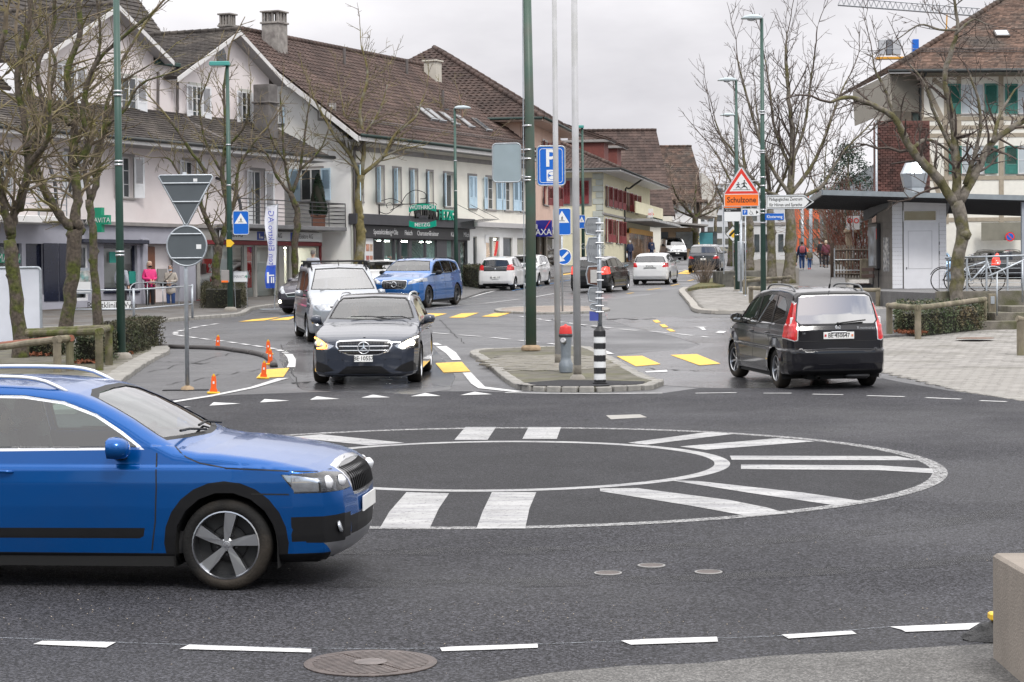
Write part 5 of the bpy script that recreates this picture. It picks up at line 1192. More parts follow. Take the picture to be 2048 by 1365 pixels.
def K1(par,r,y=0.,d=.14,fr=Q0,cols=2,rows=3,gl=None,sill=J2,fw=.05,surround=None,curtain=True):
 u0,u1,z0,z1=r;mb=MB();e=y+d
 mb.box(u0,u0+fw,e,e+.05,z0,z1);mb.box(u1-fw,u1,e,e+.05,z0,z1);mb.box(u0+fw,u1-fw,e,e+.05,z0,z0+fw);mb.box(u0+fw,u1-fw,e,e+.05,z1-fw,z1)
 for i in range(1,cols):c=u0+(u1-u0)*i/cols;mb.box(c-fw*.6,c+fw*.6,e-.005,e+.045,z0+fw,z1-fw)
 for j in range(1,rows):
  c=z0+(z1-z0)*j/rows
  for i in range(cols):a=u0+(u1-u0)*i/cols+fw*.8;b=u0+(u1-u0)*(i+1)/cols-fw*.8;mb.box(a,b,e+.008,e+.035,c-.012,c+.012)
 w=part('window',mb,fr,par);g=MB()
 if curtain and gl is None:
  for i in range(cols):
   a=u0+(u1-u0)*i/cols+fw*.6;b=u0+(u1-u0)*(i+1)/cols-fw*.6;g=MB();g.add([(a,e+.025,z0+fw),(b,e+.025,z0+fw),(b,e+.025,z1-fw),(a,e+.025,z1-fw)],[(0,1,2,3)]);part('pane',g,WGL,w)
 else:g.add([(u0+fw*.5,e+.025,z0+fw*.5),(u1-fw*.5,e+.025,z0+fw*.5),(u1-fw*.5,e+.025,z1-fw*.5),(u0+fw*.5,e+.025,z1-fw*.5)],[(0,1,2,3)]);part('pane',g,gl or WGL,w)
 if sill:s=MB();s.cbox(u0-.06,u1+.06,y-.07,y+d-.003,z0-.07,z0+.004,.01);part('sill',s,sill,w)
 if surround:
  s=MB();t=.11;s.box(u0-t,u0-.003,y-.018,y+.01,z0,z1+t);s.box(u1+.003,u1+t,y-.018,y+.01,z0,z1+t);s.box(u0-.003,u1+.003,y-.0185,y+.01,z1+.003,z1+t);part('window_surround',s,surround,w)
 return w
def H0(par,Z3,z0,z1,w,m,ang=170,side=1,y=0.,slats=True):
 h=z1-z0;mb=MB();t=.035;st=.07
 mb.box(0,st,-t/2,t/2,0,h);mb.box(w-st,w,-t/2,t/2,0,h)
 for z in(0,h*.3,h-st):mb.box(st,w-st,-t/2+.001,t/2-.001,z,z+st)
 mb.box(st,w-st,-.006,.006,st,h*.3)
 n=int((h*.7-st*2)/.052)
 for i in range(n):
  z=h*.3+st+.03+i*.052;mb.add([(st,-.02,z-.018),(w-st,-.02,z-.018),(w-st,.02,z+.02),(st,.02,z+.02),(st,-.02,z-.011),(w-st,-.02,z-.011),(w-st,.02,z+.027),(st,.02,z+.027)],[(0,1,2,3),(4,7,6,5),(0,4,5,1)])
 a=R(ang);M=MT((Z3,y-.045,z0))@MR(-a if side>0 else PI_+a,4,'Z')
# side>0: closed leaf lies towards +u; side<0 towards -u
 if side>0:M=MT((Z3,y-.045,z0))@MR(-a,4,'Z')
 else:M=MT((Z3,y-.045,z0))@MD((-1,1,1,1))@MR(-a,4,'Z')
 o=link('shutter',mb.mesh('shutter',m),par,None)
 o.data.transform(M)
 if side<0:o.data.flip_normals()
 return o
def shuttered(par,r,m,y=0.,ang=(172,172),w=None,**k):
 u0,u1,z0,z1=r;w=w or(u1-u0)/2;K1(par,r,y,**k)
 if ang[0]is not None:H0(par,u0-.01,z0,z1,w,m,ang[0],1,y)
 if ang[1]is not None:H0(par,u1+.01,z0,z1,w,m,ang[1],-1,y)
def roof(par,P,m,tw=.24,th=.33,wave=.03,lift=.028,name='roof',thick=.1,tiles=True,edge=True):
 A,B,C,D=[V3(p)for p in P];nrm=(B-A).cross(D-A)if(D-A).length>.01 else(B-A).cross(C-A);nrm.normalize()
 if nrm.z<0:nrm=-nrm
 base=MB();base.prism([A,B,C,D]if(C-D).length>.01 else[A,B,C],nrm*-thick);o=part(name,base,m,par)
 if not tiles:return o
 L=((D-A).length+(C-B).length)/2;rows=max(1,int(L/th));an=np.array
 a,b,c,d,n=[an(v[:])for v in(A,B,C,D,nrm)];V=[];F=[];rng=np.random.RandomState(4)
 for r in range(rows):
  v0,v1=r/rows,(r+1.08)/rows;l0,r0=a+(d-a)*v0,b+(c-b)*v0;l1,r1=a+(d-a)*min(v1,1),b+(c-b)*min(v1,1)
  W0=np.linalg.norm(r0-l0);k=max(1,int(W0/tw));off=(r%2)*.5 if wave<.01 else 0
  e=np.clip((np.arange(k+1)+off*(np.arange(k+1)<k)*(np.arange(k+1)>0))/k,0,1)
  for i in range(k):
   s0,s1=e[i],e[i+1];j=rng.uniform(-.004,.006);g=.0015/W0*3
   if wave>.01:us=(s0,s0+(s1-s0)*.3,s0+(s1-s0)*.62,s1);hs=(wave,0,0,wave*.9)
   else:us=(s0+g,s1-g);hs=(rng.uniform(-.004,.006),rng.uniform(-.004,.006))
   q=len(V);m_=len(us)
   for s,hh in zip(us,hs):V.append(l0+(r0-l0)*s+n*(lift+hh+j+.006))
   for s,hh in zip(us,hs):V.append(l1+(r1-l1)*s+n*(hh*.8+.004))
   for s,hh in zip(us,hs):V.append(l0+(r0-l0)*s+n*(-0.))
   for t in range(m_-1):F.append((q+t,q+t+1,q+m_+t+1,q+m_+t));F.append((q+2*m_+t,q+2*m_+t+1,q+t+1,q+t))
 mb=MB();mb.v=[tuple(v)for v in V];mb.f=F;t=part('roof_tiles',mb,m,par);t['kind']='stuff'
 return o
def ridge(par,A,B,m,r=.1,step=.35):
 A,B=V3(A),V3(B);L=(B-A).length;k=max(1,int(L/step));d=(B-A)/k;mb=MB()
 for i in range(k):
  p=A+d*i;q=p+d*1.08;mb.tube([p,p+d*.5,q],[r*1.12,r*1.02,r*.92],7)
 o=part('ridge_tiles',mb,m,par,True);o['kind']='stuff'
def gutter(par,A,B,m=GUTT,r=.07):
 mb=MB();mb.tube([A,B],r,8);part('gutter',mb,m,par,True)
def pipe(par,pts,m=PIPE,r=.05,name='downpipe'):
 mb=MB();mb.tube(bend(pts,4)if len(pts)>2 else pts,r,8);return part(name,mb,m,par,True)
def railing(par,pts,h=.95,bars=5,m=IRON,post=1.2,r=.016,name='railing',prz=.02):
 for a,b in zip(pts,pts[1:]):
  a,b=V3(a),V3(b);n=max(1,round((b-a).length/post))
  for i in range(n+1):p=a.lerp(b,i/n);mb=MB();mb.tube([p,p+V3((0,0,h))],prz,6);part('rail_post',mb,m,par)
  for j in range(bars):z=h*(j+1)/bars;mb=MB();mb.tube([a+V3((0,0,z)),b+V3((0,0,z))],r*(1.5 if j==bars-1 else 1),6);part('rail_bar',mb,m,par)
def shopbox(par,u0,u1,z0,z1,d,y=.25,lamps=3,wallm=INW,seed=1,shelves=True,cols=None):
 mb=MB();mb.add([(u0,y,z0),(u1,y,z0),(u1,y+d,z0),(u0,y+d,z0)],[(0,1,2,3)]);part('shop_floor',mb,INF,par)
 mb=MB();mb.add([(u0,y+d,z0),(u1,y+d,z0),(u1,y+d,z1),(u0,y+d,z1)],[(0,1,2,3)]);mb.add([(u0,y,z0),(u0,y+d,z0),(u0,y+d,z1),(u0,y,z1)],[(0,1,2,3)]);mb.add([(u1,y,z0),(u1,y+d,z0),(u1,y+d,z1),(u1,y,z1)],[(0,1,2,3)]);mb.add([(u0,y,z1),(u1,y,z1),(u1,y+d,z1),(u0,y+d,z1)],[(0,1,2,3)]);part('shop_interior',mb,wallm,par)
 for i in range(lamps):
  u=u0+(u1-u0)*(i+.5)/lamps;part('ceiling_lamp',MB().box(u-.35,u+.35,y+d*.4,y+d*.4+.25,z1-.06,z1-.03),LAMPC,par)
 rnd=random.Random(seed);cols=cols or[(.6,.58,.5),(.5,.1,.08),(.1,.3,.4),(.05,.35,.25),(.6,.45,.2),(.7,.7,.68),(.25,.25,.28)]
 if shelves:
  for z in(z0+.35,z0+.95,z0+1.5):
   if z>z1-.4:break
   s=MB();s.box(u0+.1,u1-.1,y+d-.4,y+d-.02,z-.03,z);sh_=part('shelf',s,Q0,par)
   u=u0+.15
   while u<u1-.3:
    w,h=rnd.uniform(.1,.28),rnd.uniform(.14,.4);c=rnd.randrange(len(cols));g=MB();g.cbox(u,u+w,y+d-.36,y+d-.15,z+.001,z+h,.01)
    part('goods',g,mat('goods_%02d%02d%02d'%tuple(int(q*99)for q in cols[c]),cols[c],.5,var=.15,K8=12),sh_);u+=w+rnd.uniform(.02,.12)
# == A: pink house with pharmacy and electrical shop
MA=bframe(83,625,.45);A=J8('pharmacy_house','long pale pink house with white shutters, pharmacy and red trimmed electrical shop','house',MA)
la=lambda x,y,d=0:loc(MA,x,y,d)
U0,UE=-9.,la(569,400)[0];ZC=2.95;ZE=5.55
wins=[rct(MA,240,314,266,396),rct(MA,368,322,391,400),rct(MA,132,305,152,388),rct(MA,503,342,528,455)]
wins[3]=(wins[3][0],wins[3][1],3.15,wins[3][3]);wins+=[rct(MA,0,300,32,378)]
wins=[(w[0],w[1],w[2],min(w[3],ZE-.12))for w in wins]
wall(A,U0,UE,ZC+.12,ZE+.2,wins,PINKW)
shuttered(A,wins[0],SHUTW,ang=(172,150),surround=J2);shuttered(A,wins[1],SHUTW,ang=(172,165),surround=J2);shuttered(A,wins[2],SHUTW,ang=(172,172),surround=J2);shuttered(A,wins[3],SHUTW,ang=(172,160),surround=J2,rows=1);K1(A,wins[4],rows=2)
mb=MB();mb.cbox(U0,UE,-.14,.05,ZC,ZC+.14,.015);part('string_course',mb,J2,A)
# ground floor
uS=la(392,560)[0];uR=la(637,560)[0];z0=-.2
pw=[rct(MA,208,483,275,583),rct(MA,52,478,88,590),rct(MA,150,485,180,602),rct(MA,-60,475,44,590)]
door=rct(MA,296,482,330,603)
pw=[(w[0],w[1],w[2],2.28)for w in pw];door=(door[0],uS-1.1,z0+.2,2.35)
wall(A,U0,uS,z0,ZC,pw+[door],LILAC,Q6=.3,back=False)
for w in(pw[0],pw[3]):K1(A,w,d=.12,fr=NAVY,cols=1,rows=1,gl=SHOPG,sill=NAVY,fw=.12)
K1(A,pw[1],d=.1,fr=NAVY,cols=1,rows=1,gl=NAVY,sill=None);K1(A,pw[2],d=.1,fr=Q0,cols=1,rows=1,gl=SHOPG,sill=None,fw=.1)
mb=MB();a_=la(85,540)[0];b_=la(148,540)[0];mb.cbox(a_+.05,(a_+b_)/2-.02,-.03,.02,pw[0][2]-.3,2.3,.01);mb.cbox((a_+b_)/2+.02,b_-.02,-.03,.02,pw[0][2]-.3,2.3,.01);K0('dark_panel',mb,NAVY,A)
shopbox(A,pw[0][0]-.3,pw[0][1]+.2,pw[0][2]-.1,2.3,2.6,y=.45,seed=3,lamps=2);shopbox(A,pw[3][0],pw[2][1]+.2,pw[3][2]-.1,2.3,2.6,y=.45,seed=4,lamps=4)
for(x0,y0,x1,y1)in((223,504,240,526),(262,543,276,568)):r_=rct(MA,x0,y0,x1,y1);mb=MB();mb.box(r_[0],r_[1],.08,.1,r_[2],r_[3]);part('green_poster',mb,mat('poster_green',(.01,.25,.2),.5,var=.05),A)
d_=MB();d_.cbox(door[0]+.1,door[0]+.9,.28,.33,door[2],2.25,.01);part('door',d_,mat('door_brown',(.16,.06,.03),.5,var=.15),A)
lb=MB();q=la(327,534);lb.cbox(door[1]-1.,door[1]-.4,.27,.34,.95,1.45,.01);part('letter_boxes',lb,J2,A)
pl_=MB();q=la(287,540)[0];pl_.cbox(q-.16,q+.16,-.1,.02,z0,2.42,.02);pl_.cbox(q-.22,q+.22,-.14,.02,2.42,2.52,.02);K0('pilaster',pl_,LILAC,A)
aw=MB();r0=la(150,478)[0];r1=la(283,478)[0];aw.cbox(r0,r1,-.35,0.,2.32,2.46,.02);part('awning_box',aw,NAVY,A)
# cross sign and name
cr=MB();q=la(163,450);cz=q[1]+.15;cu=q[0]
cr.prism([(cu-.12,-.9,cz+.42),(cu-.12,-.62,cz+.42),(cu-.12,-.62,cz+.16),(cu-.12,-.35,cz+.16),(cu-.12,-.35,cz-.16),(cu-.12,-.62,cz-.16),(cu-.12,-.62,cz-.42),(cu-.12,-.9,cz-.42),(cu-.12,-.9,cz-.16),(cu-.12,-1.17,cz-.16),(cu-.12,-1.17,cz+.16),(cu-.12,-.9,cz+.16)],(.18,0,0))
cs=J8('pharmacy_cross','green pharmacy cross sign projecting over the shop between two near trunks','sign',MA)
GRN=mat('pharmacy_green',(.005,.27,.15),.4,var=.03);part('cross',cr,GRN,cs);cb=MB();cb.cbox(cu-.08,cu+.02,-.35,.02,cz-.03,cz+.03,.005);part('bracket',cb,IRON,cs)
TW=Matrix(((0,0,-1,cu-.135),(-1,0,0,-.76),(0,1,0,cz-.02),(0,0,0,1)));text('lettering','AMAViTA',cs,TW,.24,Q0,ext=.003)
bn=MB();r_=rct(MA,-8,508,44,526);bn.box(r_[0],r_[1],.06,.08,r_[2],r_[3]);bo=part('window_banner',bn,GRN,A);text('lettering','AMAViTA',bo,Matrix(((1,0,0,(r_[0]+r_[1])/2),(0,0,-1,.055),(0,1,0,(r_[2]+r_[3])/2),(0,0,0,1))),.38,Q0,ext=.002)
# electrical shop
zr0,zr1=2.36,2.52;zw0=.95
sw=[la(x,520)[0]for x in(398,430,448,486,492,508,512,556,566,576,585,633)]
hs=[(sw[0],sw[1],zw0-.2,zr0-.02),(sw[2]-.6,sw[3],zw0-.2,zr0-.02),(sw[4],sw[5],zw0-.2,zr0-.02),(sw[6],sw[7],zw0-.2,zr0-.02),(sw[8],sw[9],zw0-.2,zr0-.02),(sw[10],sw[11],zw0-.2,zr0-.02)]
hs=[(a,b,c-.45,d)for a,b,c,d in hs];zs0=hs[0][2]
wall(A,uS,uR,zs0-.28,ZC-.003,hs,mat('shopfront_grey',(.3,.29,.27),.6,var=.05),y=-.05,Q6=.1,back=False)
for h_ in hs:K1(A,h_,y=-.05,d=.05,fr=mat('alu_frame',(.38,.37,.34),.4,.4,var=0),cols=1,rows=1,gl=SHOPG,sill=None,fw=.05)
shopbox(A,sw[0],sw[11]+.1,zs0,zr0,2.8,y=.12,lamps=6,seed=8,cols=[(.6,.58,.55),(.5,.05,.05),(.7,.7,.68),(.15,.2,.3),(.3,.32,.33)])
mb=MB();mb.cbox(uS-.1,uR+.05,-.16,-.052,zr0,zr1,.01);mb.cbox(uS-.1,uR+.02,-.14,-.052,zs0-.26,zs0-.01,.01);mb.cbox(uR-.03,uR+.05,-.14,.02,zs0-.01,zr0,.01);K0('red_trim',mb,REDT,A)
mb=MB();mb.cbox(uS,uR,-.12,-.02,-1.,zs0-.27,.01);part('plinth',mb,mat('plinth_pale',(.5,.53,.55),.8,var=.1,col2=(.35,.37,.36),K3=2),A)
sg=MB();us0=la(431,480)[0];sg.cbox(us0,uR,-.2,-.163,zr1+.02,ZC-.04,.005);so=part('shop_sign',sg,mat('sign_white',(.7,.71,.72),.4,var=.02),A)
BLUS=mat('sign_blue',(.02,.06,.36),.4,var=.02)
for x in(505,572):u=la(x,475)[0];part('logo_block',MB().box(u,u+.55,-.206,-.202,zr1+.04,ZC-.06),BLUS,so);b=MB();b.box(u+.15,u+.22,-.211,-.208,zr1+.1,ZC-.14);b.box(u+.25,u+.45,-.211,-.208,zr1+.1,ZC-.26);K0('logo_mark',b,Q0,so)
for x,s_ in((455,'Iten Elektro AG'),(535,'Iten Elektro AG'),(598,'Iten Elektro AG')):u=la(x,478)[0];text('lettering',s_,so,Matrix(((1,0,0,u),(0,0,-1,-.205),(0,1,0,(zr1+ZC)/2),(0,0,0,1))),.27,H8,ext=.001,sx=.9)
REDP=mat('sale_red',(.55,.02,.025),.5,var=.05)
for(x0,y0,x1,y1,t_)in((405,518,426,528,None),(413,528,427,546,'%'),(430,515,437,540,'9'),(489,494,503,523,None),(489,524,503,576,'%'),(420,552,429,568,'%')):
 r_=rct(MA,x0,y0,x1,y1,.1);b=MB();b.box(r_[0],r_[1],.09,.11,max(r_[2],zs0+.02),r_[3]);o=part('sale_poster',b,REDP,A)
 if t_:text('lettering',t_,o,Matrix(((1,0,0,(r_[0]+r_[1])/2),(0,0,-1,.086),(0,1,0,(r_[2]+r_[3])/2),(0,0,0,1))),.42,Q0,ext=.002,bold=.01)
# eaves and lower roof
ey=-.95;zg=5.95;ZT=7.05;yT=1.;UR2=la(663,326,-.9)[0]
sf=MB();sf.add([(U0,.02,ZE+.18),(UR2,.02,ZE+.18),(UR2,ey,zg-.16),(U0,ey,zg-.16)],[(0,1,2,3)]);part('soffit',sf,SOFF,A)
fb=MB();fb.cbox(U0,UR2,ey-.05,ey+.02,zg-.2,zg-.03,.01);part('fascia',fb,Q1,A);gutter(A,(U0,ey-.1,zg-.01),(UR2,ey-.1,zg-.01))
roof(A,[(U0,ey,zg),(UR2,ey,zg),(UR2-1.9,yT,ZT+.25),(U0,yT,ZT+.25)],Q4,tw=.19,th=.17,wave=0,lift=.022)
roof(A,[(UR2,ey,zg),(UR2,8.5,zg),(UR2-2.9,8.5,zg+3.2),(UR2-1.9,yT,ZT+.25)][:4],Q4,tw=.2,th=.2,wave=0,lift=.02)
# side wall and back mass so that it stands as a volume
mb=MB();mb.box(U0,UE,.45,9,-1.,5.7);mb.box(U0,UE-.02,yT+.3,9,5.7,7.2);part('house_core',mb,PINKW,A)
# upper storey with two cross gables
uG2=la(455,50,yT)[0];zA=la(455,62,yT)[1];gl0,gr0=la(362,190,yT)[0],uG2+(uG2-la(362,190,yT)[0])*.92;zEv=la(365,132,yT)[1]
GR2=(gl0-.65,gr0+.3)
slope_=(zA-zEv)/(uG2-gl0)
def gable(uc,ul,ur,zap,name='gable_wall'):
 ws=[]
 zl=zap-(uc-ul)*slope_;zr=zap-(ur-uc)*slope_
 w=MB();w.prism([(ul,yT,ZT),(ur,yT,ZT),(ur,yT,zr),(uc,yT,zap),(ul,yT,zl)],(0,.25,0));part(name,w,PINKW,A)
 return zl,zr
gable(uG2,gl0-.55,gr0,zA-.1)
uG1=la(212,10,yT)[0];zA1=zA+.1;gable(uG1,uG1-4.3,la(308,190,yT)[0],zA1-.1)
# recessed bit of wall between the gables
mb=MB();mb.box(la(308,190,yT)[0]-.02,gl0-.5,yT+.06,yT+.3,ZT,zEv+.05);part('wall',mb,PINKW,A)
gw=[rct(MA,236,155,272,225,yT),rct(MA,378,172,402,250,yT),rct(MA,478,185,502,265,yT),rct(MA,118,130,150,205,yT)]
for i,w in enumerate(gw):
 w=(w[0]+.1,w[1]-.1,w[2],w[3]);bx=MB();bx.cbox(w[0]-.12,w[1]+.12,yT-.05,yT+.02,w[2]-.1,w[3]+.12,.01);part('window_surround',bx,mat('surround_pale',(.5,.5,.46),.8,var=.05),A)
 shuttered(A,w,SHUTW,y=yT-.06,ang=(172,168),d=-.03,w=.5,rows=3)
for(uc,ul,ur,zap,dp)in((uG2,gl0-1.1,gr0+.55,zA,7.5),(uG1,uG1-4.8,la(315,130,yT)[0]+.25,zA1,7.5)):
 zl=zap-(uc-ul)*slope_;zr=zap-(ur-uc)*slope_;yf=yT-.55
 roof(A,[(ul,dp,zl),(ul,yf,zl),(uc,yf,zap),(uc,dp,zap)],Q4,tw=.19,th=.17,wave=0,lift=.022)
 roof(A,[(ur,yf,zr),(ur,dp,zr),(uc,dp,zap),(uc,yf,zap)],Q4,tw=.22,th=.22,wave=0,lift=.02)
 ridge(A,(uc,yf,zap+.03),(uc,dp,zap+.03),Q4)
 for(ux,zx)in((ul,zl),(ur,zr)):
  b=MB();d_=V3((ux-uc,0,zx-zap));b.prism([(uc,yf-.03,zap-.02),(ux,yf-.03,zx-.02),(ux,yf-.03,zx-.2),(uc,yf-.03,zap-.2)],(0,.03,0));part('verge_board',b,Q1,A)
  b=MB();b.add([(uc,yf,zap-.12),(ux,yf,zx-.12),(ux,yT,zx-.12),(uc,yT,zap-.12)],[(0,1,2,3)]);part('verge_soffit',b,SOFF,A)
w=MB();q=la(442,108,yT);w.prism([(q[0]-.33,yT-.04,q[1]-.3),(q[0]+.33,yT-.04,q[1]-.3),(q[0]+.33,yT-.04,q[1]),(q[0],yT-.04,q[1]+.38),(q[0]-.33,yT-.04,q[1])],(0,.05,0));part('attic_window',w,WGL,A)
for x in(311,350):p=la(x,140,yT);q=la(x,232,yT);pipe(A,[(p[0],yT-.12,p[1]-.1),(q[0],yT-.12,q[1]+.25),(q[0]+.1,yT-.2,q[1]-.05),(q[0]+1.1,ey+.2,zg+.2)],r=.055)
part('valley_gutter',MB().cbox(la(311,140,yT)[0]-.1,la(352,140,yT)[0]+.1,yT-.16,yT+.02,zEv-.1,zEv+.06,.02),mat('copper_green',(.05,.09,.08),.6,.4,var=.1),A)
# main roof behind, left
zm=la(60,40,6)[1];roof(A,[(U0,5.,9.2),(la(350,60,6)[0],5.,9.2),(la(270,-60,10)[0]-1.,10,14.2),(U0,10,14.2)],Q4,tw=.3,th=.28,wave=0,lift=.03)
roof(A,[(U0,2.,7.6),(uG1-4.2,2.,7.6),(uG1-4.2,5.,10.3),(U0,5.,10.3)],Q4,tw=.22,th=.2,wave=0,lift=.03)
# chimneys
def chimney(par,u,y,z0,z1,w=.55,m=None,cap=True,name='chimney'):
 m=m or mat('chimney_stone',(.26,.24,.22),.85,var=.2,K8=4,K7=.5,K2=30,col2=(.15,.14,.13),K3=2)
 b=MB();zc=z1-(.55 if cap else.06);b.box(u-w/2,u+w/2,y-w/2,y+w/2,z0,zc);c=part(name,b,m,par)
 if cap:
  b=MB();b.cbox(u-w/2-.06,u+w/2+.06,y-w/2-.06,y+w/2+.06,zc,zc+.08,.01)
  for i in range(4):
   for j in range(4):
    if i in(0,3)or j in(0,3):a,c_=u-w/2+.03+i*(w-.1)/3,y-w/2+.03+j*(w-.1)/3;b.box(a-.02,a+.06,c_-.02,c_+.06,zc+.085,z1-.07)
  b.cbox(u-w/2-.06,u+w/2+.06,y-w/2-.06,y+w/2+.06,z1-.065,z1,.01);q=part('chimney_cap',b,m,c);q['kind']='stuff'
 else:part('chimney_cap',MB().cbox(u-w/2-.08,u+w/2+.08,y-w/2-.08,y+w/2+.08,z1-.055,z1+.03,.015),m,c)
 return c
q=la(455,40,3.2);chimney(A,q[0],3.2,q[1]-1.2,la(455,28,3.2)[1],.5)
q0,q1=la(534,262,.1),la(534,170,.1);mb=MB();mb.cbox(q0[0]-.35,q0[0]+.35,-.2,.5,q0[1]-.3,q1[1],.02);mb.cbox(q0[0]-.42,q0[0]+.42,-.27,.57,q1[1]-.75,q1[1]-.68,.02);K0('chimney',mb,mat('slate_chimney',(.13,.12,.115),.8,var=.35,K8=3,K7=.5,K2=20),A)
# balcony of the flat over the shop, with curved struts
zb=la(600,452,-1.1)[1];ub0,ub1=la(478,450,-1.1)[0],la(690,462,-1.1)[0]
mb=MB();mb.cbox(ub0,ub1,-1.2,.3,zb-.16,zb,.02);part('balcony_slab',mb,mat('slab_grey',(.16,.16,.165),.7,var=.1),A)
bal=J8('balcony_railing','dark iron balcony railing with six level bars above the electrical shop','railing',MA);railing(bal,[(ub0,-1.15,zb),(ub1-.05,-1.15,zb),(ub1-.05,.1,zb)],h=.95,bars=6,post=1.3)
ut=MB();ut.tube(bend([(ub0+.2,-1.1,zb+.1),(ub0+.2,-1.,zb+.9),(ub0+.2,-.6,zb+1.5),(ub0+.2,0,zb+1.75)],4),.06,6);part('curved_strut',ut,IRON,A,True)
# left balcony with curved strut
bl0,bl1=la(-40,440,-1.1)[0],la(133,440,-1.1)[0];zl_=la(100,440,-1.1)[1]
mb=MB();mb.cbox(bl0,bl1,-1.2,.3,zl_-.12,zl_+.12,.02);part('balcony_slab',mb,Q1,A);bal2=J8('balcony_railing','grey balcony railing above the pharmacy behind the near tree trunks','railing',MA);railing(bal2,[(bl0,-1.15,zl_+.12),(bl1-.05,-1.15,zl_+.12),(bl1-.05,0,zl_+.12)],h=1.15,bars=6,post=1.7,m=GALV)
u_=la(97,370,-.8)[0];ut=MB();ut.tube(bend([(u_,-1.1,zl_+.2),(u_,-1.05,zl_+1.2),(u_,-.7,zl_+2.),(u_,0,zl_+2.4)],4),.06,6);part('curved_strut',ut,IRON,A,True)
# terrace in front of the pharmacy door
tz=door[2]-.02;mb=MB();mb.box(U0,la(392,600)[0],-2.,-.005,-1.2,tz);part('terrace',mb,mat('concrete_pale',(.38,.38,.38),.85,var=.12,col2=(.26,.26,.25),K3=1.5),A)
# == B: white house with butcher and blue shutters
MBm=bframe(705,590,.43);B=J8('butcher_house','long white house with pale blue shutters, big brown tiled roof and dark butcher shopfront','house',MBm)
lb_=lambda x,y,d=0:loc(MBm,x,y,d)
uEnd=lb_(1062,430)[0];zS,zTp=3.84,5.32
bwin=[(703,712,713,719,'L'),(735,751,753,761,'L'),(769,785,787,795,'L'),(802,818,820,828,'L'),(833,853,854,862,'P'),(872,887,888,906,'P'),(935,953,937,951,'C'),(964,972,973,988,'R'),(1000,1008,1009,1022,'R'),(1033,1040,1041,1050,'R')]
hol=[]
for a,b,c,d,k in bwin:
 if k=='C':r_=(lb_(937,380)[0],lb_(952,380)[0],zS,zTp)
 else:r_=(lb_(c,370)[0],lb_(d+(6 if k=='L'else 3),370)[0],zS,zTp)
 hol.append(r_)
wall(B,0,uEnd,3.1,6.3,hol,CREAMW)
for(a,b,c,d,k),r_ in zip(bwin,hol):
 if k=='C':K1(B,r_,surround=J2);w=(r_[1]-r_[0])/2;H0(B,r_[0]-.01,zS,zTp,w,SHUTB,4,1);H0(B,r_[1]+.01,zS,zTp,w,SHUTB,4,-1)
 elif k=='R':shuttered(B,r_,SHUTB,ang=(170,172),w=.48,surround=J2)
 elif k=='P':shuttered(B,r_,SHUTB,ang=(150,None),w=.62,surround=J2,rows=1)
 else:shuttered(B,r_,SHUTB,ang=(140,None),w=.58,surround=J2,rows=1)
 bk=MB();bk.add([(r_[0],.3,r_[2]),(r_[1],.3,r_[2]),(r_[1],.3,r_[3]),(r_[0],.3,r_[3])],[(0,1,2,3)]);part('curtain',bk,CURT,B)
BY=5.6;zEB=6.45;zR=lb_(640,92,BY)[1];eyB=-.75
yo=-.7
mb=MB();mb.cbox(-.05,uEnd+.1,-.06,.02,5.92,6.12,.01);part('frieze',mb,J2,B)
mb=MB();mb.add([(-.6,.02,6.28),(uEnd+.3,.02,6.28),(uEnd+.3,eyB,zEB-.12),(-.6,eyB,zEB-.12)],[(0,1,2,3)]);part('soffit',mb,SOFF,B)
mb=MB();mb.cbox(-.7,uEnd+.3,eyB-.05,eyB+.02,zEB-.2,zEB-.02,.01);part('fascia',mb,Q1,B);gutter(B,(-.7,eyB-.1,zEB+.02),(uEnd+.3,eyB-.1,zEB+.02),mat('gutter_green',(.03,.05,.045),.5,.4,var=.1))
roof(B,[(-.75,eyB,zEB),(uEnd+.4,eyB,zEB),(uEnd+.4,BY,zR),(-.75,BY,zR)],Q3,tw=.3,th=.3,wave=.045,lift=.03)
roof(B,[(uEnd+.4,2*BY-eyB,zEB),(-.75,2*BY-eyB,zEB),(-.75,BY,zR),(uEnd+.4,BY,zR)],Q3,tiles=False)
ridge(B,(-.75,BY,zR+.05),(uEnd+.4,BY,zR+.05),Q3,r=.13)
mb=MB();mb.prism([(0,.01,-1.5),(0,2*BY,-1.5),(0,2*BY,6.3),(0,BY,zR-.25),(0,.01,6.3)],(.3,0,0));part('gable_wall',mb,WHW,B)
mb=MB();mb.box(.3,uEnd,.36,2*BY,3.1,6.3);mb.box(.3,uEnd,4,2*BY,-1.5,3.1);part('house_core',mb,WHW,B)
for(y0,z0_,y1,z1_)in((eyB,zEB,BY,zR),(2*BY-eyB,zEB,BY,zR)):
 mb=MB();mb.prism([(-.8,y0,z0_-.02),(-.8,y1,z1_-.02),(-.8,y1,z1_-.26),(-.8,y0,z0_-.26)],(.04,0,0));part('verge_board',mb,Q1,B)
 mb=MB();mb.add([(-.75,y0,z0_-.14),(-.75,y1,z1_-.14),(0,y1,z1_-.14),(0,y0,z0_-.14)],[(0,1,2,3)]);part('verge_soffit',mb,SOFF,B)
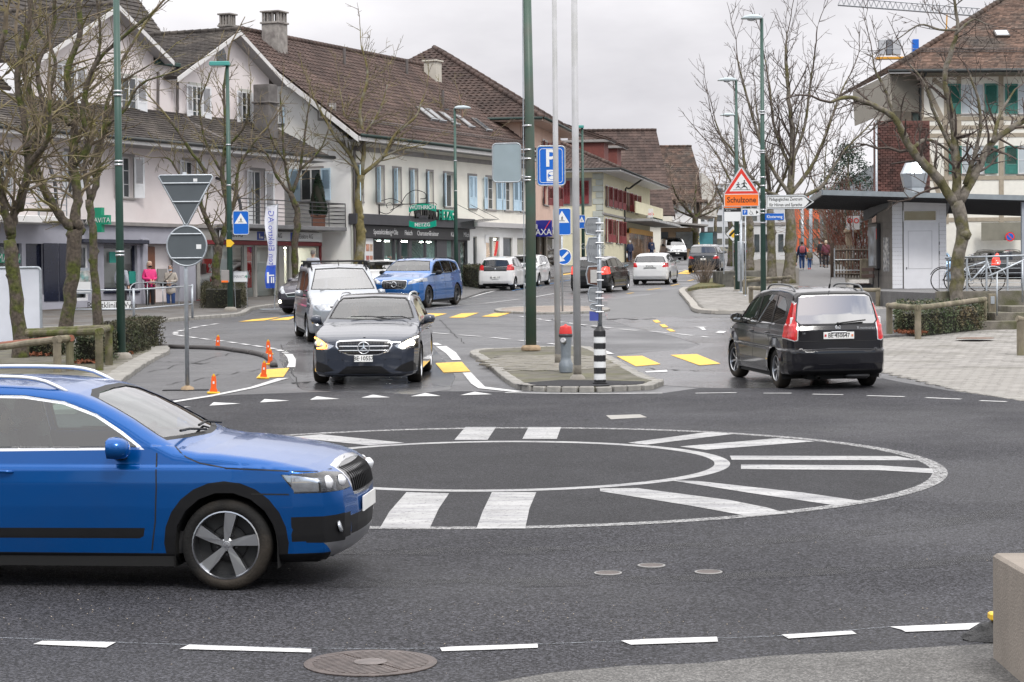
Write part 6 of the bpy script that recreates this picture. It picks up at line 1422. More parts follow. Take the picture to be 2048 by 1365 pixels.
# gable side windows (plane u=0)
def side_rect(M,x0,y0,x1,y1):
 X,Y,o=M.col[0].to_3d(),M.col[1].to_3d(),M.col[3].to_3d();r=[]
 for x,y in((x0,(y0+y1)/2),(x1,(y0+y1)/2),((x0+x1)/2,y1),((x0+x1)/2,y0)):
  d=ray(x,y);t=(o-EYE).dot(X)/d.dot(X);p=EYE+d*t-o;r.append((p.dot(Y),p.z))
 return min(r[0][0],r[1][0]),max(r[0][0],r[1][0]),r[2][1],r[3][1]
Msd=Matrix(((0,1,0,0),(-1,0,0,0),(0,0,1,0),(0,0,0,1)))
def turned(fn,T):
 old=set(bpy.data.objects);fn();done=set()
 for o in set(bpy.data.objects)-old:
  if o.data and o.data.name not in done:o.data.transform(T);done.add(o.data.name)
def _gs():
 for(x0,y0,x1,y1,sc)in((640,212,668,236,False),(603,338,644,402,True),(553,215,565,248,True)):
  a,b,c,d=side_rect(MBm,x0,y0,x1,y1);bx=MB();bx.cbox(-b-.1,-a+.1,-.05,.02,c-.1,d+.1,.01);part('window_surround',bx,J2,B);K1(B,(-b,-a,c,d),y=-.055,d=-.03,cols=2,rows=1,sill=None)
  if sc:
   for s_,h_ in((1,-b-.01),(-1,-a+.01)):H0(B,h_,c,d,min(.5,(b-a)*.5),SHUTB,172,s_,y=-.06)
turned(_gs,Msd)
a,b,c,d=side_rect(MBm,575,160,590,168);mb=MB();mb.cbox(-.5,.02,(a+b)/2-.15,(a+b)/2+.15,c-.1,c+.12,.02);part('rafter_end',mb,Q1,B)
# chimney, roof lights, vents, snow guards on the slope
def onslope(x,y):
 X,Y,o=MBm.col[0].to_3d(),MBm.col[1].to_3d(),MBm.col[3].to_3d();n=V3((0,-(zR-zEB),BY-eyB)).normalized();nw=MBm.to_3x3()@n;p0=MBm@V3((0,eyB,zEB))
 d=ray(x,y);t=(p0-EYE).dot(nw)/d.dot(nw);return MBm.inverted()@(EYE+d*t)
p=onslope(562,105);brickch=mat('chimney_brick',(.3,.28,.26),.9,var=.2,K8=5,K7=.5,K2=18,col2=(.2,.18,.17),K3=3)
chimney(B,p.x,p.y+.3,p.z-.5,p.z+1.75,.8,brickch)
p=onslope(877,165);chimney(B,p.x,p.y+.3,p.z-.5,p.z+1.05,.65,mat('chimney_cream',(.5,.47,.41),.85,var=.05),cap=False)
sl=V3((0,BY-eyB,zR-zEB)).normalized();sn=V3((0,-sl.z,sl.y))
for x,y in((850,230),(867,233),(895,240),(925,245),(960,252)):
 p=onslope(x,y);T=Matrix(((1,sl.x,sn.x,p.x),(0,sl.y,sn.y,p.y),(0,sl.z,sn.z,p.z),(0,0,0,1)));b=MB();b.cbox(-.32,.32,-.5,.5,0,.13,.02,T);o=part('roof_light',b,mat('rooflight_frame',(.1,.09,.085),.4,.5,var=0),B);part('pane',MB().box(-.24,.24,-.4,.4,.128,.134,T),mat('sky_pane',(.1,.11,.12),.03,var=0,spec=1),o)
 part('flashing',MB().box(-.34,.34,-.56,-.51,0,.15,T),GALV,o)
for x,y in((689,130),(814,150),(886,212)):p=onslope(x,y);part('vent_pipe',MB().tube([p,p+V3((0,0,.75))],.07,8),PIPE,B)
for v in(.13,):
 for dz in(.08,.16):b=MB();y_=eyB+(BY-eyB)*v;z_=zEB+(zR-zEB)*v+dz+.02;b.tube([(0,y_,z_),(uEnd,y_,z_)],.02,5);part('snow_guard',b,PIPE,B)
# corner strip, downpipes
mb=MB();mb.cbox(-.06,.25,-.06,.02,-1.2,3.1,.01);part('corner_pilaster',mb,mat('pilaster_sage',(.42,.43,.38),.8,var=.05),B);pipe(B,[(0.,-.75,6.4),(.03,-.3,5.9),(.03,-.14,5.6),(.03,-.14,0)],r=.055)
# butcher shopfront
uM=lb_(934,455)[0];zf0,zf1=2.82,3.33
mb=MB();mb.cbox(-.1,uM+.3,-.3,.1,zf0+.06,zf1,.02);part('shop_fascia',mb,ANTH,B)
mb=MB();mb.cbox(.4,uM,-.14,.1,2.35,zf0+.05,.01);nb=part('name_band',mb,mat('band_black',(.03,.03,.033),.5,var=.05),B)
for x,s_ in((756,'Spezialit\u00e4ten'),(778,'Essig+\u00d6le'),(811,'Fleisch'),(842,'Charcuterie'),(862,'Traiteur'),(901,'K\u00e4se'),(927,'Milch')):u=lb_(x,455)[0];text('lettering',s_,nb,Matrix(((1,0,0,u),(0,0,-1,-.145),(0,1,0,2.6),(0,0,0,1))),.3,Q0,ext=.002,sx=.95)
pan=[(728,745,'w'),(747,765,'d'),(768,788,'g'),(790,798,'g'),(802,818,'o'),(823,850,'g'),(852,873,'g'),(893,905,'o'),(920,933,'g')]
hm=[(lb_(a,500)[0],lb_(b,500)[0],-.1,2.33)for a,b,k in pan]
wall(B,.25,uM,-1.2,2.35,hm,ANTH,y=-.02,Q6=.1,name='shopfront',back=False)
for(a,b,k),r_ in zip(pan,hm):
 if k=='g':K1(B,r_,y=-.02,d=.05,fr=ANTH,cols=1,rows=1,gl=SHOPG,sill=None)
 elif k=='d':b_=MB();b_.cbox(r_[0]+.05,r_[1]-.05,0.,.06,r_[2],r_[3]-.1,.01);part('dark_panel',b_,mat('panel_black',(.02,.02,.025),.2,var=.1),B)
 elif k=='w':
  b_=MB();b_.box(r_[0],r_[1],-.03,.02,r_[2],r_[3]);o=part('poster_panel',b_,Q0,B);
  for j in range(4):
   for i in range(2):q=MB();uu=r_[0]+.12+i*.42*(r_[1]-r_[0]);zz=.35+j*.48;q.box(uu,uu+.36*(r_[1]-r_[0]),-.034,-.031,zz,zz+.3);part('food_photo',q,mat('food%d'%((i+j)%3),((.45,.22,.15),(.5,.35,.25),(.4,.12,.1))[(i+j)%3],.5,var=.5,K8=9),o)
shopbox(B,.6,uM-.2,-.1,2.33,3.2,y=.12,lamps=5,seed=12,wallm=mat('shop_wall_teal',(.1,.16,.17),.7,var=.15),cols=[(.15,.3,.32),(.4,.42,.4),(.3,.15,.1),(.2,.35,.35)])
mb=MB();mb.cbox(.25,uM,-.1,-.022,-1.2,-.11,.01);part('plinth',mb,ANTH,B)
for j in range(7):part('corner_block',MB().cbox(.262,.62,-.16,-.09,-.9+j*.5,-.42+j*.5,.01),mat('quoin_green',(.42,.44,.4),.8,var=.08),B)
# raised letters and hanging sign
for x,s_,m_ in((858,'W\u00dcTHRICH',ANTH),(880,'METZG',mat('metzg_green',(0.,.32,.21),.4,var=0))):
 pass
u1,u2=lb_(818,430)[0],lb_(864,435)[0];text('raised_lettering','W\u00dcTHRICH',B,Matrix(((1,0,0,(u1+u2)/2),(0,0,-1,-.36),(0,1,0,3.43),(0,0,0,1))),.6,H8,ext=.04,sx=.86,bold=.012)
u1,u2=lb_(865,435)[0],lb_(891,437)[0];text('raised_lettering','METZG',B,Matrix(((1,0,0,(u1+u2)/2),(0,0,-1,-.36),(0,1,0,3.42),(0,0,0,1))),.62,MATS['metzg_green'],ext=.04,sx=.86,bold=.012)
hs_=J8('hanging_sign','wrought iron scroll bracket carrying an oval green and white butcher sign','sign',MBm)
u=lb_(757,425)[0];zc=3.55
b=MB();b.box(u-.02,u+.02,-.06,-.02,3.3,4.);b.tube(bend([(u,-.05,3.45),(u,-.4,3.36),(u,-.7,3.55),(u,-.62,3.8),(u,-.38,3.78),(u,-.42,3.6)],5),.014,5);b.tube(bend([(u,-.55,3.5),(u,-1.,3.72),(u,-1.3,4.12),(u,-1.7,4.32),(u,-2.15,4.2),(u,-2.2,3.98),(u,-1.95,3.95)],5),.016,5);b.tube(bend([(u,-.1,3.9),(u,-.6,4.),(u,-1.,3.85),(u,-1.25,3.75),(u,-2.5,3.78),(u,-2.7,3.68)],5),.014,5);b.tube([(u,-.05,3.72),(u,-2.5,3.76)],.012,5);K0('iron_scroll',b,H8,hs_,True)
oy,oz=-2.05,3.23;part('oval_ring',MB().tube([(u,oy+.62*cos(a),oz+.45*sin(a))for a in[2*PI_*k/28 for k in range(29)]],.02,5,False),IRON,hs_)
for zo,s_,up in((.3,'W\u00dcTHRICH',1),(-.3,'METZG',-1)):
 P=[];n=12
 for k in range(n+1):t=-1+2*k/n;P.append((t*.62,zo+up*.1*(1-t*t)+.12))
 for k in range(n,-1,-1):t=-1+2*k/n;P.append((t*.62,zo+up*.1*(1-t*t)-.12))
 b=MB();b.prism([(u-.03,oy-a,oz+z)for a,z in P],(.05,0,0));o=part('banner_plate',b,MATS['metzg_green'],hs_)
 text('lettering',s_,o,Matrix(((0,0,-1,u-.04),(-1,0,0,oy),(0,1,0,oz+zo+up*.06),(0,0,0,1))),.22,Q0,ext=.003,bold=.004)
b=MB();b.cbox(u-.02,u+.02,oy-.22,oy+.18,oz-.12,oz+.02,.01);b.cbox(u-.02,u+.02,oy+.12,oy+.26,oz-.03,oz+.12,.01);K0('bull_silhouette',b,ANTH,hs_)
# insurance office front
uX0=uM+.3;mb=MB();mb.cbox(uM+.1,uEnd,-.35,.1,2.98,3.22,.02);part('ledge',mb,J2 if False else mat('ledge_grey',(.42,.41,.41),.8,var=.05),B)
ox=[(946,954,'n'),(972,986,'g'),(987,999,'g'),(1006,1025,'o'),(1034,1062,'g')];ho=[(lb_(a,500)[0],lb_(b,500)[0],0.,2.55)for a,b,k in ox]
wall(B,uM,uEnd,-1.2,2.98,ho,WHW,y=-.01,Q6=.2,name='shopfront',back=False)
for(a,b,k),r_ in zip(ox,ho):K1(B,r_,y=-.01,d=.06,fr=mat('alu_frame',(.38,.37,.34),.4,.4,var=0),cols=1,rows=1,gl=SHOPG if k=='g'else WGL,sill=None)
shopbox(B,ho[1][0]-.2,ho[-1][1],0,2.55,2.5,y=.3,lamps=3,seed=20,shelves=False,wallm=mat('office_wall',(.3,.28,.24),.8,var=.05))
r_=rct(MBm,990,483,999,512,-.1);part('red_slash',MB().prism([(r_[0],-.06,r_[2]),(r_[0]+.25,-.06,r_[2]),(r_[1],-.06,r_[3]),(r_[1]-.25,-.06,r_[3])],(0,.02,0)),mat('slash_red',(.75,.03,.03),.4,var=0),B)
r_=rct(MBm,973,470,980,486,-.1);part('notice',MB().box(r_[0],r_[1],-.05,-.03,r_[2],r_[3]),Q0,B)
# glass canopy
uq=lb_(940,437)[0];b=MB();b.add([(uM-1.4,-.3,3.15),(uM+.4,-.3,3.15),(uM+.4,-1.5,3.3),(uM-1.4,-1.5,3.3)],[(0,1,2,3),(3,2,1,0)]);o=part('glass_canopy',b,H2('canopy_glass',(.5,.75,.65),base=.1),B)
for x in(uM-1.3,uM+.3):part('canopy_rod',MB().tube([(x,-.05,4.),(x,-1.45,3.32)],.012,5),IRON,o)
AX=J8('insurance_sign','square dark blue hanging sign with white letters and red diagonal','sign',MBm);ua=lb_(1064,430)[0]
r0=at(1065,430,MBm.translation.y);
uu=uEnd+.1;part('sign_panel',MB().cbox(uu-.08,uu+.08,-1.05,-.25,2.62,3.42,.01),mat('axa_blue',(.01,.012,.22),.35,var=0),AX)
text('lettering','AXA',AX,Matrix(((0,0,-1,uu-.09),(-1,0,0,-.65),(0,1,0,2.83),(0,0,0,1))),.42,Q0,ext=.002,bold=.004);part('red_diagonal',MB().prism([(uu-.084,-.7,2.98),(uu-.084,-.74,2.98),(uu-.084,-1.04,3.41),(uu-.084,-.99,3.41)],(-.006,0,0)),MATS['slash_red'],AX);part('bracket',MB().tube([(uu,.02,3.3),(uu,-.3,3.3)],.02,5),IRON,AX)
# == C: tall pink house beyond the butcher
pc_=wm(B)@V3((uEnd+.35,.3,0));X=V3((.16,1,0)).normalized();Y=V3((-X.y,X.x,0));zc0=gz(0,pc_.y)
MC=Matrix(((X.x,Y.x,0,pc_.x),(X.y,Y.y,0,pc_.y),(0,0,1,zc0),(0,0,0,1)));Cb=J8('tall_pink_house','tall salmon house with hipped tile roof and red shutters beyond the butcher','house',MC)
lc=lambda x,y,d=0:loc(MC,x,y,d);cL=12.;zce=lc(1126,258,-.8)[1]
SALM=mat('plaster_salmon',(.7,.5,.41),.85,var=.05,K8=1.5)
cw=[rct(MC,1087,372,1096,410),rct(MC,1108,374,1116,412),rct(MC,1086,284,1094,300),rct(MC,1106,286,1112,302)]
cw=[(w[0],w[0]+1.5,w[2],w[3])for w in cw]
wall(Cb,0,cL,2.7,zce+.1,cw,SALM)
for w in cw:shuttered(Cb,w,SHUTR,ang=(168,165),w=.6,surround=Q1,cols=2)
mb=MB();mb.box(0,cL,.36,11,0,zce+.1);part('house_core',mb,SALM,Cb)
roof(Cb,[(-.9,-.9,zce),(cL+.9,-.9,zce),(cL-4.2,5.5,zce+4.1),(4.6,5.5,zce+4.1)],Q3,tw=.3,th=.32,wave=.03)
roof(Cb,[(-.9,12,zce),(-.9,-.9,zce),(4.6,5.5,zce+4.1),(4.6,5.6,zce+4.1)],Q3,tw=.3,th=.32,wave=.045)
roof(Cb,[(cL+.9,-.9,zce),(cL+.9,12,zce),(cL-4.2,5.6,zce+4.1),(cL-4.2,5.5,zce+4.1)],Q3,tiles=False)
for P in(((4.6,5.5,zce+4.12),(cL-4.2,5.5,zce+4.12)),((-.9,-.9,zce+.03),(4.6,5.5,zce+4.12)),((cL+.9,-.9,zce+.03),(cL-4.2,5.5,zce+4.12))):ridge(Cb,*P,Q3,r=.13,step=.4)
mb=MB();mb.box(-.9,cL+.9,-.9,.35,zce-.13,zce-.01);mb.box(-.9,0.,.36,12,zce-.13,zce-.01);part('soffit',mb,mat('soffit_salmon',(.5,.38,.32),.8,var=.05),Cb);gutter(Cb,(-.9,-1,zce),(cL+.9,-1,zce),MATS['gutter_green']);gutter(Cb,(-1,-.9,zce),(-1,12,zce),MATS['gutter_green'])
ho=[(.8,3.6,.2,2.35),(4.2,6.,.2,2.35),(6.6,10.8,.2,2.35)];wall(Cb,0,cL,-.6,2.7,ho,mat('shopfront_stone',(.3,.26,.21),.8,var=.1),Q6=.2,back=False)
for h_ in ho:K1(Cb,h_,d=.1,fr=H9,cols=1,rows=1,gl=SHOPG,sill=None)
shopbox(Cb,.4,11.4,.2,2.4,3,y=.4,lamps=6,seed=31,cols=[(.55,.1,.05),(.6,.45,.1),(.3,.35,.5),(.6,.55,.45)])
b=MB();b.add([(.2,-.02,2.95),(6.5,-.02,2.95),(6.5,-1.5,2.45),(.2,-1.5,2.45)],[(0,1,2,3),(3,2,1,0)]);part('awning',b,mat('awning_dark',(.08,.07,.065),.8,var=.1),Cb)
# == E: yellow house with red shutters
o=G(1205,533);X=V3((.17,1,0)).normalized();Y=V3((-X.y,X.x,0));ME=Matrix(((X.x,Y.x,0,o.x),(X.y,Y.y,0,o.y),(0,0,1,o.z),(0,0,0,1)))
E_=J8('red_shutter_house','pale yellow house with many dark red shutters, hipped roof and red dormers','house',ME);le=lambda x,y,d=0:loc(ME,x,y,d)
eL=le(1300,420)[0];zes=le(1207,411)[1];zet=le(1207,371)[1];zel=le(1207,481)[1];zlt=le(1207,437)[1];zee=le(1240,343,-1)[1]
ew=[(le(x,400)[0],le(x+5,400)[0])for x in(1212,1222,1231,1240)];ew2=[(le(x,400)[0],le(x+4,400)[0])for x in(1254,1262,1271)]
hU=[(a,a+1.3,zes,zet)for a,b in ew+ew2];hL=[(a,a+1.3,zel-.1,zlt)for a,b in[(le(x,460)[0],0)for x in(1211,1219,1233,1240)]]
zst=le(1207,428)[1]
wall(E_,0,eL,0-1,zee+.1,hU+hL,YELW)
for h_ in hU+hL:shuttered(E_,h_,SHUTR,ang=(168,160),w=.62,surround=Q1,cols=2,rows=2)
mb=MB();mb.cbox(-.08,eL,-.12,.02,zst-.08,zst+.08,.02);part('string_course',mb,J2,E_)
def _el():
 for(x0,y0,x1,y1)in((1157,362,1178,408),(1128,362,1140,408)):
  a,b,c,d=side_rect(ME,x0,y0,x1,y1);bx=MB();bx.cbox(-b-.2,-a+.2,-.06,.02,c-.15,d+.2,.01);part('window_surround',bx,J2,E_);K1(E_,(-b,-a,c,d),y=-.065,d=-.02,sill=None)
  for s_,h_ in((1,-b-.005),(-1,-a+.005)):H0(E_,h_,c,d,(b-a)/2,SHUTR,2,s_,y=-.08)
turned(_el,Msd)
mb=MB();mb.box(-.01,.34,0.,12,-1,zee+.1);mb.box(.36,eL,.36,12,-1,zee+.1);part('house_core',mb,YELW,E_)
mb=MB();QU=mat('quoin_green',(.42,.44,.4),.8,var=.08)
k=0;z=-.5
while z<zee-.4:
 w=.55 if k%2 else.32;b=MB();b.cbox(-.07,w,-.07,0.,z+.02,z+.42,.01);b.cbox(-.07,-.005,-.06,w+.1,z+.02,z+.42,.01);part('quoin',b,QU,E_);z+=.44;k+=1
ov=1.5
roof(E_,[(-ov,-ov,zee),(eL+.5,-ov,zee),(eL+.5,6,zee+3.3),(5.5,6,zee+3.3)],Q3,tw=.3,th=.33,wave=.03)
roof(E_,[(-ov,13,zee),(-ov,-ov,zee),(5.5,6,zee+3.3),(5.5,6.2,zee+3.3)],Q3,tw=.3,th=.33,wave=.03)
ridge(E_,(-ov,-ov,zee+.05),(5.5,6,zee+3.35),Q3,r=.14,step=.4);ridge(E_,(5.5,6,zee+3.35),(eL,6,zee+3.35),Q3,r=.14,step=.4)
mb=MB();mb.box(-ov,eL+.5,-ov,0-.01,zee-.16,zee-.02);mb.box(-ov,-.01,0,13,zee-.16,zee-.02);part('soffit',mb,Q1,E_);gutter(E_,(-ov,-ov-.08,zee),(eL+.5,-ov-.08,zee));gutter(E_,(-ov-.08,-ov,zee),(-ov-.08,13,zee))
DORM=mat('dormer_red',(.17,.05,.04),.7,var=.15)
for uu in(9,17):
 b=MB();b.box(uu-1.3,uu+1.3,.8,4.5,zee+1.,zee+2.4);d_=part('dormer',b,DORM,E_);part('dormer_fascia',MB().cbox(uu-1.6,uu+1.6,.3,4.8,zee+2.4,zee+2.6,.03),J2,d_)
 roof(E_,[(uu-1.7,.2,zee+2.6),(uu+1.7,.2,zee+2.6),(uu+1.2,4.,zee+3.9),(uu-1.2,4.,zee+3.9)],Q3,tw=.3,th=.33,wave=.03)
pipe(E_,[(le(1247,400)[0],-1.5,zee-.1),(le(1247,400)[0],-.5,zee-.8),(le(1247,400)[0],-.12,zee-1.3),(le(1247,400)[0],-.12,0)],r=.07,m=GUTT)
# bakery front, ledge and balcony
ub=le(1249,470)[0];zb_=le(1249,437)[1];mb=MB();mb.cbox(ub,eL+4,-2.2,.05,zb_-.25,zb_-.05,.03);part('canopy',mb,mat('concrete_pale',(.38,.38,.38)),E_);mb=MB();mb.cbox(ub,eL+2,-.9,-.8,zb_+.4,zb_+1.3,.01);part('balcony_front',mb,YELW,E_)
part('bakery_band',MB().box(ub+1,eL-1,-.35,-.25,2.6,3.),mat('bakery_yellow',(.65,.33,.04),.6,var=.1),E_);part('bakery_glass',MB().box(ub+.4,eL-.5,-.3,-.02,.2,2.6),mat('warm_window',(.25,.13,.06),.15,var=.7,K8=1.3,col2=(.45,.35,.28),K3=.8),E_)
LS=J8('restaurant_sign','square white sign with red name hanging over the far pavement','sign',MT(G(1305,523)+V3((0,0,0))))
dd=G(1305,523).y;p0,p1=at(1292,418,dd),at(1306,436,dd);PX('sign_panel',MB().cbox(p0.x,p1.x,dd-.06,dd+.02,p1.z,p0.z,.02),Q0,LS);text('lettering',"Leo's",LS,wm(LS).inverted()@Matrix(((1,0,0,(p0.x+p1.x)/2),(0,0,-1,dd-.08),(0,1,0,(p0.z+p1.z)/2-.05),(0,0,0,1))),.34,MATS['slash_red'],ext=.002)
PX('bracket',MB().tube([(p0.x,dd,p0.z-.1),(p0.x-1.2,dd+.2,p0.z-.1)],.03,5),IRON,LS)
# == F: barn-like house with big roof, G: brown tiled house further on
def far_house(name,label,D0,xL,xR,yBase,yEave,yRidge,Q6,wallm,Q8,gable_r=True,hip=.35,wins=(),shut=None):
 o=at(xL,yBase,D0);o.z=gz(0,D0);M=MT(o);T=J8(name,label,'house',M)
 L=at(xR,yBase,D0).x-o.x;ze=at((xL+xR)/2,yEave,D0-1).z-o.z;zr=at((xL+xR)/2,yRidge,D0+Q6/2).z-o.z
 w=MB();w.box(0,L,0,Q6,-1,ze+.1);part('wall',w,wallm,T)
 roof(T,[(-1,-1.2,ze),(L+1.2,-1.2,ze),(L+1.2-hip*3.,Q6/2,zr),(-1,Q6/2,zr)],Q8,tw=.36,th=.4,wave=.03);roof(T,[(L+1.2,Q6+1.2,ze),(-1,Q6+1.2,ze),(-1,Q6/2,zr),(L+1.2-hip*3.,Q6/2,zr)],Q8,tiles=False)
 mid=zr-(zr-ze)*.38;b=MB();ym=Q6/2-(Q6/2+1.2)*.38
 b.prism([(L-.2,-.8,ze-.1),(L-.2,Q6+.8,ze-.1),(L-.2,Q6/2,zr-.2)],(.2,0,0));part('gable_wall',b,H9,T)
 part('verge_board',MB().prism([(L+1.15,-1.2,ze-.02),(L+1.15-hip*3,Q6/2,zr-.02),(L+1.15-hip*3,Q6/2,zr-.4),(L+1.15,-1.2,ze-.4)],(.06,0,0)),H9,T)
 ridge(T,(-1,Q6/2,zr+.05),(L+1.2-hip*3,Q6/2,zr+.05),Q8,r=.15,step=.45)
 for(x0,y0,x1,y1)in wins:
  p0,p1=at(x0,y0,D0),at(x1,y1,D0);r_=(p0.x-o.x,p1.x-o.x,p1.z-o.z,p0.z-o.z);part('window_surround',MB().cbox(r_[0]-.12,r_[1]+.12,-.06,0.,r_[2]-.12,r_[3]+.12,.01),J2,T);K1(T,r_,y=-.065,d=-.01,sill=None)
  if shut:H0(T,r_[0]-.01,r_[2],r_[3],.6,shut,170,1,-.07);H0(T,r_[1]+.01,r_[2],r_[3],.6,shut,170,-1,-.07)
 return T,o,L,ze,zr
TF,oF,LF,zeF,zrF=far_house('barn_house','farmhouse with a huge brown tiled roof and dark timber gable over the street',196,1165,1322,505,432,262,15,CREAMW,Q3,wins=((1278,428,1284,448),(1292,430,1298,448),(1306,440,1312,452)),shut=SHUTG)
TG,oG,LG,zeG,zrG=far_house('far_brown_house','house with a rusty brown half-hipped roof at the far end of the street',236,1322,1392,500,405,294,14,WHW,TILEO,wins=((1345,412,1352,425),(1372,412,1380,428)))
part('gable_soffit',MB().prism([(LG+.6,-.9,zeG-1.4),(LG+2.2,-.9,zeG-1.6),(LG+1.8,-.9,zrG-4.2),(LG+.6,-.9,zrG-3.2)],(0,12,0)),mat('gable_pale',(.5,.48,.44),.8,var=.1),TG)
far_house('far_cream_house','low cream house between the barn roof and the far brown house',216,1322,1345,500,400,372,9,CREAMW,TILEO,wins=((1328,412,1334,425),))
# terrace restaurant with flat roof
o=G(1312,516);T=J8('timber_pavilion','low flat-roofed timber restaurant extension with posters by the street','building',MT(o));D0=o.y
pw_=at(1372,516,D0).x-o.x+.5;part('wall',MB().box(-3.5,pw_,0,6,-.4,2.7),mat('timber_brown',(.22,.15,.09),.7,var=.15,K8=2),T);part('flat_roof',MB().prism([(-5,-1.5,3.6),(pw_+1.4,-1.5,2.75),(pw_+1.4,-1.5,2.9),(-5,-1.5,3.75)],(0,8,0)),J2,T)
for k in range(4):b=MB();x=-2.6+k*2.2;b.box(x,x+1.5,-.05,-.01,.8,2.3);part('window',b,WGL,T)
part('poster',MB().box(3.9,5.1,-.12,-.06,1.,2.2),mat('poster_teal',(.05,.22,.25),.5,var=.1),T)
# orange building and pale blocks behind the trees on the right
def block(name,label,D0,x0,x1,yb,yt,Q6,m,rows,cols,wm_=WGL,cat='building'):
 a,b_=at(x0,yb,D0),at(x1,yb,D0);z0,z1=gz(0,D0)-1,at(x0,yt,D0).z;T=J8(name,label,cat,MT((a.x,D0,z0)));w=b_.x-a.x;part('wall',MB().box(0,w,0,Q6,0,z1-z0),m,T)
 part('parapet',MB().cbox(-.1,w+.1,-.1,Q6+.1,z1-z0,z1-z0+.25,.03),J2,T)
 for r in range(rows):
  for c in range(cols):
   b=MB();u=w*(c+.5)/cols;z=1+(z1-z0-1)*(r+.25)/rows;hw_,hh=w/cols*.32,(z1-z0-1)/rows*.5;b.box(u-hw_,u+hw_,-.06,-.01,z,z+hh);part('window',b,wm_,T)
block('orange_block','orange red apartment block seen between the trunks on the right',230,1596,1640,520,392,10,mat('plaster_orange',(.62,.13,.05),.8,var=.05),3,3)
block('grey_block','long pale grey office block at the end of the street',300,1395,1640,505,402,12,mat('block_grey',(.52,.53,.55),.8,var=.05),4,14)
block('pale_block','pale modern block partly hidden behind the timber house',330,1330,1470,500,372,12,mat('block_pale',(.6,.62,.64),.8,var=.05),5,7)
block('white_house','white house with dark windows left of the far trees',262,1355,1402,500,412,9,WHW,3,3)
block('low_shop','low white garage building behind the row of trunks',175,1490,1570,520,452,8,mat('shop_pale',(.55,.55,.55),.7,var=.08),1,5)
# == H: timber-framed house on the right
MH=bframe(1840,556,.02,True);H_=J8('timber_frame_house','timber-framed cream house with green shutters and a huge tiled roof at the right','house',MH);lh=lambda x,y,d=0:loc(MH,x,y,d)
zhe=lh(1900,146,-1.2)[1];hR=9.5;z2=lh(1840,262)[1]
TIM=mat('timber_beige',(.36,.31,.24),.8,var=.12,K8=5);HW_=mat('plaster_infill',(.78,.76,.69),.85,var=.05)
hw_=[rct(MH,1922,168,1968,228),rct(MH,2036,168,2082,228),rct(MH,1924,292,1968,348),rct(MH,2036,292,2082,348)]
wall(H_,0,hR,-1,zhe+.3,hw_,HW_,Q6=.15)
for w in hw_:K1(H_,w,d=.06,cols=2,rows=2,gl=mat('pane_sky',(.45,.5,.53),.05,var=.2,K8=.8));H0(H_,w[0]-.02,w[2],w[3],.66,SHUTG,174,1);H0(H_,w[1]+.02,w[2],w[3],.66,SHUTG,174,-1)
def beam(u0,z0,u1,z1,t=.22):
 d=V3((u1-u0,0,z1-z0)).normalized();n=V3((-d.z,0,d.x))*t/2;b=MB();a,c=V3((u0,-.02,z0)),V3((u1,-.02,z1));y=beam.k=(beam.k+1)%7;dy=-.004*y
 b.prism([a-n+V3((0,dy,0)),c-n+V3((0,dy,0)),c+n+V3((0,dy,0)),a+n+V3((0,dy,0))],(0,.03,0));part('beam',b,TIM,H_)
beam.k=0
zt=zhe+.1
for u in(.12,1.35,2.,w[0]*0+hw_[0][1]+.85,hw_[1][0]-.85,6.9,8.6):beam(u,2.7,u,zt)
for z in(zt-.1,z2+.15,z2-.25,2.9,lh(1900,232)[1]-.15,lh(1900,352)[1]-.12):beam(0,z,hR,z,.2)
beam(.2,zt-.3,1.3,z2+.3);beam(.2,z2-.4,1.3,3.);beam(.7,zt-.3,1.9,z2+1.6)
mb=MB();mb.box(0.,hR,.3,12,-1,zhe+.3);part('house_core',mb,HW_,H_)
uo=lh(1778,150,-1.4)[0];zr_=zhe+(lh(2012,12,5)[1]-zhe);RD=6.5
roof(H_,[(uo,-1.4,zhe+.1),(hR+1,-1.4,zhe+.1),(hR+1,RD,zr_+.6),(lh(2012,12,RD)[0],RD,zr_+.6)],TILEO,tw=.19,th=.2,wave=0,lift=.02)
roof(H_,[(uo,13,zhe+.1),(uo,-1.4,zhe+.1),(lh(2012,12,RD)[0],RD,zr_+.6),(lh(2012,12,RD)[0],RD+.2,zr_+.6)],TILEO,tw=.3,th=.3,wave=0)
ridge(H_,(uo,-1.4,zhe+.15),(lh(2012,12,RD)[0],RD,zr_+.65),TILEO,r=.14,step=.42);gutter(H_,(uo-.05,-1.5,zhe+.08),(hR+1,-1.5,zhe+.08),r=.09)
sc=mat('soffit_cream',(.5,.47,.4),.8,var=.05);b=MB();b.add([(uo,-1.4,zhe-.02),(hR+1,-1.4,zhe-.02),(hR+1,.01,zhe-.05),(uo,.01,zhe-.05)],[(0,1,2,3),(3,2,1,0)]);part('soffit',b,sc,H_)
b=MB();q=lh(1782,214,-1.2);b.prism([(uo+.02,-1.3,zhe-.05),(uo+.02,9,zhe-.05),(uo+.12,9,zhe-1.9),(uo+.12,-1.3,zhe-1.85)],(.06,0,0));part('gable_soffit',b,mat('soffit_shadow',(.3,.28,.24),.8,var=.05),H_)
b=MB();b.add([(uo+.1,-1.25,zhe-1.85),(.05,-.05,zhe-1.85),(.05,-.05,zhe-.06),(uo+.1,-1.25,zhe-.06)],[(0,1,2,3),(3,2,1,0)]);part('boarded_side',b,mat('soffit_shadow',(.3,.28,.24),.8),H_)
def onH(x,y):
 n=V3((0,-(zr_+.6-zhe-.1),RD+1.4)).normalized();nw=MH.to_3x3()@n;p0=MH@V3((uo,-1.4,zhe+.1));d=ray(x,y);t=(p0-EYE).dot(nw)/d.dot(nw);return MH.inverted()@(EYE+d*t)
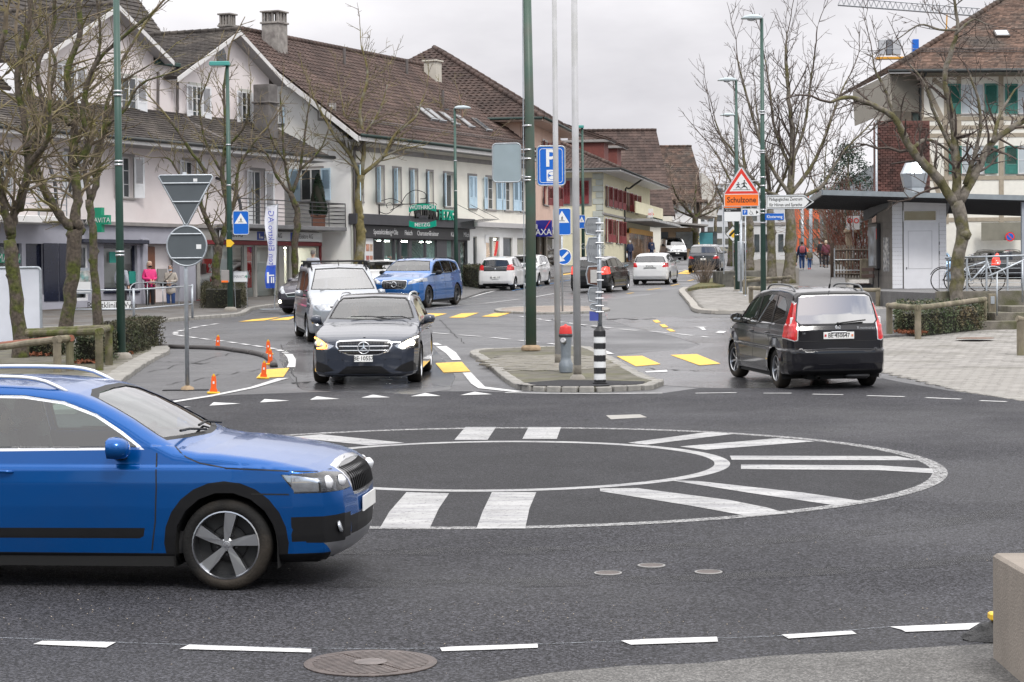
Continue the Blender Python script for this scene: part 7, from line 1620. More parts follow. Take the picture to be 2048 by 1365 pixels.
slh=V3((0,RD+1.4,zr_+.5-zhe)).normalized();snh=V3((0,-slh.z,slh.y))
p=onH(2003,71);T=Matrix(((1,slh.x,snh.x,p.x),(0,slh.y,snh.y,p.y),(0,slh.z,snh.z,p.z),(0,0,0,1)));b=MB();b.cbox(-.38,.38,-.35,.35,0,.16,.02,T);o=part('roof_light',b,MATS['rooflight_frame'],H_);part('pane',MB().box(-.3,.3,-.27,.27,.158,.165,T),mat('pane_white',(.6,.65,.7),.1,var=0),o)
for k in range(3):b=MB();z_=.06+k*.09;p0,p1=onH(1838,106),onH(2048,106);b.tube([p0+snh*z_,p1+snh*z_+V3((1,0,0))],.018,5);part('snow_guard',b,PIPE,H_)
b=MB();p0=onH(1838,106);
for k in range(34):b.tube([p0+V3((k*.17,0,0))+snh*.02,p0+V3((k*.17,0,0))+snh*.27],.013,4)
part('snow_guard_posts',b,PIPE,H_)['kind']='stuff'
pipe(H_,[(.06,-1.45,zhe),(-.05,-.5,zhe-.5),(.03,-.14,zhe-1.),(.03,-.14,2.5)],m=GUTT,r=.06);part('corner_board',MB().cbox(-.35,-.02,-.05,.3,2.5,zhe-1.,.02),mat('corner_green',(.03,.05,.045),.6,var=.3),H_)
# brick-tile gabled barn left of it
MJ=bframe(1757,560,.02,True);J=J8('tiled_barn','narrow wall hung with red brown tiles between kiosk roof and timber house','building',MJ);zj=loc(MJ,1800,242)[1];uj=loc(MJ,1860,300)[0]
b=MB();b.box(0,uj,.05,1.2,-1,zj);part("wall",b,TILER,J)
b=MB();rng=random.Random(2);r=0;z=loc(MJ,1800,400)[1]
while z<zj-.1:
 u=(r%2)*.12
 while u<uj-.2:b.box(u+.008,u+.225,-.012-rng.random()*.012,.045,z+.008,z+.115);u+=.24
 z+=.125;r+=1
part('hung_tiles',b,TILER,J)['kind']='stuff'
pipe(J,[(-.08,-.05,zj),(-.08,-.05,0)],m=GALV,r=.06)
# steel vent hood on the kiosk roof
MK=bframe(1785,595.4,.025,True);lk=lambda x,y,d=0:loc(MK,x,y,d)
VH=J8('vent_hood','faceted galvanised ventilation hood standing on the kiosk roof','ventilator',MK);yv=2.2
def ringz(px_,py_,half):u,z=lk(px_,py_,yv);r_=(lk(px_+half,py_,yv)[0]-lk(px_-half,py_,yv)[0])/2;return u,z,r_
lv=[(1827,380,22),(1827,377,22),(1827,374,22),(1827,350,24),(1827,348,27),(1827,324,27),(1827,323,17)]
lv=[(1828,384,20),(1828,380,22),(1828,352,27),(1828,350,27),(1828,324,17)]
b=MB();prof_=[]
for x,y,hw2 in((1828,386,20),(1828,376,20),(1828,375,22),(1828,348,28),(1828,324,17)):u,z,r_=ringz(x,y,hw2);prof_.append((r_,z));uc=u
prof_.append((.001,prof_[-1][1]+.01));b.lathe(prof_,8,MT((uc,yv,0))@MR(R(22.5),4,'Z'));part('hood',b,mat('galvanised_bright',(.55,.6,.64),.35,.75,var=.12,K8=3),VH)
# == kiosk
K=J8('kiosk','small white boarded kiosk with a wide dark flat roof and panelled door','kiosk',MK)
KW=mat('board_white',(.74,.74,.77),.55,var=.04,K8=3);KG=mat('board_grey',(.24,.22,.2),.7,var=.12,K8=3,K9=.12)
zk=lk(1785,405)[1];wk=lk(1893,500)[0];dw=lk(1738,589)[0]
part('wall_core',MB().box(0,wk,.03,3.2,0,zk),KW,K)
z=.02
while z<zk-.1:
 for(a,c)in((0,.5-.12),(1.72,wk)):
  bb=MB();bb.cbox(a+.004,c-.004,0,.028,z+.003,z+.147,.004);part('board',bb,KW,K)
 z+=.15
dr=rct(MK,1806,452,1876,595);part('door',MB().cbox(.42,1.7,-.015,.028,0,dr[3]+.1,.006),KW,K);b=MB();r_=rct(MK,1816,462,1864,538)
for q in((r_[0],r_[1],r_[2],r_[2]+.015),(r_[0],r_[1],r_[3]-.015,r_[3]),(r_[0],r_[0]+.015,r_[2],r_[3]),(r_[1]-.015,r_[1],r_[2],r_[3])):b.box(q[0],q[1],-.025,-.0155,q[2],q[3])
part('door_panel',b,mat('panel_line',(.45,.45,.47),.6,var=0),K)['kind']='stuff'
part('door_handle',MB().cbox(.5,.53,-.05,-.015,1.02,1.1,.004),IRON,K)
for zz in(1.9,1.55):part('hinge',MB().cbox(1.7,1.73,-.03,-0.,zz,zz+.12,.004),IRON,K)
tr=rct(MK,1808,423,1871,441);part('transom_frame',MB().cbox(tr[0]-.04,tr[1]+.04,-.03,.02,tr[2]-.04,tr[3]+.04,.008),KW,K);part('transom_pane',MB().box(tr[0],tr[1],-.036,-.032,tr[2],tr[3]),WGL,K)
part('door_head',MB().box(.42,1.72,-.01,.028,dr[3]+.1,zk),KW,K)
# side wall: from the corner going back and to the left
sx,sy=lk(1738,500,3.6)[0],3.6
sd=V3((sx,sy,0)).normalized();Ls=math.hypot(sx,sy);sn_=V3((-sd.y,sd.x,0));MS=Matrix(((-sd.x,-sn_.x*-1,0,0),(-sd.y,-sn_.y*-1,0,0),(0,0,1,0),(0,0,0,1)))
T=Matrix(((-sd.x,-sn_.x,0,sx),(-sd.y,-sn_.y,0,sy),(0,0,1,0),(0,0,0,1)))
def kside(fn):turned(fn,T)
def _ks():
 z=.02
 while z<zk-.1:
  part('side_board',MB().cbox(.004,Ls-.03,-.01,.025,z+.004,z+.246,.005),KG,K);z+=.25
 for(x0,x1,z0,z1,m_)in((.5,1.9,1.05,2.75,mat('poster_frame',(.05,.05,.055),.4,var=0)),):part('poster_case',MB().cbox(x0,x1,-.16,-.02,z0,z1,.02),m_,K);part('poster',MB().box(x0+.12,x1-.14,-.166,-.163,z0+.12,z1-.12),mat('poster_grey',(.36,.4,.46),.4,var=.5,K8=2.2,col2=(.16,.16,.17),K3=1.6),K);part('poster_red',MB().box(x1-.11,x1-.01,-.166,-.163,z1-.6,z1-.2),MATS['slash_red'],K)
 part('notice_board',MB().box(2.35,3.2,-.03,-.012,.95,2.2),mat('flyers',(.55,.54,.52),.6,var=.6,K8=9,col2=(.25,.25,.27),K3=6),K)
 part('side_window',MB().box(.6,1.3,-.03,-.012,2.8,3.25),WGL,K)
 for x in(.75,1.6):part('case_leg',MB().tube([(x,-.03,.02),(x,-.03,1.05)],.018,5),IRON,K)
kside(_ks)
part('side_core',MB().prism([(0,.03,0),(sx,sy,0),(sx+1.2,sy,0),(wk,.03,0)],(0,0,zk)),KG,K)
# roof slab: pale metal edge, dark slatted underside
zf=lk(1645,382,-1.6)[1];RF=[(lk(1645,380,-1.6)[0],-1.6,zf),(lk(2110,398,-2.2)[0],-2.2,lk(2048,395,-2.2)[1]),(8.,5.2,3.15),(lk(1606,408,5.2)[0],5.2,lk(1606,408,5.2)[1])]
part('roof_deck',MB().prism([V3(p)for p in RF],(0,0,-.12)),ANTH,K)
ed=MB();
for i in(0,3):p,q=V3(RF[i]),V3(RF[(i+1)%4]);n_=V3((0,-.04,0))if i==0 else V3((-.04,0,0));ed.prism([p+V3((0,0,.03)),q+V3((0,0,.03)),q+V3((0,0,-.15)),p+V3((0,0,-.15))],n_)
K0('roof_edge',ed,mat('roof_edge_steel',(.27,.3,.32),.4,.5,var=.1),K)
for k in range(26):
 t=(k+.5)/26;p=V3(RF[0]).lerp(V3(RF[3]),t);q=V3(RF[1]).lerp(V3(RF[2]),t);part('roof_slat',MB().prism([p+V3((.1,-.03,-.125)),q+V3((0,-.03,-.125)),q+V3((0,.03,-.125)),p+V3((.1,.03,-.125))],(0,0,-.07)),mat('slat_black',(.035,.035,.04),.6,var=.1),K)
for(a,c)in(((0.,-.9),(sx-.1,3.9)),((wk-.1,-1.),(wk+.7,3.5))):
 p,q=V3((a[0]+(.15 if a[0]<.5 else 0),a[1],0)),V3((c[0],c[1],0));d=(q-p).normalized();n=V3((-d.y,d.x,0))*.06;b=MB();za=3.62;zb2=3.28
 b.add([p-n+V3((0,0,za)),q-n+V3((0,0,zb2)),q+n+V3((0,0,zb2)),p+n+V3((0,0,za)),p-n+V3((0,0,za-.12)),q-n+V3((0,0,zb2-.38)),q+n+V3((0,0,zb2-.38)),p+n+V3((0,0,za-.12))],[(0,1,2,3),(4,7,6,5),(0,4,5,1),(1,5,6,2),(2,6,7,3),(3,7,4,0)]);part('roof_beam',b,mat('beam_grey',(.12,.125,.135),.6,var=.1),K)
p=V3((lk(2046,430,-1.8)[0],-1.8,0));part('roof_post',MB().box(p.x-.07,p.x+.07,-1.9,-1.76,-.3,3.45),mat('post_lilac',(.33,.36,.4),.5,.3,var=.05),K)
# bench on the kiosk side
bt=J8('bench','brown slatted bench fixed against the grey side wall of the kiosk','bench',MK)
def _bn():
 for z in(.72,.96):part('backrest_board',MB().cbox(.2,2.1,-.34,-.3,z,z+.14,.008,T),mat('bench_brown',(.085,.04,.03),.6,var=.15),bt)
 for y in(-.5,-.66):part('seat_board',MB().cbox(.2,2.1,y-.06,y+.06,.48,.52,.008,T),MATS['bench_brown'],bt)
 for x in(.35,1.9):part('leg',MB().box(x,x+.05,-.7,-.3,0,.48,T),IRON,bt)
_bn()
# --- trees and hedges
BARKM=mat('bark_mossy',(.08,.064,.05),.95,var=.5,K8=14,K7=1.,K2=22,col2=(.06,.068,.014),K3=3.2,K4=.47,K5=.6)
BARK=mat('bark_grey',(.17,.15,.125),.95,var=.35,K8=10,K7=1.,K2=35,col2=(.11,.1,.045),K3=2.2,K4=.46,K5=.58)
BARKR=mat('bark_red',(.19,.12,.09),.95,var=.3,K8=10,K7=.9,K2=35,col2=(.12,.1,.06),K3=2)
TWIG=mat('twig',(.15,.118,.08),.9,var=.35,K8=3,col2=(.16,.14,.05),K3=2.);TWIGD=mat('twig_dark',(.085,.065,.055),.9,var=.3,K8=3);TWIGP=mat('twig_pale',(.2,.155,.12),.9,var=.3,K8=3)
def tube3(mb,pts,r0,r1,n=3):
 k=len(pts);V=mb.v;b=len(V)
 for i,p in enumerate(pts):
  q=pts[min(i+1,k-1)];o=pts[max(i-1,0)];d=q-o;L=d.length or 1;d=d/L
  u=V3((d.y,-d.x,0))if abs(d.z)<.95 else V3((1,0,0));u.normalize();w=d.cross(u);r=r0+(r1-r0)*i/(k-1)
  for j in range(n):a=6.2832*j/n;c,s=cos(a)*r,sin(a)*r;V.append((p.x+u.x*c+w.x*s,p.y+u.y*c+w.y*s,p.z+u.z*c+w.z*s))
 F=mb.f
 for i in range(k-1):
  for j in range(n):F.append((b+i*n+j,b+i*n+(j+1)%n,b+(i+1)*n+(j+1)%n,b+(i+1)*n+j))
def grow_branch(mb,p,d,L,r,lev,rnd,up,minr,dens,kink=.35):
 n=max(2,int(L/.28));pts=[p];q=p.copy();dd=d.normalized();st=L/n
 for i in range(n):
  dd=(dd+V3((rnd.gauss(0,1),rnd.gauss(0,1),rnd.gauss(0,1)))*kink*.32+V3((0,0,up*.1))).normalized();q=q+dd*st;pts.append(q)
 tube3(mb,pts,max(r,minr),max(r*.35,minr*.8),4 if r>.03 else 3)
 if lev<=0:return
 k=max(2,int(L*dens));
 for i in range(k):
  t=.18+.82*(i+rnd.random())/k;j=min(int(t*n),n-1);a=pts[j];ax=(pts[j+1]-pts[j]).normalized()
  s=ax.cross(V3((rnd.gauss(0,1),rnd.gauss(0,1),rnd.gauss(0,1)))).normalized();ang=rnd.uniform(.5,1.05);nd=ax*cos(ang)+s*sin(ang)
  grow_branch(mb,a,nd,L*rnd.uniform(.3,.58)*(1.15-.5*t),r*rnd.uniform(.38,.55),lev-1,rnd,up,minr,dens*1.25,kink)
def tree(label,limbs,D,seed=1,Q7=0,bark=BARKM,twig=TWIG,lev=3,dens=1.8,L=2.,up=.5,minr=.005,knob=1.,name='bare_tree',kink=.4,group=None,sp=1.,root=None):
 rnd=random.Random(seed);base=None;W_=MB();C=MB();Ls=[]
 for li,(pts,r0,r1,dy)in enumerate(limbs):
  P=[at(x,y,D+dy*(i/(len(pts)-1)))for i,(x,y)in enumerate(pts)]
  if li==Q7:base=gpt(P[0].x,D);P[0]=base-V3((0,0,.15))
  Q=bend(P,5);k=len(Q);rr=[r0+(r1-r0)*(i/(k-1))for i in range(k)]
  if li==Q7:rr[0]*=1.35;rr[1]*=1.15
  rr=[a*(1+rnd.uniform(-.1,.14)*knob)for a in rr];Q=[q+V3((rnd.gauss(0,1),rnd.gauss(0,1),0))*r0*.1 for q in Q];Q[0]=P[0]
  W_.tube(Q,rr,9);Ls.append((Q,rr))
  for _ in range(int(3*knob)):
   j=rnd.randrange(k//3,k);s=rr[j]*rnd.uniform(.6,.95);W_.lathe([(.01,s*1.),(s*.6,s*.8),(s,0.),(s*.6,-s*.8),(.01,-s)],7,MT(Q[j]+V3((rnd.gauss(0,1),rnd.gauss(0,1),0)).normalized()*rr[j]*.6))
 T=J8(name,label,'tree',MT(base),group)
 for li,(Q,rr)in enumerate(Ls):
  if li==Q7:continue
  k=len(Q);Lt=sum((Q[i+1]-Q[i]).length for i in range(k-1));m=max(3,int(Lt*dens*sp))
  for i in range(m):
   t=.12+.88*(i+rnd.random())/m;j=min(int(t*(k-1)),k-2);ax=(Q[j+1]-Q[j]).normalized();s=ax.cross(V3((rnd.gauss(0,1),rnd.gauss(0,1),rnd.gauss(0,.6)))).normalized();ang=rnd.uniform(.5,1.15)
   grow_branch(C,Q[j],ax*cos(ang)+s*sin(ang),L*rnd.uniform(.5,1.1)*(1.1-.35*t),rr[j]*rnd.uniform(.3,.45),lev-1,rnd,up,minr,dens,kink)
  grow_branch(C,Q[-1],(Q[-1]-Q[-3]),L*1.1,rr[-1],lev-1,rnd,up,minr,dens,kink)
 PX('trunk',W_,bark,T,True);c=PX('crown',C,twig,T,False);return T
near1=tree('knobbly mossy tree at the far left edge in front of the white board',[([(42,722),(32,600),(20,480)],.155,.13,0),([(20,480),(28,430),(55,350),(50,250),(35,150),(60,40),(50,-60)],.1,.05,.5),([(22,470),(5,400),(-10,330),(-20,200),(10,60)],.1,.05,-.6),([(50,300),(90,240),(75,140),(110,40),(100,-50)],.06,.03,.8),([(40,420),(60,330),(95,280),(100,200)],.07,.035,-.8)],G(42,722).y,11,lev=3,dens=2.9,L=1.5,up=.3,sp=2.2,minr=.0065)
near2=tree('thick mossy tree with a wide fork behind the log rail, second from the left edge',[([(127,700),(140,580),(150,470),(150,450)],.17,.16,0),([(148,460),(118,430),(90,380),(62,330),(75,270),(60,190),(40,120)],.12,.05,-.8),([(150,455),(155,390),(145,320),(150,240),(135,150),(160,60),(150,-40)],.13,.05,.3),([(150,330),(175,290),(165,220),(190,130),(240,80),(300,30)],.075,.03,-.5),([(140,250),(100,200),(110,120),(70,40),(80,-40)],.06,.03,.8),([(90,380),(70,300),(110,230),(150,200)],.07,.03,.6)],G(127,690).y,12,lev=3,dens=2.9,L=1.5,up=.3,sp=2.2,minr=.0065)
near3=tree('slender leaning mossy tree just left of the near green lamp post',[([(197,672),(190,560),(186,470),(178,400)],.125,.1,0),([(178,410),(195,360),(200,290),(225,230),(232,150),(270,80)],.09,.035,.6),([(180,400),(170,330),(185,260),(170,180),(200,90),(190,-30)],.08,.03,-.6),([(215,250),(250,220),(280,170),(330,150)],.045,.02,0),([(180,330),(205,260),(215,200),(235,170),(300,130)],.05,.02,.7)],G(197,662).y,13,lev=3,dens=2.9,L=1.4,up=.25,sp=2.2,minr=.0065)
tree('mossy tree growing out of the clipped hedge beside the second lamp post',[([(437,612),(432,540),(440,490)],.15,.14,0),([(438,495),(418,450),(400,400),(412,350),(380,300),(340,240)],.1,.04,-.8),([(440,490),(455,430),(445,350),(452,270),(448,190),(455,120)],.1,.035,.5),([(445,470),(470,400),(480,330),(520,270)],.08,.03,.8),([(440,340),(410,280),(400,210),(420,150)],.05,.02,0),([(450,300),(490,250),(500,190)],.05,.02,-.6),([(400,400),(360,350),(340,320),(320,315)],.045,.02,.4)],G(437,618).y,14,L=1.5,dens=2.6,minr=.009,up=.3,sp=1.6)
tree('thin pruned tree in front of the balcony with the conifer',[([(592,612),(590,500),(595,430),(580,385)],.14,.11,0),([(582,390),(555,355),(535,310),(500,290)],.07,.03,-.5),([(585,385),(600,340),(610,270),(620,200)],.07,.025,.5),([(583,385),(570,330),(565,250),(560,190)],.06,.025,0),([(600,340),(640,300),(660,250)],.05,.02,.6),([(575,330),(548,290),(535,250)],.045,.02,-.5)],G(592,600).y,15,L=1.3,dens=2.6,minr=.009,up=.5,sp=1.5)
tree('leaning tree with yellow green trunk in front of the butcher corner',[([(706,600),(722,480),(716,410),(722,350)],.22,.14,0),([(720,355),(700,310),(668,270),(640,220),(625,190)],.09,.03,-.6),([(722,350),(728,290),(720,220),(735,150),(722,90)],.1,.03,.4),([(724,350),(765,315),(790,270),(830,235),(845,200)],.09,.03,.6),([(728,270),(760,220),(775,170)],.05,.02,0),([(700,310),(690,240),(680,180)],.05,.02,.5),([(765,315),(800,300),(850,290)],.05,.02,-.4)],G(706,590).y,16,bark=mat('bark_green',(.15,.125,.05),.95,var=.3,K8=8,K7=.8,K2=30,col2=(.2,.19,.15),K3=3),L=1.6,dens=2.7,minr=.009,up=.4,sp=1.8)
tree('reddish barked young tree beside the middle lamp post on the left pavement',[([(916,580),(918,470),(912,400),(910,350)],.15,.1,0),([(910,352),(890,300),(885,240),(880,200)],.07,.025,-.4),([(911,350),(915,290),(925,230),(918,190)],.07,.025,.3),([(912,352),(945,325),(960,290),(985,270)],.06,.02,.5),([(885,300),(860,270),(850,240)],.04,.02,0)],G(916,572).y,17,bark=BARKR,twig=TWIG,L=1.1,dens=2.4,minr=.01,up=.6,knob=.5,sp=1.5)
tree('large bare tree with wide arms standing above the kiosk roof at the right',[([(1914,640),(1912,560),(1925,470),(1915,405)],.2,.17,0),([(1912,410),(1870,350),(1822,300),(1790,240),(1755,215),(1700,195),(1660,205)],.14,.04,-1.2),([(1915,405),(1912,330),(1905,240),(1890,150),(1915,60),(1905,-20)],.13,.035,.4),([(1918,405),(1955,340),(1985,285),(2050,240),(2110,200)],.14,.05,.8),([(1822,300),(1850,280),(1880,290),(1905,310)],.06,.03,1),([(1905,300),(1870,230),(1850,170),(1820,130)],.06,.02,-.6),([(1930,370),(1955,290),(1960,220),(1940,150)],.07,.025,-.5),([(1915,60),(1880,60),(1840,50),(1800,75)],.04,.015,.3),([(1910,70),(1945,40),(1975,50)],.04,.015,0),([(1985,285),(2000,230),(2030,180)],.06,.025,.6),([(1790,240),(1770,180),(1750,140),(1745,110)],.05,.02,0)],G(1914,640).y,18,bark=BARK,twig=TWIGD,L=1.5,dens=2.6,minr=.008,up=.35,kink=.75,sp=1.7)
RT=dict(bark=BARK,twig=TWIGD,minr=.01,up=.9,kink=.3)
t9=tree('tall bare tree with straight grey trunk in the row beside the footpath',[([(1577,575),(1582,480),(1580,400)],.27,.22,0),([(1580,400),(1585,300),(1578,200),(1572,110),(1575,60)],.16,.03,.3),([(1580,390),(1540,330),(1510,250),(1490,180),(1475,120)],.1,.03,-1),([(1580,390),(1625,330),(1655,260),(1680,190),(1700,150)],.1,.03,1),([(1582,340),(1550,260),(1540,180),(1530,120)],.08,.03,.8),([(1582,330),(1610,250),(1620,170),(1630,110)],.08,.03,-.8),([(1578,400),(1530,380),(1490,340),(1450,290),(1430,240)],.08,.03,.5),([(1582,405),(1640,375),(1670,330),(1690,300),(1740,250)],.09,.03,.4)],G(1577,572).y,19,L=2.4,dens=1.9,sp=1.9,**RT)
tree('bare tree nearest the corner in the right hand row, trunk behind the lamp post',[([(1545,575),(1543,480),(1540,420)],.2,.16,0),([(1540,420),(1535,340),(1520,260),(1510,200)],.11,.03,.3),([(1540,415),(1500,370),(1470,310),(1440,270)],.09,.03,-.6),([(1541,410),(1570,350),(1590,280),(1600,230)],.08,.03,.6)],G(1545,572).y,20,L=2.1,dens=1.8,sp=1.8,**RT)
tree('bare tree with pale trunk further back in the right hand row',[([(1498,545),(1500,470),(1497,420)],.24,.2,0),([(1497,420),(1490,340),(1480,260),(1470,200)],.12,.03,.3),([(1497,415),(1465,370),(1440,320),(1420,290)],.09,.03,-.6),([(1498,410),(1530,350),(1545,290)],.09,.03,.6)],G(1498,545).y,21,L=2.3,dens=1.7,sp=1.8,**RT)
tree('bare street tree behind the parked cars beyond the footpath',[([(1648,520),(1650,450),(1648,400)],.17,.14,0),([(1648,400),(1650,330),(1655,270)],.09,.03,.3),([(1648,400),(1620,350),(1610,300)],.08,.03,-.6),([(1648,400),(1680,350),(1700,310)],.08,.03,.6)],G(1648,512).y,22,L=2.2,dens=1.6,sp=1.5,bark=BARK,twig=TWIGP,minr=.014,up=.7)
tree('rounded pollarded tree in front of the far brown house',[([(1391,500),(1391,460),(1391,432)],.32,.28,0),([(1391,435),(1370,415),(1355,395),(1345,370)],.16,.06,-1),([(1391,432),(1390,400),(1392,370)],.16,.06,.4),([(1391,434),(1412,415),(1428,395),(1435,370)],.16,.06,1),([(1391,436),(1362,425),(1340,412)],.12,.05,.6),([(1391,436),(1420,425),(1440,412)],.12,.05,-.6)],205,23,L=2.,dens=2.2,sp=1.6,bark=BARKM,twig=TWIGP,minr=.02,up=.3)
tree('small bare tree behind the priority sign',[([(1460,520),(1462,470),(1458,430)],.2,.16,0),([(1458,430),(1440,390),(1425,350)],.09,.03,-.6),([(1459,430),(1470,380),(1475,330)],.09,.03,.6)],150,24,L=2.4,dens=1.5,sp=1.5,bark=BARKM,twig=TWIGP,minr=.014,up=.6)
tree('bare tree far back left of the far brown roofs',[([(1432,505),(1430,470),(1432,430)],.2,.16,0),([(1432,430),(1415,390),(1410,350)],.09,.04,-.6),([(1432,430),(1450,380),(1455,330)],.09,.04,.6)],240,25,L=3.2,dens=1.4,sp=1.5,bark=BARK,twig=TWIGP,minr=.02,up=.6)
# red brown bare shrubs, evergreen and far shrubs
def twigball(label,px,py,D,w,h,n,tw,seed,name='bare_shrub',lean=.4,r=.012,cat='shrub',L=None):
 rnd=random.Random(seed);b=at(px,py,D);b.z=gz(0,D);T=J8(name,label,cat,MT(b));mb=MB()
 for i in range(n):
  a=rnd.uniform(0,6.283);k=rnd.random()**.6;d=V3((cos(a)*lean*k*2*w/h,sin(a)*lean*k*2*w/h,1));grow_branch(mb,b+V3((rnd.uniform(-.1,.1)*w,rnd.uniform(-.1,.1)*w,0)),d,h*rnd.uniform(.75,1.),r*1.6,2,rnd,.5,r*.5,2.2/h if h>3 else 2.2,.25)
 PX('twigs',mb,tw,T);return T
twigball('small clipped bare bush on the brown verge at the kerb corner',1408,576,G(1408,576).y,1.1,1.35,60,TWIGP,3,r=.008)
REDTW=mat('twig_red',(.17,.065,.045),.9,var=.3,K8=3)
twigball('tall red brown leafless thicket behind the picket gate',1725,520,118,7,5.5,70,REDTW,4,'thicket',.5,.02);twigball('brown leafless thicket at the top of the footpath',1675,510,150,7,5.5,60,TWIGP,5,'thicket',.5,.025)
def leaves(mb,pts,size,rnd,m=1):
 for p in pts:
  for _ in range(m):
   a=V3((rnd.gauss(0,1),rnd.gauss(0,1),rnd.gauss(0,1))).normalized();b=a.cross(V3((rnd.gauss(0,1),rnd.gauss(0,1),rnd.gauss(0,1)))).normalized();s=size*rnd.uniform(.6,1.3)
   n=len(mb.v);q=V3(p);mb.v+=[tuple(q-a*s),tuple(q+b*s*.5),tuple(q+a*s),tuple(q-b*s*.5)];mb.f.append((n,n+1,n+2,n+3))
Q5=mat('hedge_leaf',(.045,.065,.028),.7,var=.35,K8=6,K9=.55,col2=(.1,.075,.04),K3=1.6,K4=.48,K5=.66);HEDB=mat('hedge_leaf_brown',(.075,.065,.035),.8,var=.3,K8=6,K9=.5,col2=(.045,.06,.02),K3=2)
HCORE=mat('hedge_core',(.018,.018,.012),.95,var=.2);CONI=mat('conifer_leaf',(.012,.032,.014),.8,var=.3,K8=5,K9=.6)
def hedge(label,P,h,n,m=Q5,size=.028,seed=1,wob=.05,dead=0,name='hedge'):
 c=sum(P,V3())/len(P);T=J8(name,label,'hedge',MT(c));rnd=random.Random(seed);core=MB();sh_=shrink(P,.1);slab(sh_,h-.1,core);PX('core',core,HCORE,T)
 xs=[p.x for p in P];ys=[p.y for p in P];mb=MB();pts=[];per=[(P[i-1],P[i],(P[i]-P[i-1]).length)for i in range(len(P))];tot=sum(e[2]for e in per)
 while len(pts)<n:
  if rnd.random()<.62:
   t=rnd.uniform(0,tot)
   for a,b,L in per:
    if t<=L:break
    t-=L
   q=a.lerp(b,t/max(L,1e-6));z=rnd.random()*h;q=q+(c-q).normalized()*abs(rnd.gauss(0,.07));K7=.06*sin(q.x*7+z*9)+.04*sin(q.y*11);pts.append(q+V3((rnd.gauss(0,wob)+K7*.4,rnd.gauss(0,wob)+K7*.4,z)))
  else:
   x,y=rnd.uniform(min(xs),max(xs)),rnd.uniform(min(ys),max(ys))
   if inside(P,x,y):pts.append(gpt(x,y,h-abs(rnd.gauss(0,.06))+.04*sin(x*9)*sin(y*7)))
 leaves(mb,pts,size,rnd);o=PX('foliage',mb,m,T);o['kind']='stuff'
 if dead:
  b=MB();leaves(b,[gpt(P[i%len(P)].x+rnd.gauss(0,.25),P[i%len(P)].y+rnd.gauss(0,.25),.13)if False else(lambda q:gpt(q.x+rnd.gauss(0,.1),q.y+rnd.gauss(0,.1)-.1,.1+rnd.random()*.05))(P[0].lerp(P[1],rnd.random()))for i in range(dead)],.05,rnd);o=PX('fallen_leaves',b,mat('dead_leaf',(.22,.075,.035),.85,var=.3,K9=.4),T);o['kind']='stuff'
 return T
def gq(*p):return[G(x,y)for x,y in p]
hedge('square clipped hedge round the second lamp post by the shop pavement',gq((406,622),(488,622),(487,603),(412,603)),.8,9000,HEDB,seed=2,size=.026)
def qx(x0,y0,x1,d,wid=None):a,b=G(x0,y0),G(x1,y0);return[a,b,b+V3((0,d,d*GRADE)),a+V3((0,d,d*GRADE))]
hedge('clipped hedge inside the log rail at the left corner',qx(148,735,200,2.8),.62,9000,seed=3,dead=60);hedge('low clipped hedge behind the first log rail on the left',qx(40,720,112,1.5),.55,6000,seed=4,dead=60);hedge('round-ended hedge behind the near green lamp post',qx(200,716,262,4.2),.7,9000,HEDB,seed=5,dead=40)
hedge('long clipped hedge under the white parked city car',[G(921,575),G(958,581),G(968,568),G(930,560)],1.05,9000,HEDB,seed=6,size=.034)
hedge('low hedge with red tinged leaves inside the right hand log rail',[G(1795,668,.05),G(1845,671,.05),G(1962,659,.05),G(1975,640,.05),G(1800,640,.05)],.58,14000,seed=7,size=.03,dead=220)
twb=lambda label,px,py,D,r,m=CONI,sz=.03,n=2500,nm='ball_bush':None
def ball(label,c,rx,rz,n,m,size,seed,name='round_bush',cone=False,Z2=None):
 T=J8(name,label,'bush',MT(c));rnd=random.Random(seed);pts=[]
 core=MB();prof_=[(.01,0),(rx*.8,rz*.12),(rx*.85,rz*.35),(rx*.6,rz*1.2),(.01,rz*1.85)]if cone else[(.01,.05),(rx*.8,rz*.5),(rx*.9,rz),(rx*.7,rz*1.6),(.01,rz*1.92)]
 core.lathe(prof_,14);part('core',core,HCORE,T,True)
 for _ in range(n):
  t=rnd.random();a=rnd.uniform(0,6.283)
  if cone:z=(1-math.sqrt(t))*2*rz;r_=rx*(1-z/(2*rz))**.62*(.9+.1*sin(a*5+z*6))if z>rz*.3 else rx*(.75+.25*z/(rz*.3))*.93
  else:u=2*t-1;z=rz*(1+u);r_=rx*math.sqrt(max(0,1-u*u))
  r_*=rnd.gauss(1,.035);pts.append((r_*cos(a),r_*sin(a),z))
 mb=MB();leaves(mb,pts,size,rnd);o=part('foliage',mb,m,T);o['kind']='stuff';return T
cp=wm(A)@V3((la(637,450,-.5)[0],-.5,zb+.42));hc=(la(637,345,-.5)[1]-zb-.42)/2;ball('dark conical conifer in a terracotta pot on the balcony',cp,.4,hc,7000,CONI,.035,8,'cone_conifer',True)
pt=J8('terracotta_pot','square brown terracotta pot holding the conifer on the balcony','plant pot',MT(cp-V3((0,0,.42))));b=MB();b.cbox(-.26,.26,-.26,.26,0,.44,.02);b.cbox(-.3,.3,-.3,.3,.4,.5,.02);part('pot',b,mat('terracotta',(.17,.075,.05),.8,var=.15),pt)
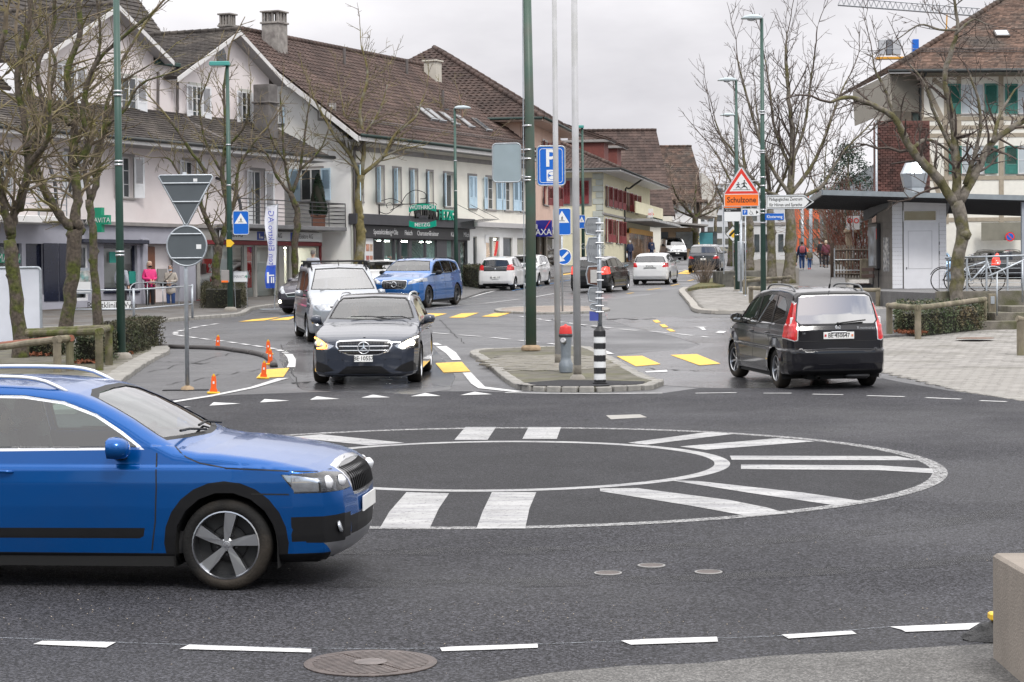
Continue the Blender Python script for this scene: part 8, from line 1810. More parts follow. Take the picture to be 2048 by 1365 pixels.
for i,(x,y,D,r_,lab)in enumerate(((1227,524,168,.75,'round clipped bush in front of the red shuttered house'),(812,560,97,.32,'small round bush left of the butcher door'),(842,560,99,.32,'small round bush in the middle of the butcher windows'),(907,560,102,.3,'small round bush right of the butcher windows'))):c=at(x,y,D);c.z=gz(0,D)+(.7 if i else 0);ball(lab,c,r_,r_*.8,1600,mat('ball_leaf',(.05,.06,.02),.8,var=.3,K9=.5),.04,30+i)
# evergreen beyond the kiosk roof
c=at(1697,470,150);c.z=gz(0,150);T=J8('pine_tree','dark evergreen rising behind the kiosk roof','tree',MT(c));part('trunk',MB().tube([(0,0,0),(0,0,4),(0,0,7.5)],[.2,.15,.04],7),BARK,T,True)
rnd=random.Random(77);pts=[]
for _ in range(220):
 z=rnd.uniform(1.8,8.2);r_=1.9*(1-abs(z-4.4)/5.2)*rnd.random()**.5*1.3;a=rnd.uniform(0,6.283);cc=V3((r_*cos(a),r_*sin(a),z))
 for _ in range(26):pts.append(cc+V3((rnd.gauss(0,.22),rnd.gauss(0,.22),rnd.gauss(0,.14))))
b=MB();leaves(b,pts,.09,rnd);o=part('crown',b,mat('pine_leaf',(.018,.035,.022),.8,var=.3,K8=2,K9=.5),T);o['kind']='stuff'
# hills and a far wood on the skyline
HB=mat('hill_wood',(.12,.13,.14),.95,var=.3,K8=.02,col2=(.16,.17,.18),K3=.01);b=MB();n=60
for i in range(n+1):x=-500+1000*i/n;b.v+=[(x,900,-5),(x,900,40+7*sin(i*.5)+4*sin(i*1.3)+6*sin(i*.17)),(x,1100,34)]
for i in range(n):b.f+=[(3*i,3*i+3,3*i+4,3*i+1),(3*i+1,3*i+4,3*i+5,3*i+2)]
struct('hills',b,HB,True,'faint wooded hill closing the view at the end of the street')
# --- street furniture
POLEG=mat('pole_green',(.04,.088,.072),.42,.1,var=.08,K8=3,col2=(.03,.078,.06),K3=2);POLEO=mat('pole_olive',(.075,.085,.065),.5,.1,var=.1);POLEW=mat('pole_white',(.42,.42,.43),.5,var=.06,K8=2,col2=(.32,.32,.31),K3=1.5)
CONCR=mat('concrete',(.3,.28,.25),.85,var=.12,K8=4,K7=.5,K2=40,col2=(.22,.2,.17),K3=1.4);J4=mat('traffic_blue',(0.,.115,.52),.35,var=0);J1=mat('traffic_white',(.74,.75,.75),.35,var=0);H7=mat('sign_back_grey',(.1,.115,.125),.5,.3,var=.06);SIGNO=mat('traffic_orange',(.88,.17,.015),.4,var=0);SIGNR=mat('traffic_red',(.68,.035,.02),.35,var=0);SIGNY=mat('traffic_yellow',(.8,.5,.03),.4,var=0)
def face(px,py,D,tilt=0):
 o=at(px,py,D);M=Matrix(((1,0,0,o.x),(0,0,-1,o.y),(0,1,0,o.z),(0,0,0,1)));return M@MR(R(tilt),4,'Y')
def mpp(D):return D/FPX
def J9(name,pts,m,par,M,z0=0.,t=.004,smooth=False):
 b=MB();b.prism([M@V3((x,y,z0))for x,y in pts],(M.to_3x3()@V3((0,0,1)))*t);return PX(name,b,m,par,smooth)
def rrect(w,h,r,n=4):
 o=[]
 for cx,cy,a0 in((w/2-r,h/2-r,0),(-w/2+r,h/2-r,90),(-w/2+r,-h/2+r,180),(w/2-r,-h/2+r,270)):
  for k in range(n+1):a=R(a0+90*k/n);o.append((cx+r*cos(a),cy+r*sin(a)))
 return o
def loop(name,pts,r,m,par,M,z=0.):
 b=MB();P=[M@V3((x,y,z))for x,y in pts];b.tube(P+[P[0]],r,6,False);return PX(name,b,m,par,True)
def sgtext(s,par,M,x,y,size,m,z=.006,**k):return text('lettering',s,par,wm(par).inverted()@M@MT((x,y,z)),size,m,ext=.0012,**k)
def pole(T,base,top_z,r0,r1,m,name='pole',foot=None,n=14,collar=None):
 b=MB();b.tube([base-V3((0,0,.05)),V3((base.x,base.y,top_z))],[r0,r1],n);PX(name,b,m,T,True)
 if foot:PX('foot',MB().lathe([(foot,-.02),(foot*.95,.05),(foot*.7,.1),(r0,.11)],18,MT(base)),CONCR,T,True)
def bands(T,p,zs,r,m=Q2):
 for z in zs:PX('clamp_band',MB().tube([V3((p.x,p.y,z-.02)),V3((p.x,p.y,z+.02))],r,12),m,T,True)
def lamp(label,bx,by,hx,hy,side,style,r0=.085,r1=.05,topcut=None,group='street lamps',col=POLEG,hl=.75):
 b0=G(bx,by,.08);D=b0.y;top=at(hx,hy,D).z;T=J8('street_lamp',label,'street lamp',MT(b0),group)
 pole(T,b0,top,r0,r1,col,foot=.22)
 c=V3((b0.x,D,top))
 if style=='box':PX('lamp_head',MB().cbox(c.x-hl*.75,c.x+.08,D-.16,D+.16,top-.02,top+.12,.02),mat('lamp_teal',(.06,.3,.27),.4,var=.05),T);PX('lamp_glass',MB().box(c.x-hl*.7,c.x-.08,D-.13,D+.13,top-.035,top-.021),CLEARL,T)
 elif style:
  b=MB();pts=[(0,.05),(-.15,.1),(-.45,.115),(-.7,.06),(-.8,0.),(-.78,-.02),(-.3,-.03),(0,-.03)];s=hl/.8
  for y0,y1,k in((-.16,.16,1),):
   V=[V3((c.x+x*s*side*-1 if side>0 else c.x+x*s,D-.16*w,top+z))for w in(1,.6,-.6,-1)for x,z in[(a,c_*(1 if abs(w)<.9 else.45))for a,c_ in pts]];n=len(pts)
   F=[(i*n+j,i*n+(j+1)%n,(i+1)*n+(j+1)%n,(i+1)*n+j)for i in range(3)for j in range(n)]+[tuple(range(n-1,-1,-1)),tuple(range(3*n,4*n))];b.add(V,F)
  PX('lamp_head',b,mat('lamp_head_grey',(.42,.48,.5),.35,.4,var=.05),T);PX('lamp_glass',MB().lathe([(.001,-.09),(.12,-.06),(.14,-.02)],14,MT((c.x-.4*s,D,top))),CLEARL,T,True)
 return T,b0
L1,p1=lamp('tall green lamp post beside the near left trees, rising out of the frame',243,716,232,-80,0,None,.088,.062);bands(L1,p1,[at(237,y,p1.y).z for y in(183,191,323,330,504,511)],.092)
L2,p2=lamp('green lamp post with square teal head standing in the clipped hedge',461,621,457,131,0,'box',.1,.055)
b=MB();q=at(452,553,p2.y-.15);b.cbox(q.x-.14,q.x+.1,p2.y-.3,p2.y-.08,q.z-.2,q.z+.2,.01);PX('switch_box',b,J2,L2);PX('orange_strip',MB().cbox(q.x-.13,q.x+.09,p2.y-.315,p2.y-.3,q.z-.2,q.z-.14,.003),SIGNO,L2)
b=MB();M=face(459,487,p2.y-.12);J9('yellow_arrow',[(-.1,-.12),(.04,-.12),(.16,0),(.04,.12),(-.1,.12)],SIGNY,L2,M)
L3,p3=lamp('green lamp post with curved grey head beside the reddish young tree',913,578,906,217,1,'cobra',.1,.05,hl=.72);L4,p4=lamp('distant green lamp post with teal box head above the zebra sign',1167,558,1160,256,0,'box',.1,.055,hl=.6)
L5,p5=lamp('tall dark lamp post with pale curved head carrying the school zone sign',1527,622,1521,37,0,'cobra',.088,.05,hl=.62);L6,p6=lamp('green lamp post at the corner kerb behind the school zone sign',1475,585,1464,161,0,'cobra',.095,.045,hl=.72);L7,p7=lamp('far lamp post whose head shows just left of the second one',1472,556,1468,231,0,'cobra',.09,.04,hl=.75)
for L_,p_,ys in((L5,p5,(223,228,302,306,355,372,420,427,446)),(L6,p6,(470,))):bands(L_,p_,[at(1520,y,p_.y).z for y in ys],.092)
bands(L2,p2,[at(460,y,p2.y).z for y in(290,371,463)],.085);bands(L3,p3,[at(912,y,p3.y).z for y in(322,382)],.085)
# pole with two square signs on the island
b0=G(1062,701,.09);D=b0.y;PO=J8('sign_mast','thick green island mast carrying a blank grey sign back and the blue parking sign','sign post',MT(b0))
PX('pole',MB().tube([b0,at(1061,390,D),at(1059,250,D),at(1053,-60,D)],[.115,.108,.1,.085],18),mat('mast_green',(.05,.095,.07),.45,.1,var=.12,K8=2,col2=(.085,.085,.07),K3=.9),PO,True);PX('cable_strip',MB().tube([at(1049,700,D-.05),at(1045,-60,D-.05)],.012,6),GALV,PO)
PX('foot',MB().lathe([(.2,0),(.21,.05),(.17,.1),(.115,.11)],20,MT(b0)),mat('foot_tan',(.3,.22,.14),.9,var=.3,K8=8,K7=.5),PO,True)
for y in(252,300,318,355,361):b=MB();z=at(1060,y,D).z;b.tube([V3((b0.x-.02,D,z-.015)),V3((b0.x-.02,D,z+.015))],.118,16);PX('clamp_band',b,Q2,PO,True)
k=mpp(D)
M=face(1013.5,326,D+.05,-8);J9('sign_back',rrect(56*k,76*k,8*k),mat('sign_back_pale',(.36,.43,.46),.35,.5,var=.06,K8=3),PO,M);loop('sign_rim',rrect(57*k,77*k,8*k),.016,GALV,PO,M)
for x,y in((1038,300),(1038,352)):b=MB();p=at(x,y,D+.03);b.tube([p,V3((b0.x,D,p.z))],.014,6);PX('bracket',b,Q2,PO)
M=face(1102,332,D-.05,6);w,h=54*k,76*k;J9('sign_plate',rrect(w,h,7*k),J4,PO,M);loop('sign_rim',rrect(w+.02,h+.02,7*k),.017,GALV,PO,M);loop('sign_border',rrect(w-.09,h-.09,5*k),.006,J1,PO,M,.005)
sgtext('P',PO,M,0,.14,.5,J1,bold=.008);J9('disc_field',[(-9*k*1.,-31*k),(12*k,-31*k),(12*k,-8*k),(-9*k,-8*k)],J1,PO,M,.005,.003)
c=(1.5*k,-19.5*k);PX('disc_ring',MB().tube([M@V3((c[0]+8*k*cos(a),c[1]+8*k*sin(a),.01))for a in[2*PI_*i/24 for i in range(25)]],.004,5,False),J4,PO)
for s_ in(1,-1):J9('disc_wedge',[c,(c[0]+s_*7*k,c[1]+3.2*k),(c[0]+s_*7*k,c[1]-3.2*k)],J4,PO,M,.009,.002)
for y in(303,360):b=MB();p=at(1078,y,D-.03);b.tube([p,V3((b0.x,D,p.z))],.014,6);PX('bracket',b,Q2,PO)
# flag poles
for px0,by,tx,r_,lab in((1116,733,1108,.052,'white flag pole, the left one beside the hydrant'),(1155,757,1148,.06,'white flag pole, the right one in front of the hydrant')):
 b0=G(px0,by,.085);T=J8('flag_pole',lab,'pole',MT(b0),'white flag poles on the island');PX('pole',MB().tube([b0,at((px0+tx)/2,380,b0.y),at(tx,-60,b0.y)],[r_*1.1,r_,r_*.85],14),POLEW,T,True);PX('dirty_base',MB().tube([b0,b0+V3((0,0,.22))],r_*1.16,14),mat('pole_dirt',(.16,.145,.12),.8,var=.3,K8=9),T,True);PX('foot',MB().lathe([(r_*2.4,-.03),(r_*1.9,.03),(r_*1.1,.07)],12,MT(b0)),CONCR,T,True)
# hydrant
b0=G(1132,745,.085);k=mpp(b0.y);HY=J8('fire_hydrant','grey cast fire hydrant with a red cap between the two white poles','hydrant',MT(b0));S_=lambda y:(745-y)*k
HG=mat('hydrant_grey',(.22,.25,.28),.45,.3,var=.15,K8=5,K7=.3);part('body',MB().lathe([(13*k,0),(14*k,S_(738)),(14*k,S_(728)),(11*k,S_(722)),(10*k,S_(715)),(10.5*k,S_(700)),(12*k,S_(680)),(13*k,S_(671)),(13*k,S_(668))],20),HG,HY,True);part('collar',MB().lathe([(13.6*k,S_(674)),(14*k,S_(672)),(14*k,S_(669)),(13*k,S_(668))],20),IRON,HY,True)
part('cap',MB().lathe([(13.2*k,S_(668)),(13*k,S_(664)),(11.5*k,S_(655)),(11*k,S_(653)),(3*k,S_(651)),(2*k,S_(649)),(.001,S_(648.5))],20),mat('hydrant_red',(.62,.035,.03),.4,var=.08),HY,True);b=MB();T_=MT((-3*k,-9*k,S_(684)))@MR(R(68),4,'X')@MR(R(-18),4,'Y');b.lathe([(5*k,0),(5*k,5*k),(6*k,5.5*k),(6*k,10*k),(4.5*k,10.5*k),(.001,9.5*k)],16,T_);part('outlet',b,mat('brushed_steel',(.35,.35,.35),.35,.9,var=.1),HY,True)
# striped bollard with direction sign post
b0=G(1200,767,.09);D=b0.y;k=mpp(D);BO=J8('striped_bollard','black and white striped marker bollard at the tip of the island','bollard',MT(b0));ys=[767,760,748,736,723,711,698,686,674,663]
for i in range(9):
 b=MB();r_=12*k;b.lathe([(r_*.98,(767-ys[i])*k),(r_,(767-ys[i]-.6)*k),(r_,(767-ys[i+1]+.6)*k),(r_*.98,(767-ys[i+1])*k)],24);part('stripe',b,J1 if i%2 else mat('stripe_black',(.015,.015,.017),.45,var=0),BO)
part('neck',MB().lathe([(12*k,(767-663)*k),(11*k,(767-660)*k),(7*k,(767-657)*k),(7*k,(767-654)*k),(4*k,(767-652)*k)],24),MATS['stripe_black'],BO,True);part('base_ring',MB().lathe([(15*k,0),(15*k,.015),(12*k,.02)],20),MATS['stripe_black'],BO)
SP=J8('signpost','galvanised post with a stack of grey direction sign backs above the striped bollard','signpost',MT(b0));b=MB();b.tube([at(1200,657,D),at(1197,440,D)],4.6*k,12);b.lathe([(4.6*k,0),(3*k,.03),(.001,.035)],12,MT(at(1197,440,D)));PX('pole',b,GALV,SP,True)
def sback(y0,y1,x0,x1,col,txt=None,rim=True,D_=D):
 xm,ym=(x0+x1)/2,(y0+y1)/2;M=face(x1,ym,D_-.03,0);w,h=(x1-x0)*k,(y1-y0)*k
 M=M@MR(R(-14),4,'Y');P=[(0,h/2),(-w*.8,h/2-.02*w),(-w,h*.1),(-w*.88,-h/2+.03),(0,-h/2)]
 o=J9('direction_sign',P,col,SP,M);
 if rim:loop('sign_rim',P,.015,GALV,SP,M)
 if txt:
  for i,t_ in enumerate(txt):sgtext(t_,SP,M,-w*.42,h*.16-i*h*.36,min(.17,h*.34),mat('ink_grey',(.2,.21,.22),.5,var=0),sx=.7)
GB=mat('sign_back_mid',(.3,.31,.32),.45,.4,var=.08,K8=5)
sback(436,472,1169,1196,GB,["Lade- u.","Fabrikstr."]);sback(476,527,1173,1196,GB,["Gemeinde","Werk"]);sback(533,572,1172,1196,mat('sign_brown',(.16,.075,.05),.5,var=.05));sback(575,606,1176,1196,GB,["Friedhof"]);sback(608,622,1180,1196,GB,["P+R"])
M=face(1188,633,D-.03,-12);J9('blue_sign',[(-9*k,10*k),(9*k,8*k),(9*k,-9*k),(-9*k,-9*k)],mat('sign_violet_blue',(.06,.08,.33),.5,var=.05),SP,M)
M_=face(1187,553,D-.05,-12);J9('sign_field',[(-6*k,13*k),(7*k,13*k),(7*k,-13*k),(-6*k,-13*k)],mat('sign_pale',(.45,.44,.42),.5,var=.1),SP,M_,.005)
for y in(447,463,486,516,545,561,585,597,612,624):z=at(1198,y,D).z;b=MB();p=at(1198,y,D);b.tube([V3((p.x,D,z-.018)),V3((p.x,D,z+.018))],5.6*k,10);b.tube([V3((p.x-7*k,D-.05,z)),V3((p.x+9*k,D-.05,z))],.01,6);K0('clamp',b,Q2,SP,lc_=0)
# give way and keep-left sign backs, left
b0=G(375,781,0.);D=b0.y;k=mpp(D);YS=J8('give_way_sign','back of a triangular give-way sign above a round sign on one thin grey pole','traffic sign',MT(b0))
PX('pole',MB().tube([b0,at(369,345,D)],4.3*k,12),GALV,YS,True);part('base_plate',MB().cbox(-.4,.34,-.12,.1,.001,.012,.004),DARKA,YS);part('foot',MB().lathe([(.12,0),(.1,.05),(4.4*k,.08)],14),mat('foot_tan',(.3,.22,.14)),YS,True)
M=face(371,392,D-.06);P=[(-53*k,38*k),(-50*k,41*k),(52*k,41*k),(55*k,37*k),(4*k,-57*k),(-2*k,-57*k)];J9('sign_back',P,H7,YS,M);loop('sign_rim',P,.016,GALV,YS,M)
for y,a in((25,46),(-12,26)):PX('brace',MB().tube([M@V3((-a*k,y*k,.02)),M@V3(((a+2)*k,y*k,.02))],.013,6),GALV,YS)
J9('sticker',[(16*k,28*k),(24*k,28*k),(24*k,34*k),(16*k,34*k)],J1,YS,M,.006,.002)
M=face(373.5,492.5,D-.06);P=[(39.5*k*cos(a),39.5*k*sin(a))for a in[2*PI_*i/40 for i in range(40)]];J9('sign_back',P,H7,YS,M);loop('sign_rim',P,.017,GALV,YS,M)
for y,a in((24,30),(-24,30)):PX('brace',MB().tube([M@V3((-a*k,y*k,.02)),M@V3((a*k,y*k,.02))],.013,6),GALV,YS)
J9('sticker',[(19*k,-6*k),(29*k,-6*k),(29*k,3*k),(19*k,3*k)],J1,YS,M,.006,.002);bands(YS,V3((at(370,450,D).x,D,0)),[at(370,y,D).z for y in(368,404,468,516)],5*k)
# zebra crossing signs
def walker(T,M,s,m=None):
 m=m or H8
 for P in([(-.02,.16),(.05,.16),(.07,-.02),(-.04,-.02)],[(0.,0.),(.06,0.),(.15,-.24),(.09,-.25)],[(-.04,0.),(.03,0.),(-.07,-.25),(-.13,-.24)],[(-.02,.15),(-.12,.04),(-.1,0.),(0.,.08)],[(.04,.15),(.13,.06),(.11,.02),(.03,.08)]):J9('walker_figure',[(x*s,y*s)for x,y in P],m,T,M,.008,.002)
 J9('walker_head',[(.03*s+.042*s*cos(a),.22*s+.042*s*sin(a))for a in[2*PI_*i/10 for i in range(10)]],m,T,M,.008,.002)
 for i in range(6):J9('zebra_bar',[((-.34+i*.115)*s,-.33*s),((-.28+i*.115)*s,-.33*s),((-.25+i*.105)*s,-.22*s),((-.29+i*.105)*s,-.22*s)],m,T,M,.0075,.002)
def zebra(label,x0,y0,x1,y1,D,post=None,T=None,tilt=0):
 M=face((x0+x1)/2,(y0+y1)/2,D,tilt);k=mpp(D);w,h=(x1-x0)*k,(y1-y0)*k
 T=J8('crossing_sign',label,'traffic sign',MT(M.translation),'blue pedestrian crossing signs');J9('sign_plate',rrect(w,h,.06),J4,T,M);loop('sign_rim',rrect(w+.01,h+.01,.06),.014,mat('rim_pale',(.55,.58,.6),.4,.3,var=0),T,M)
 s=w*.84;J9('white_triangle',[(-s*.5,h*.02-h*.06),(s*.5,h*.02-h*.06),(0,h*.42)],J1,T,M,.005,.002);walker(T,M@MT((0,h*.13,0)),s*.62)
 if post:PX('pole',MB().tube([post,V3((post.x,D+.05,M.translation.z+h*.4))],.03,10),GALV,T,True)
 return T,M,k
zebra('blue zebra crossing sign clamped to the lamp post in the hedge',466.5,423,497,469,p2.y-.15);b0=G(1125,624,.05);D=b0.y
ZS,M,k=zebra('blue zebra crossing sign over the round arrow sign on the small island',1107,418,1141,470,D,post=b0)
M2=face(1127,514,D-.03);kk=mpp(D);KL=J8('keep_left_sign','round blue sign with a white arrow pointing down left','traffic sign',MT(M2.translation));P=[(15.5*kk*cos(a),15.5*kk*sin(a))for a in[2*PI_*i/32 for i in range(32)]];J9('sign_disc',P,J4,KL,M2);loop('sign_rim',P,.016,J1,KL,M2);A_=M2@MR(R(-45),4,'Z');J9('arrow',[(-.035,.2),(.035,.2),(.035,-.06),(.035,-.06),(-.035,-.06)],J1,KL,A_@MR(R(0),4,'Z'),.005,.003);J9('arrow_head',[(-.12,-.05),(.12,-.05),(0,-.23)],J1,KL,A_,.005,.003)
zebra('far blue zebra crossing sign beside the distant lamp post',1157,431,1170,457,p4.y-.2)
# school zone assembly
D=p5.y-.35;k=mpp(D);SZ=J8('school_zone_sign','red bordered triangle with running children over an orange Schulzone plate','traffic sign',MT(face(1483,375,D).translation));M=face(1483,389,D)
P=[(-35*k,-0*k),(-34.5*k,3*k),(-3*k,52*k),(0,54*k),(3*k,52*k),(34.5*k,3*k),(35*k,0),(35*k,-24*k),(-35*k,-24*k)];J9('backing',P,J1,SZ,M,0,.004);loop('sign_rim',P,.012,GALV,SZ,M)
J9('red_triangle',[(-34*k,1*k),(34*k,1*k),(0,52*k)],SIGNR,SZ,M,.005,.002);J9('white_triangle',[(-24*k,6*k),(24*k,6*k),(0,41*k)],J1,SZ,M,.008,.002);J9('orange_plate',[(-33.5*k,-23*k),(33.5*k,-23*k),(33.5*k,-.5*k),(-33.5*k,-.5*k)],SIGNO,SZ,M,.005,.002);sgtext('Schulzone',SZ,M,0,-11.5*k,.235,H8,z=.009,sx=.92,bold=.003)
for cx,s in((-7*k,.16),(5*k,.21)):
 N_=M@MT((cx,13*k+s*.3,0))
 for Pp in([(-.1,.45),(.12,.5),(.12,0.),(-.08,-.05)],[(-.05,0.),(.1,.02),(-.35,-.45),(-.42,-.32)],[(0.,0.),(.14,.02),(.45,-.25),(.52,-.55),(.42,-.55),(.34,-.32)],[(-.08,.42),(-.4,.25),(-.36,.15),(-.02,.28)],[(.1,.42),(.38,.15),(.44,.26),(.12,.5)],[(-.14,-.05),(.16,0.),(.26,-.22),(-.22,-.22)]):J9('child_figure',[(x*s,y*s)for x,y in Pp],H8,SZ,N_,.011,.002)
 J9('child_head',[(.06*s+.12*s*cos(a),.66*s+.12*s*sin(a))for a in[2*PI_*i/8 for i in range(8)]],H8,SZ,N_,.011,.002)
J9('ground_line',[(-17*k,8.5*k),(17*k,8.5*k),(17*k,9.5*k),(-17*k,9.5*k)],H8,SZ,M,.011,.002)
for y in(362,404):p=at(1500,y,D+.1);PX('bracket',MB().tube([p,V3((p5.x,p5.y,p.z))],.014,6),Q2,SZ)
def barrow(label,cx,cy,D,w,h,lines,m,ink,size,arrow=None,group=None,name='direction_sign'):
 M=face(cx,cy,D);T=J8(name,label,'sign',MT(M.translation),group)
 P=[(-w/2,h/2),(w/2-h*.75,h/2),(w/2,0),(w/2-h*.75,-h/2),(-w/2,-h/2)]if arrow else[(-w/2,-h/2),(w/2,-h/2),(w/2,h/2),(-w/2,h/2)]
 J9('sign_plate',P,m,T,M);loop('sign_rim',P,.011,GALV if m is J1 else m,T,M)
 if arrow:Q=grow(P,-.035);loop('sign_border',Q,.008,H8,T,M,.006);J9('arrow_head',[(w/2-h*.78,h*.42),(w/2-.05,0),(w/2-h*.78,-h*.42),(w/2-h*.34,0)][:3]if False else[(w/2-h*.74,h*.43),(w/2-.045,0),(w/2-h*.36,0)],H8,T,M,.005,.002);J9('arrow_head',[(w/2-h*.36,0),(w/2-.045,0),(w/2-h*.74,-h*.43)],H8,T,M,.005,.002)
 for i,s in enumerate(lines):sgtext(s,T,M,-w*.09 if arrow else 0,(len(lines)-1)*size*.62-i*size*1.24,size,ink,sx=.78,bold=.0015)
 return T,M
D=p5.y-.2;k=mpp(D);barrow('white arrow sign pointing right to the education centre for hearing and speech',1580,404.5,D,96*k,27*k,['P\u00e4dagogisches Zentrum','f\u00fcr H\u00f6ren und Sprache'],J1,H8,.135,arrow=True);barrow('small blue street name plate reading Klosterweg',1549,434,D,37*k,12*k,['Klosterweg'],J4,J1,.13,name='street_name_sign')
T,M=barrow('small white parking and wheelchair sign with black arrow under the school zone sign',1501,425,p5.y-.4,36*k,14*k,[],J1,H8,.1,name='parking_sign');J9('blue_field',[(-16*k,-5*k),(-6*k,-5*k),(-6*k,5*k),(-16*k,5*k)],J4,T,M,.005,.002);sgtext('P',T,M,-11*k,0,.13,J1,z=.008);J9('black_arrow',[(11*k,-4*k),(16*k,0),(11*k,4*k)],H8,T,M,.005,.002)
b=MB();c=(1*k,-1.5*k);b.tube([M@V3((c[0]+3*k*cos(a),c[1]+3*k*sin(a),.008))for a in[R(-200+24*i)for i in range(12)]],.004,4);b.tube([M@V3((x*k,y*k,.008))for x,y in((0,4),(0,.5),(3,.5),(5,-4),(6,-4))],.005,4);K0('wheelchair_symbol',b,H8,T,lc_=0)
D=p6.y-.3;k=mpp(D);T,M=barrow('white bus stop board with orange and black header on a thin frame',1465,428,D,34*k,30*k,[],J1,H8,.1,name='bus_stop_sign');J9('orange_header',[(-17*k,12*k),(17*k,12*k),(17*k,16*k),(-17*k,16*k)],SIGNO,T,M,.006,.002);J9('black_header',[(-17*k,4*k),(17*k,4*k),(17*k,12*k),(-17*k,12*k)],H8,T,M,.006,.002);sgtext('M\u00fcnchenbuchsee',T,M,-3*k,10*k,.075,J1,z=.009,sx=.85);sgtext('Kirche',T,M,-8*k,6*k,.075,J1,z=.009,sx=.85);b=MB();b.tube([M@V3((-18*k,15*k,0)),M@V3((-18*k,-120*k,0))],.018,6);b.tube([M@V3((18*k,15*k,0)),M@V3((18*k,-135*k,0))],.03,8);K0('frame_post',b,GALV,T,lc_=0)
D=120;k=mpp(D);M=face(1466,468,D);T=J8('priority_sign','yellow and white priority road diamond struck through in black','traffic sign',MT(M.translation));J9('sign_plate',[(0,16*k),(15*k,0),(0,-16*k),(-15*k,0)],J1,T,M);loop('sign_rim',[(0,16*k),(15*k,0),(0,-16*k),(-15*k,0)],.025,H8,T,M);J9('yellow_diamond',[(0,9*k),(8*k,0),(0,-9*k),(-8*k,0)],SIGNY,T,M,.005,.002);J9('black_bar',[(-9*k,-3*k),(-6*k,-6*k),(8*k,8*k),(5*k,10*k)],H8,T,M,.009,.002);PX('pole',MB().tube([M@V3((0,-16*k,0)),gpt(M.translation.x,D)],.03,6),GALV,T)
# ticket post and thin galvanised post near the corner
for(x,y0,y1,r_,lab)in((1482,585,440,.045,'thin galvanised sign post at the corner pavement edge'),(1491,592,428,.022,'thinnest grey post right of the other corner posts')):b0=G(x,y0,.12);T=J8('sign_post',lab,'pole',MT(b0));PX('pole',MB().tube([b0,at(x,y1,b0.y)],r_,8),GALV,T,True);part('base_plate',MB().lathe([(r_*2.5,0),(r_*2.2,.02),(r_,.03)],10),GALV,T)
b0=G(1481,584,.12);T=J8('ticket_box','grey timetable box mounted between the corner posts','box',MT(b0));b=MB();q=at(1481,500,b0.y);b.cbox(q.x-.12,q.x+.12,b0.y-.1,b0.y+.02,b0.z+.4,at(1481,483,b0.y).z,.02);PX('case',b,GALV,T)
# ---------------- advertising flags
def flag(label,x0,y0,x1,y1,base,D,tx,seed=0):
 T=J8('banner_flag',label,'banner',MT(base));n=24;A0,A1=at(x0[0],x0[1],D),at(x1[0],x1[1],D);B0,B1=at(y0[0],y0[1],D),at(y1[0],y1[1],D)
 for name,f0,f1,m in(('flag_cloth',0,.72,mat('flag_white',(.68,.69,.74),.7,var=.04)),('flag_foot',.72,1,mat('flag_blue',(.03,.1,.52),.7,var=.05))):
  b=MB();N_=14
  for i in range(N_+1):
   t=f0+(f1-f0)*i/N_
   for j in range(6):s=j/5;p=(A0.lerp(B0,t)).lerp(A1.lerp(B1,t),s);p=p+V3((0,.06*sin(t*11+s*3)+.05*sin(s*5),0))-V3((.06*sin(t*9)*(1-s),0,0));b.v.append(tuple(p))
  for i in range(N_):
   for j in range(5):a=i*6+j;b.f.append((a,a+1,a+7,a+6))
  PX(name,b,m,T,True)
 PX('mast',MB().tube([base,at(x1[0]+1,x1[1]-1,D)],.018,6),GALV,T);PX('top_arm',MB().tube([at(x0[0],x0[1],D),at(x1[0]+1,x1[1]-1,D)],.012,5),GALV,T);part('base_plate',MB().cbox(-.45,.2,-.2,.2,0,.03,.005),GALV,T)
 wdt=(A1-A0).length;m0=A0.lerp(A1,.5).lerp(B0.lerp(B1,.5),.4);Mx=Matrix(((0,-1,0,m0.x),(0,0,-1,D-.14),(1,0,0,m0.z),(0,0,0,1)))
 text('lettering',tx,T,wm(T).inverted()@Mx@MD((1,-1,1,1)),wdt*.72,mat('flag_ink',(.05,.07,.38),.6,var=0),sx=1.05,ext=.002)
 m1=A0.lerp(A1,.5).lerp(B0.lerp(B1,.5),.87);b=MB();Mx=MT((m1.x,D-.14,m1.z))@Matrix.Scale(.42,4);b.box(-.3,-.14,-.003,.003,-.42,.42,Mx);b.box(0.,.1,-.003,.003,-.42,.05,Mx);b.box(.16,.26,-.003,.003,-.42,.05,Mx);b.box(-.14,.26,-.003,.003,.12,.22,Mx);K0('logo_mark',b,J1,T,lc_=0)
bf=G(549,620,.08);flag('white and blue upright advertising flag in front of the electrical shop',(532,414),(534,577),(555,411),(551,577),bf,bf.y,'Iten Elektro AG')
bf2=V3((at(690,590,93).x,93,gz(0,93)));flag('second white advertising flag beside the downpipe of the butcher house',(678,416),(681,545),(693,412),(697,545),bf2,93,'Iten Elektro AG')
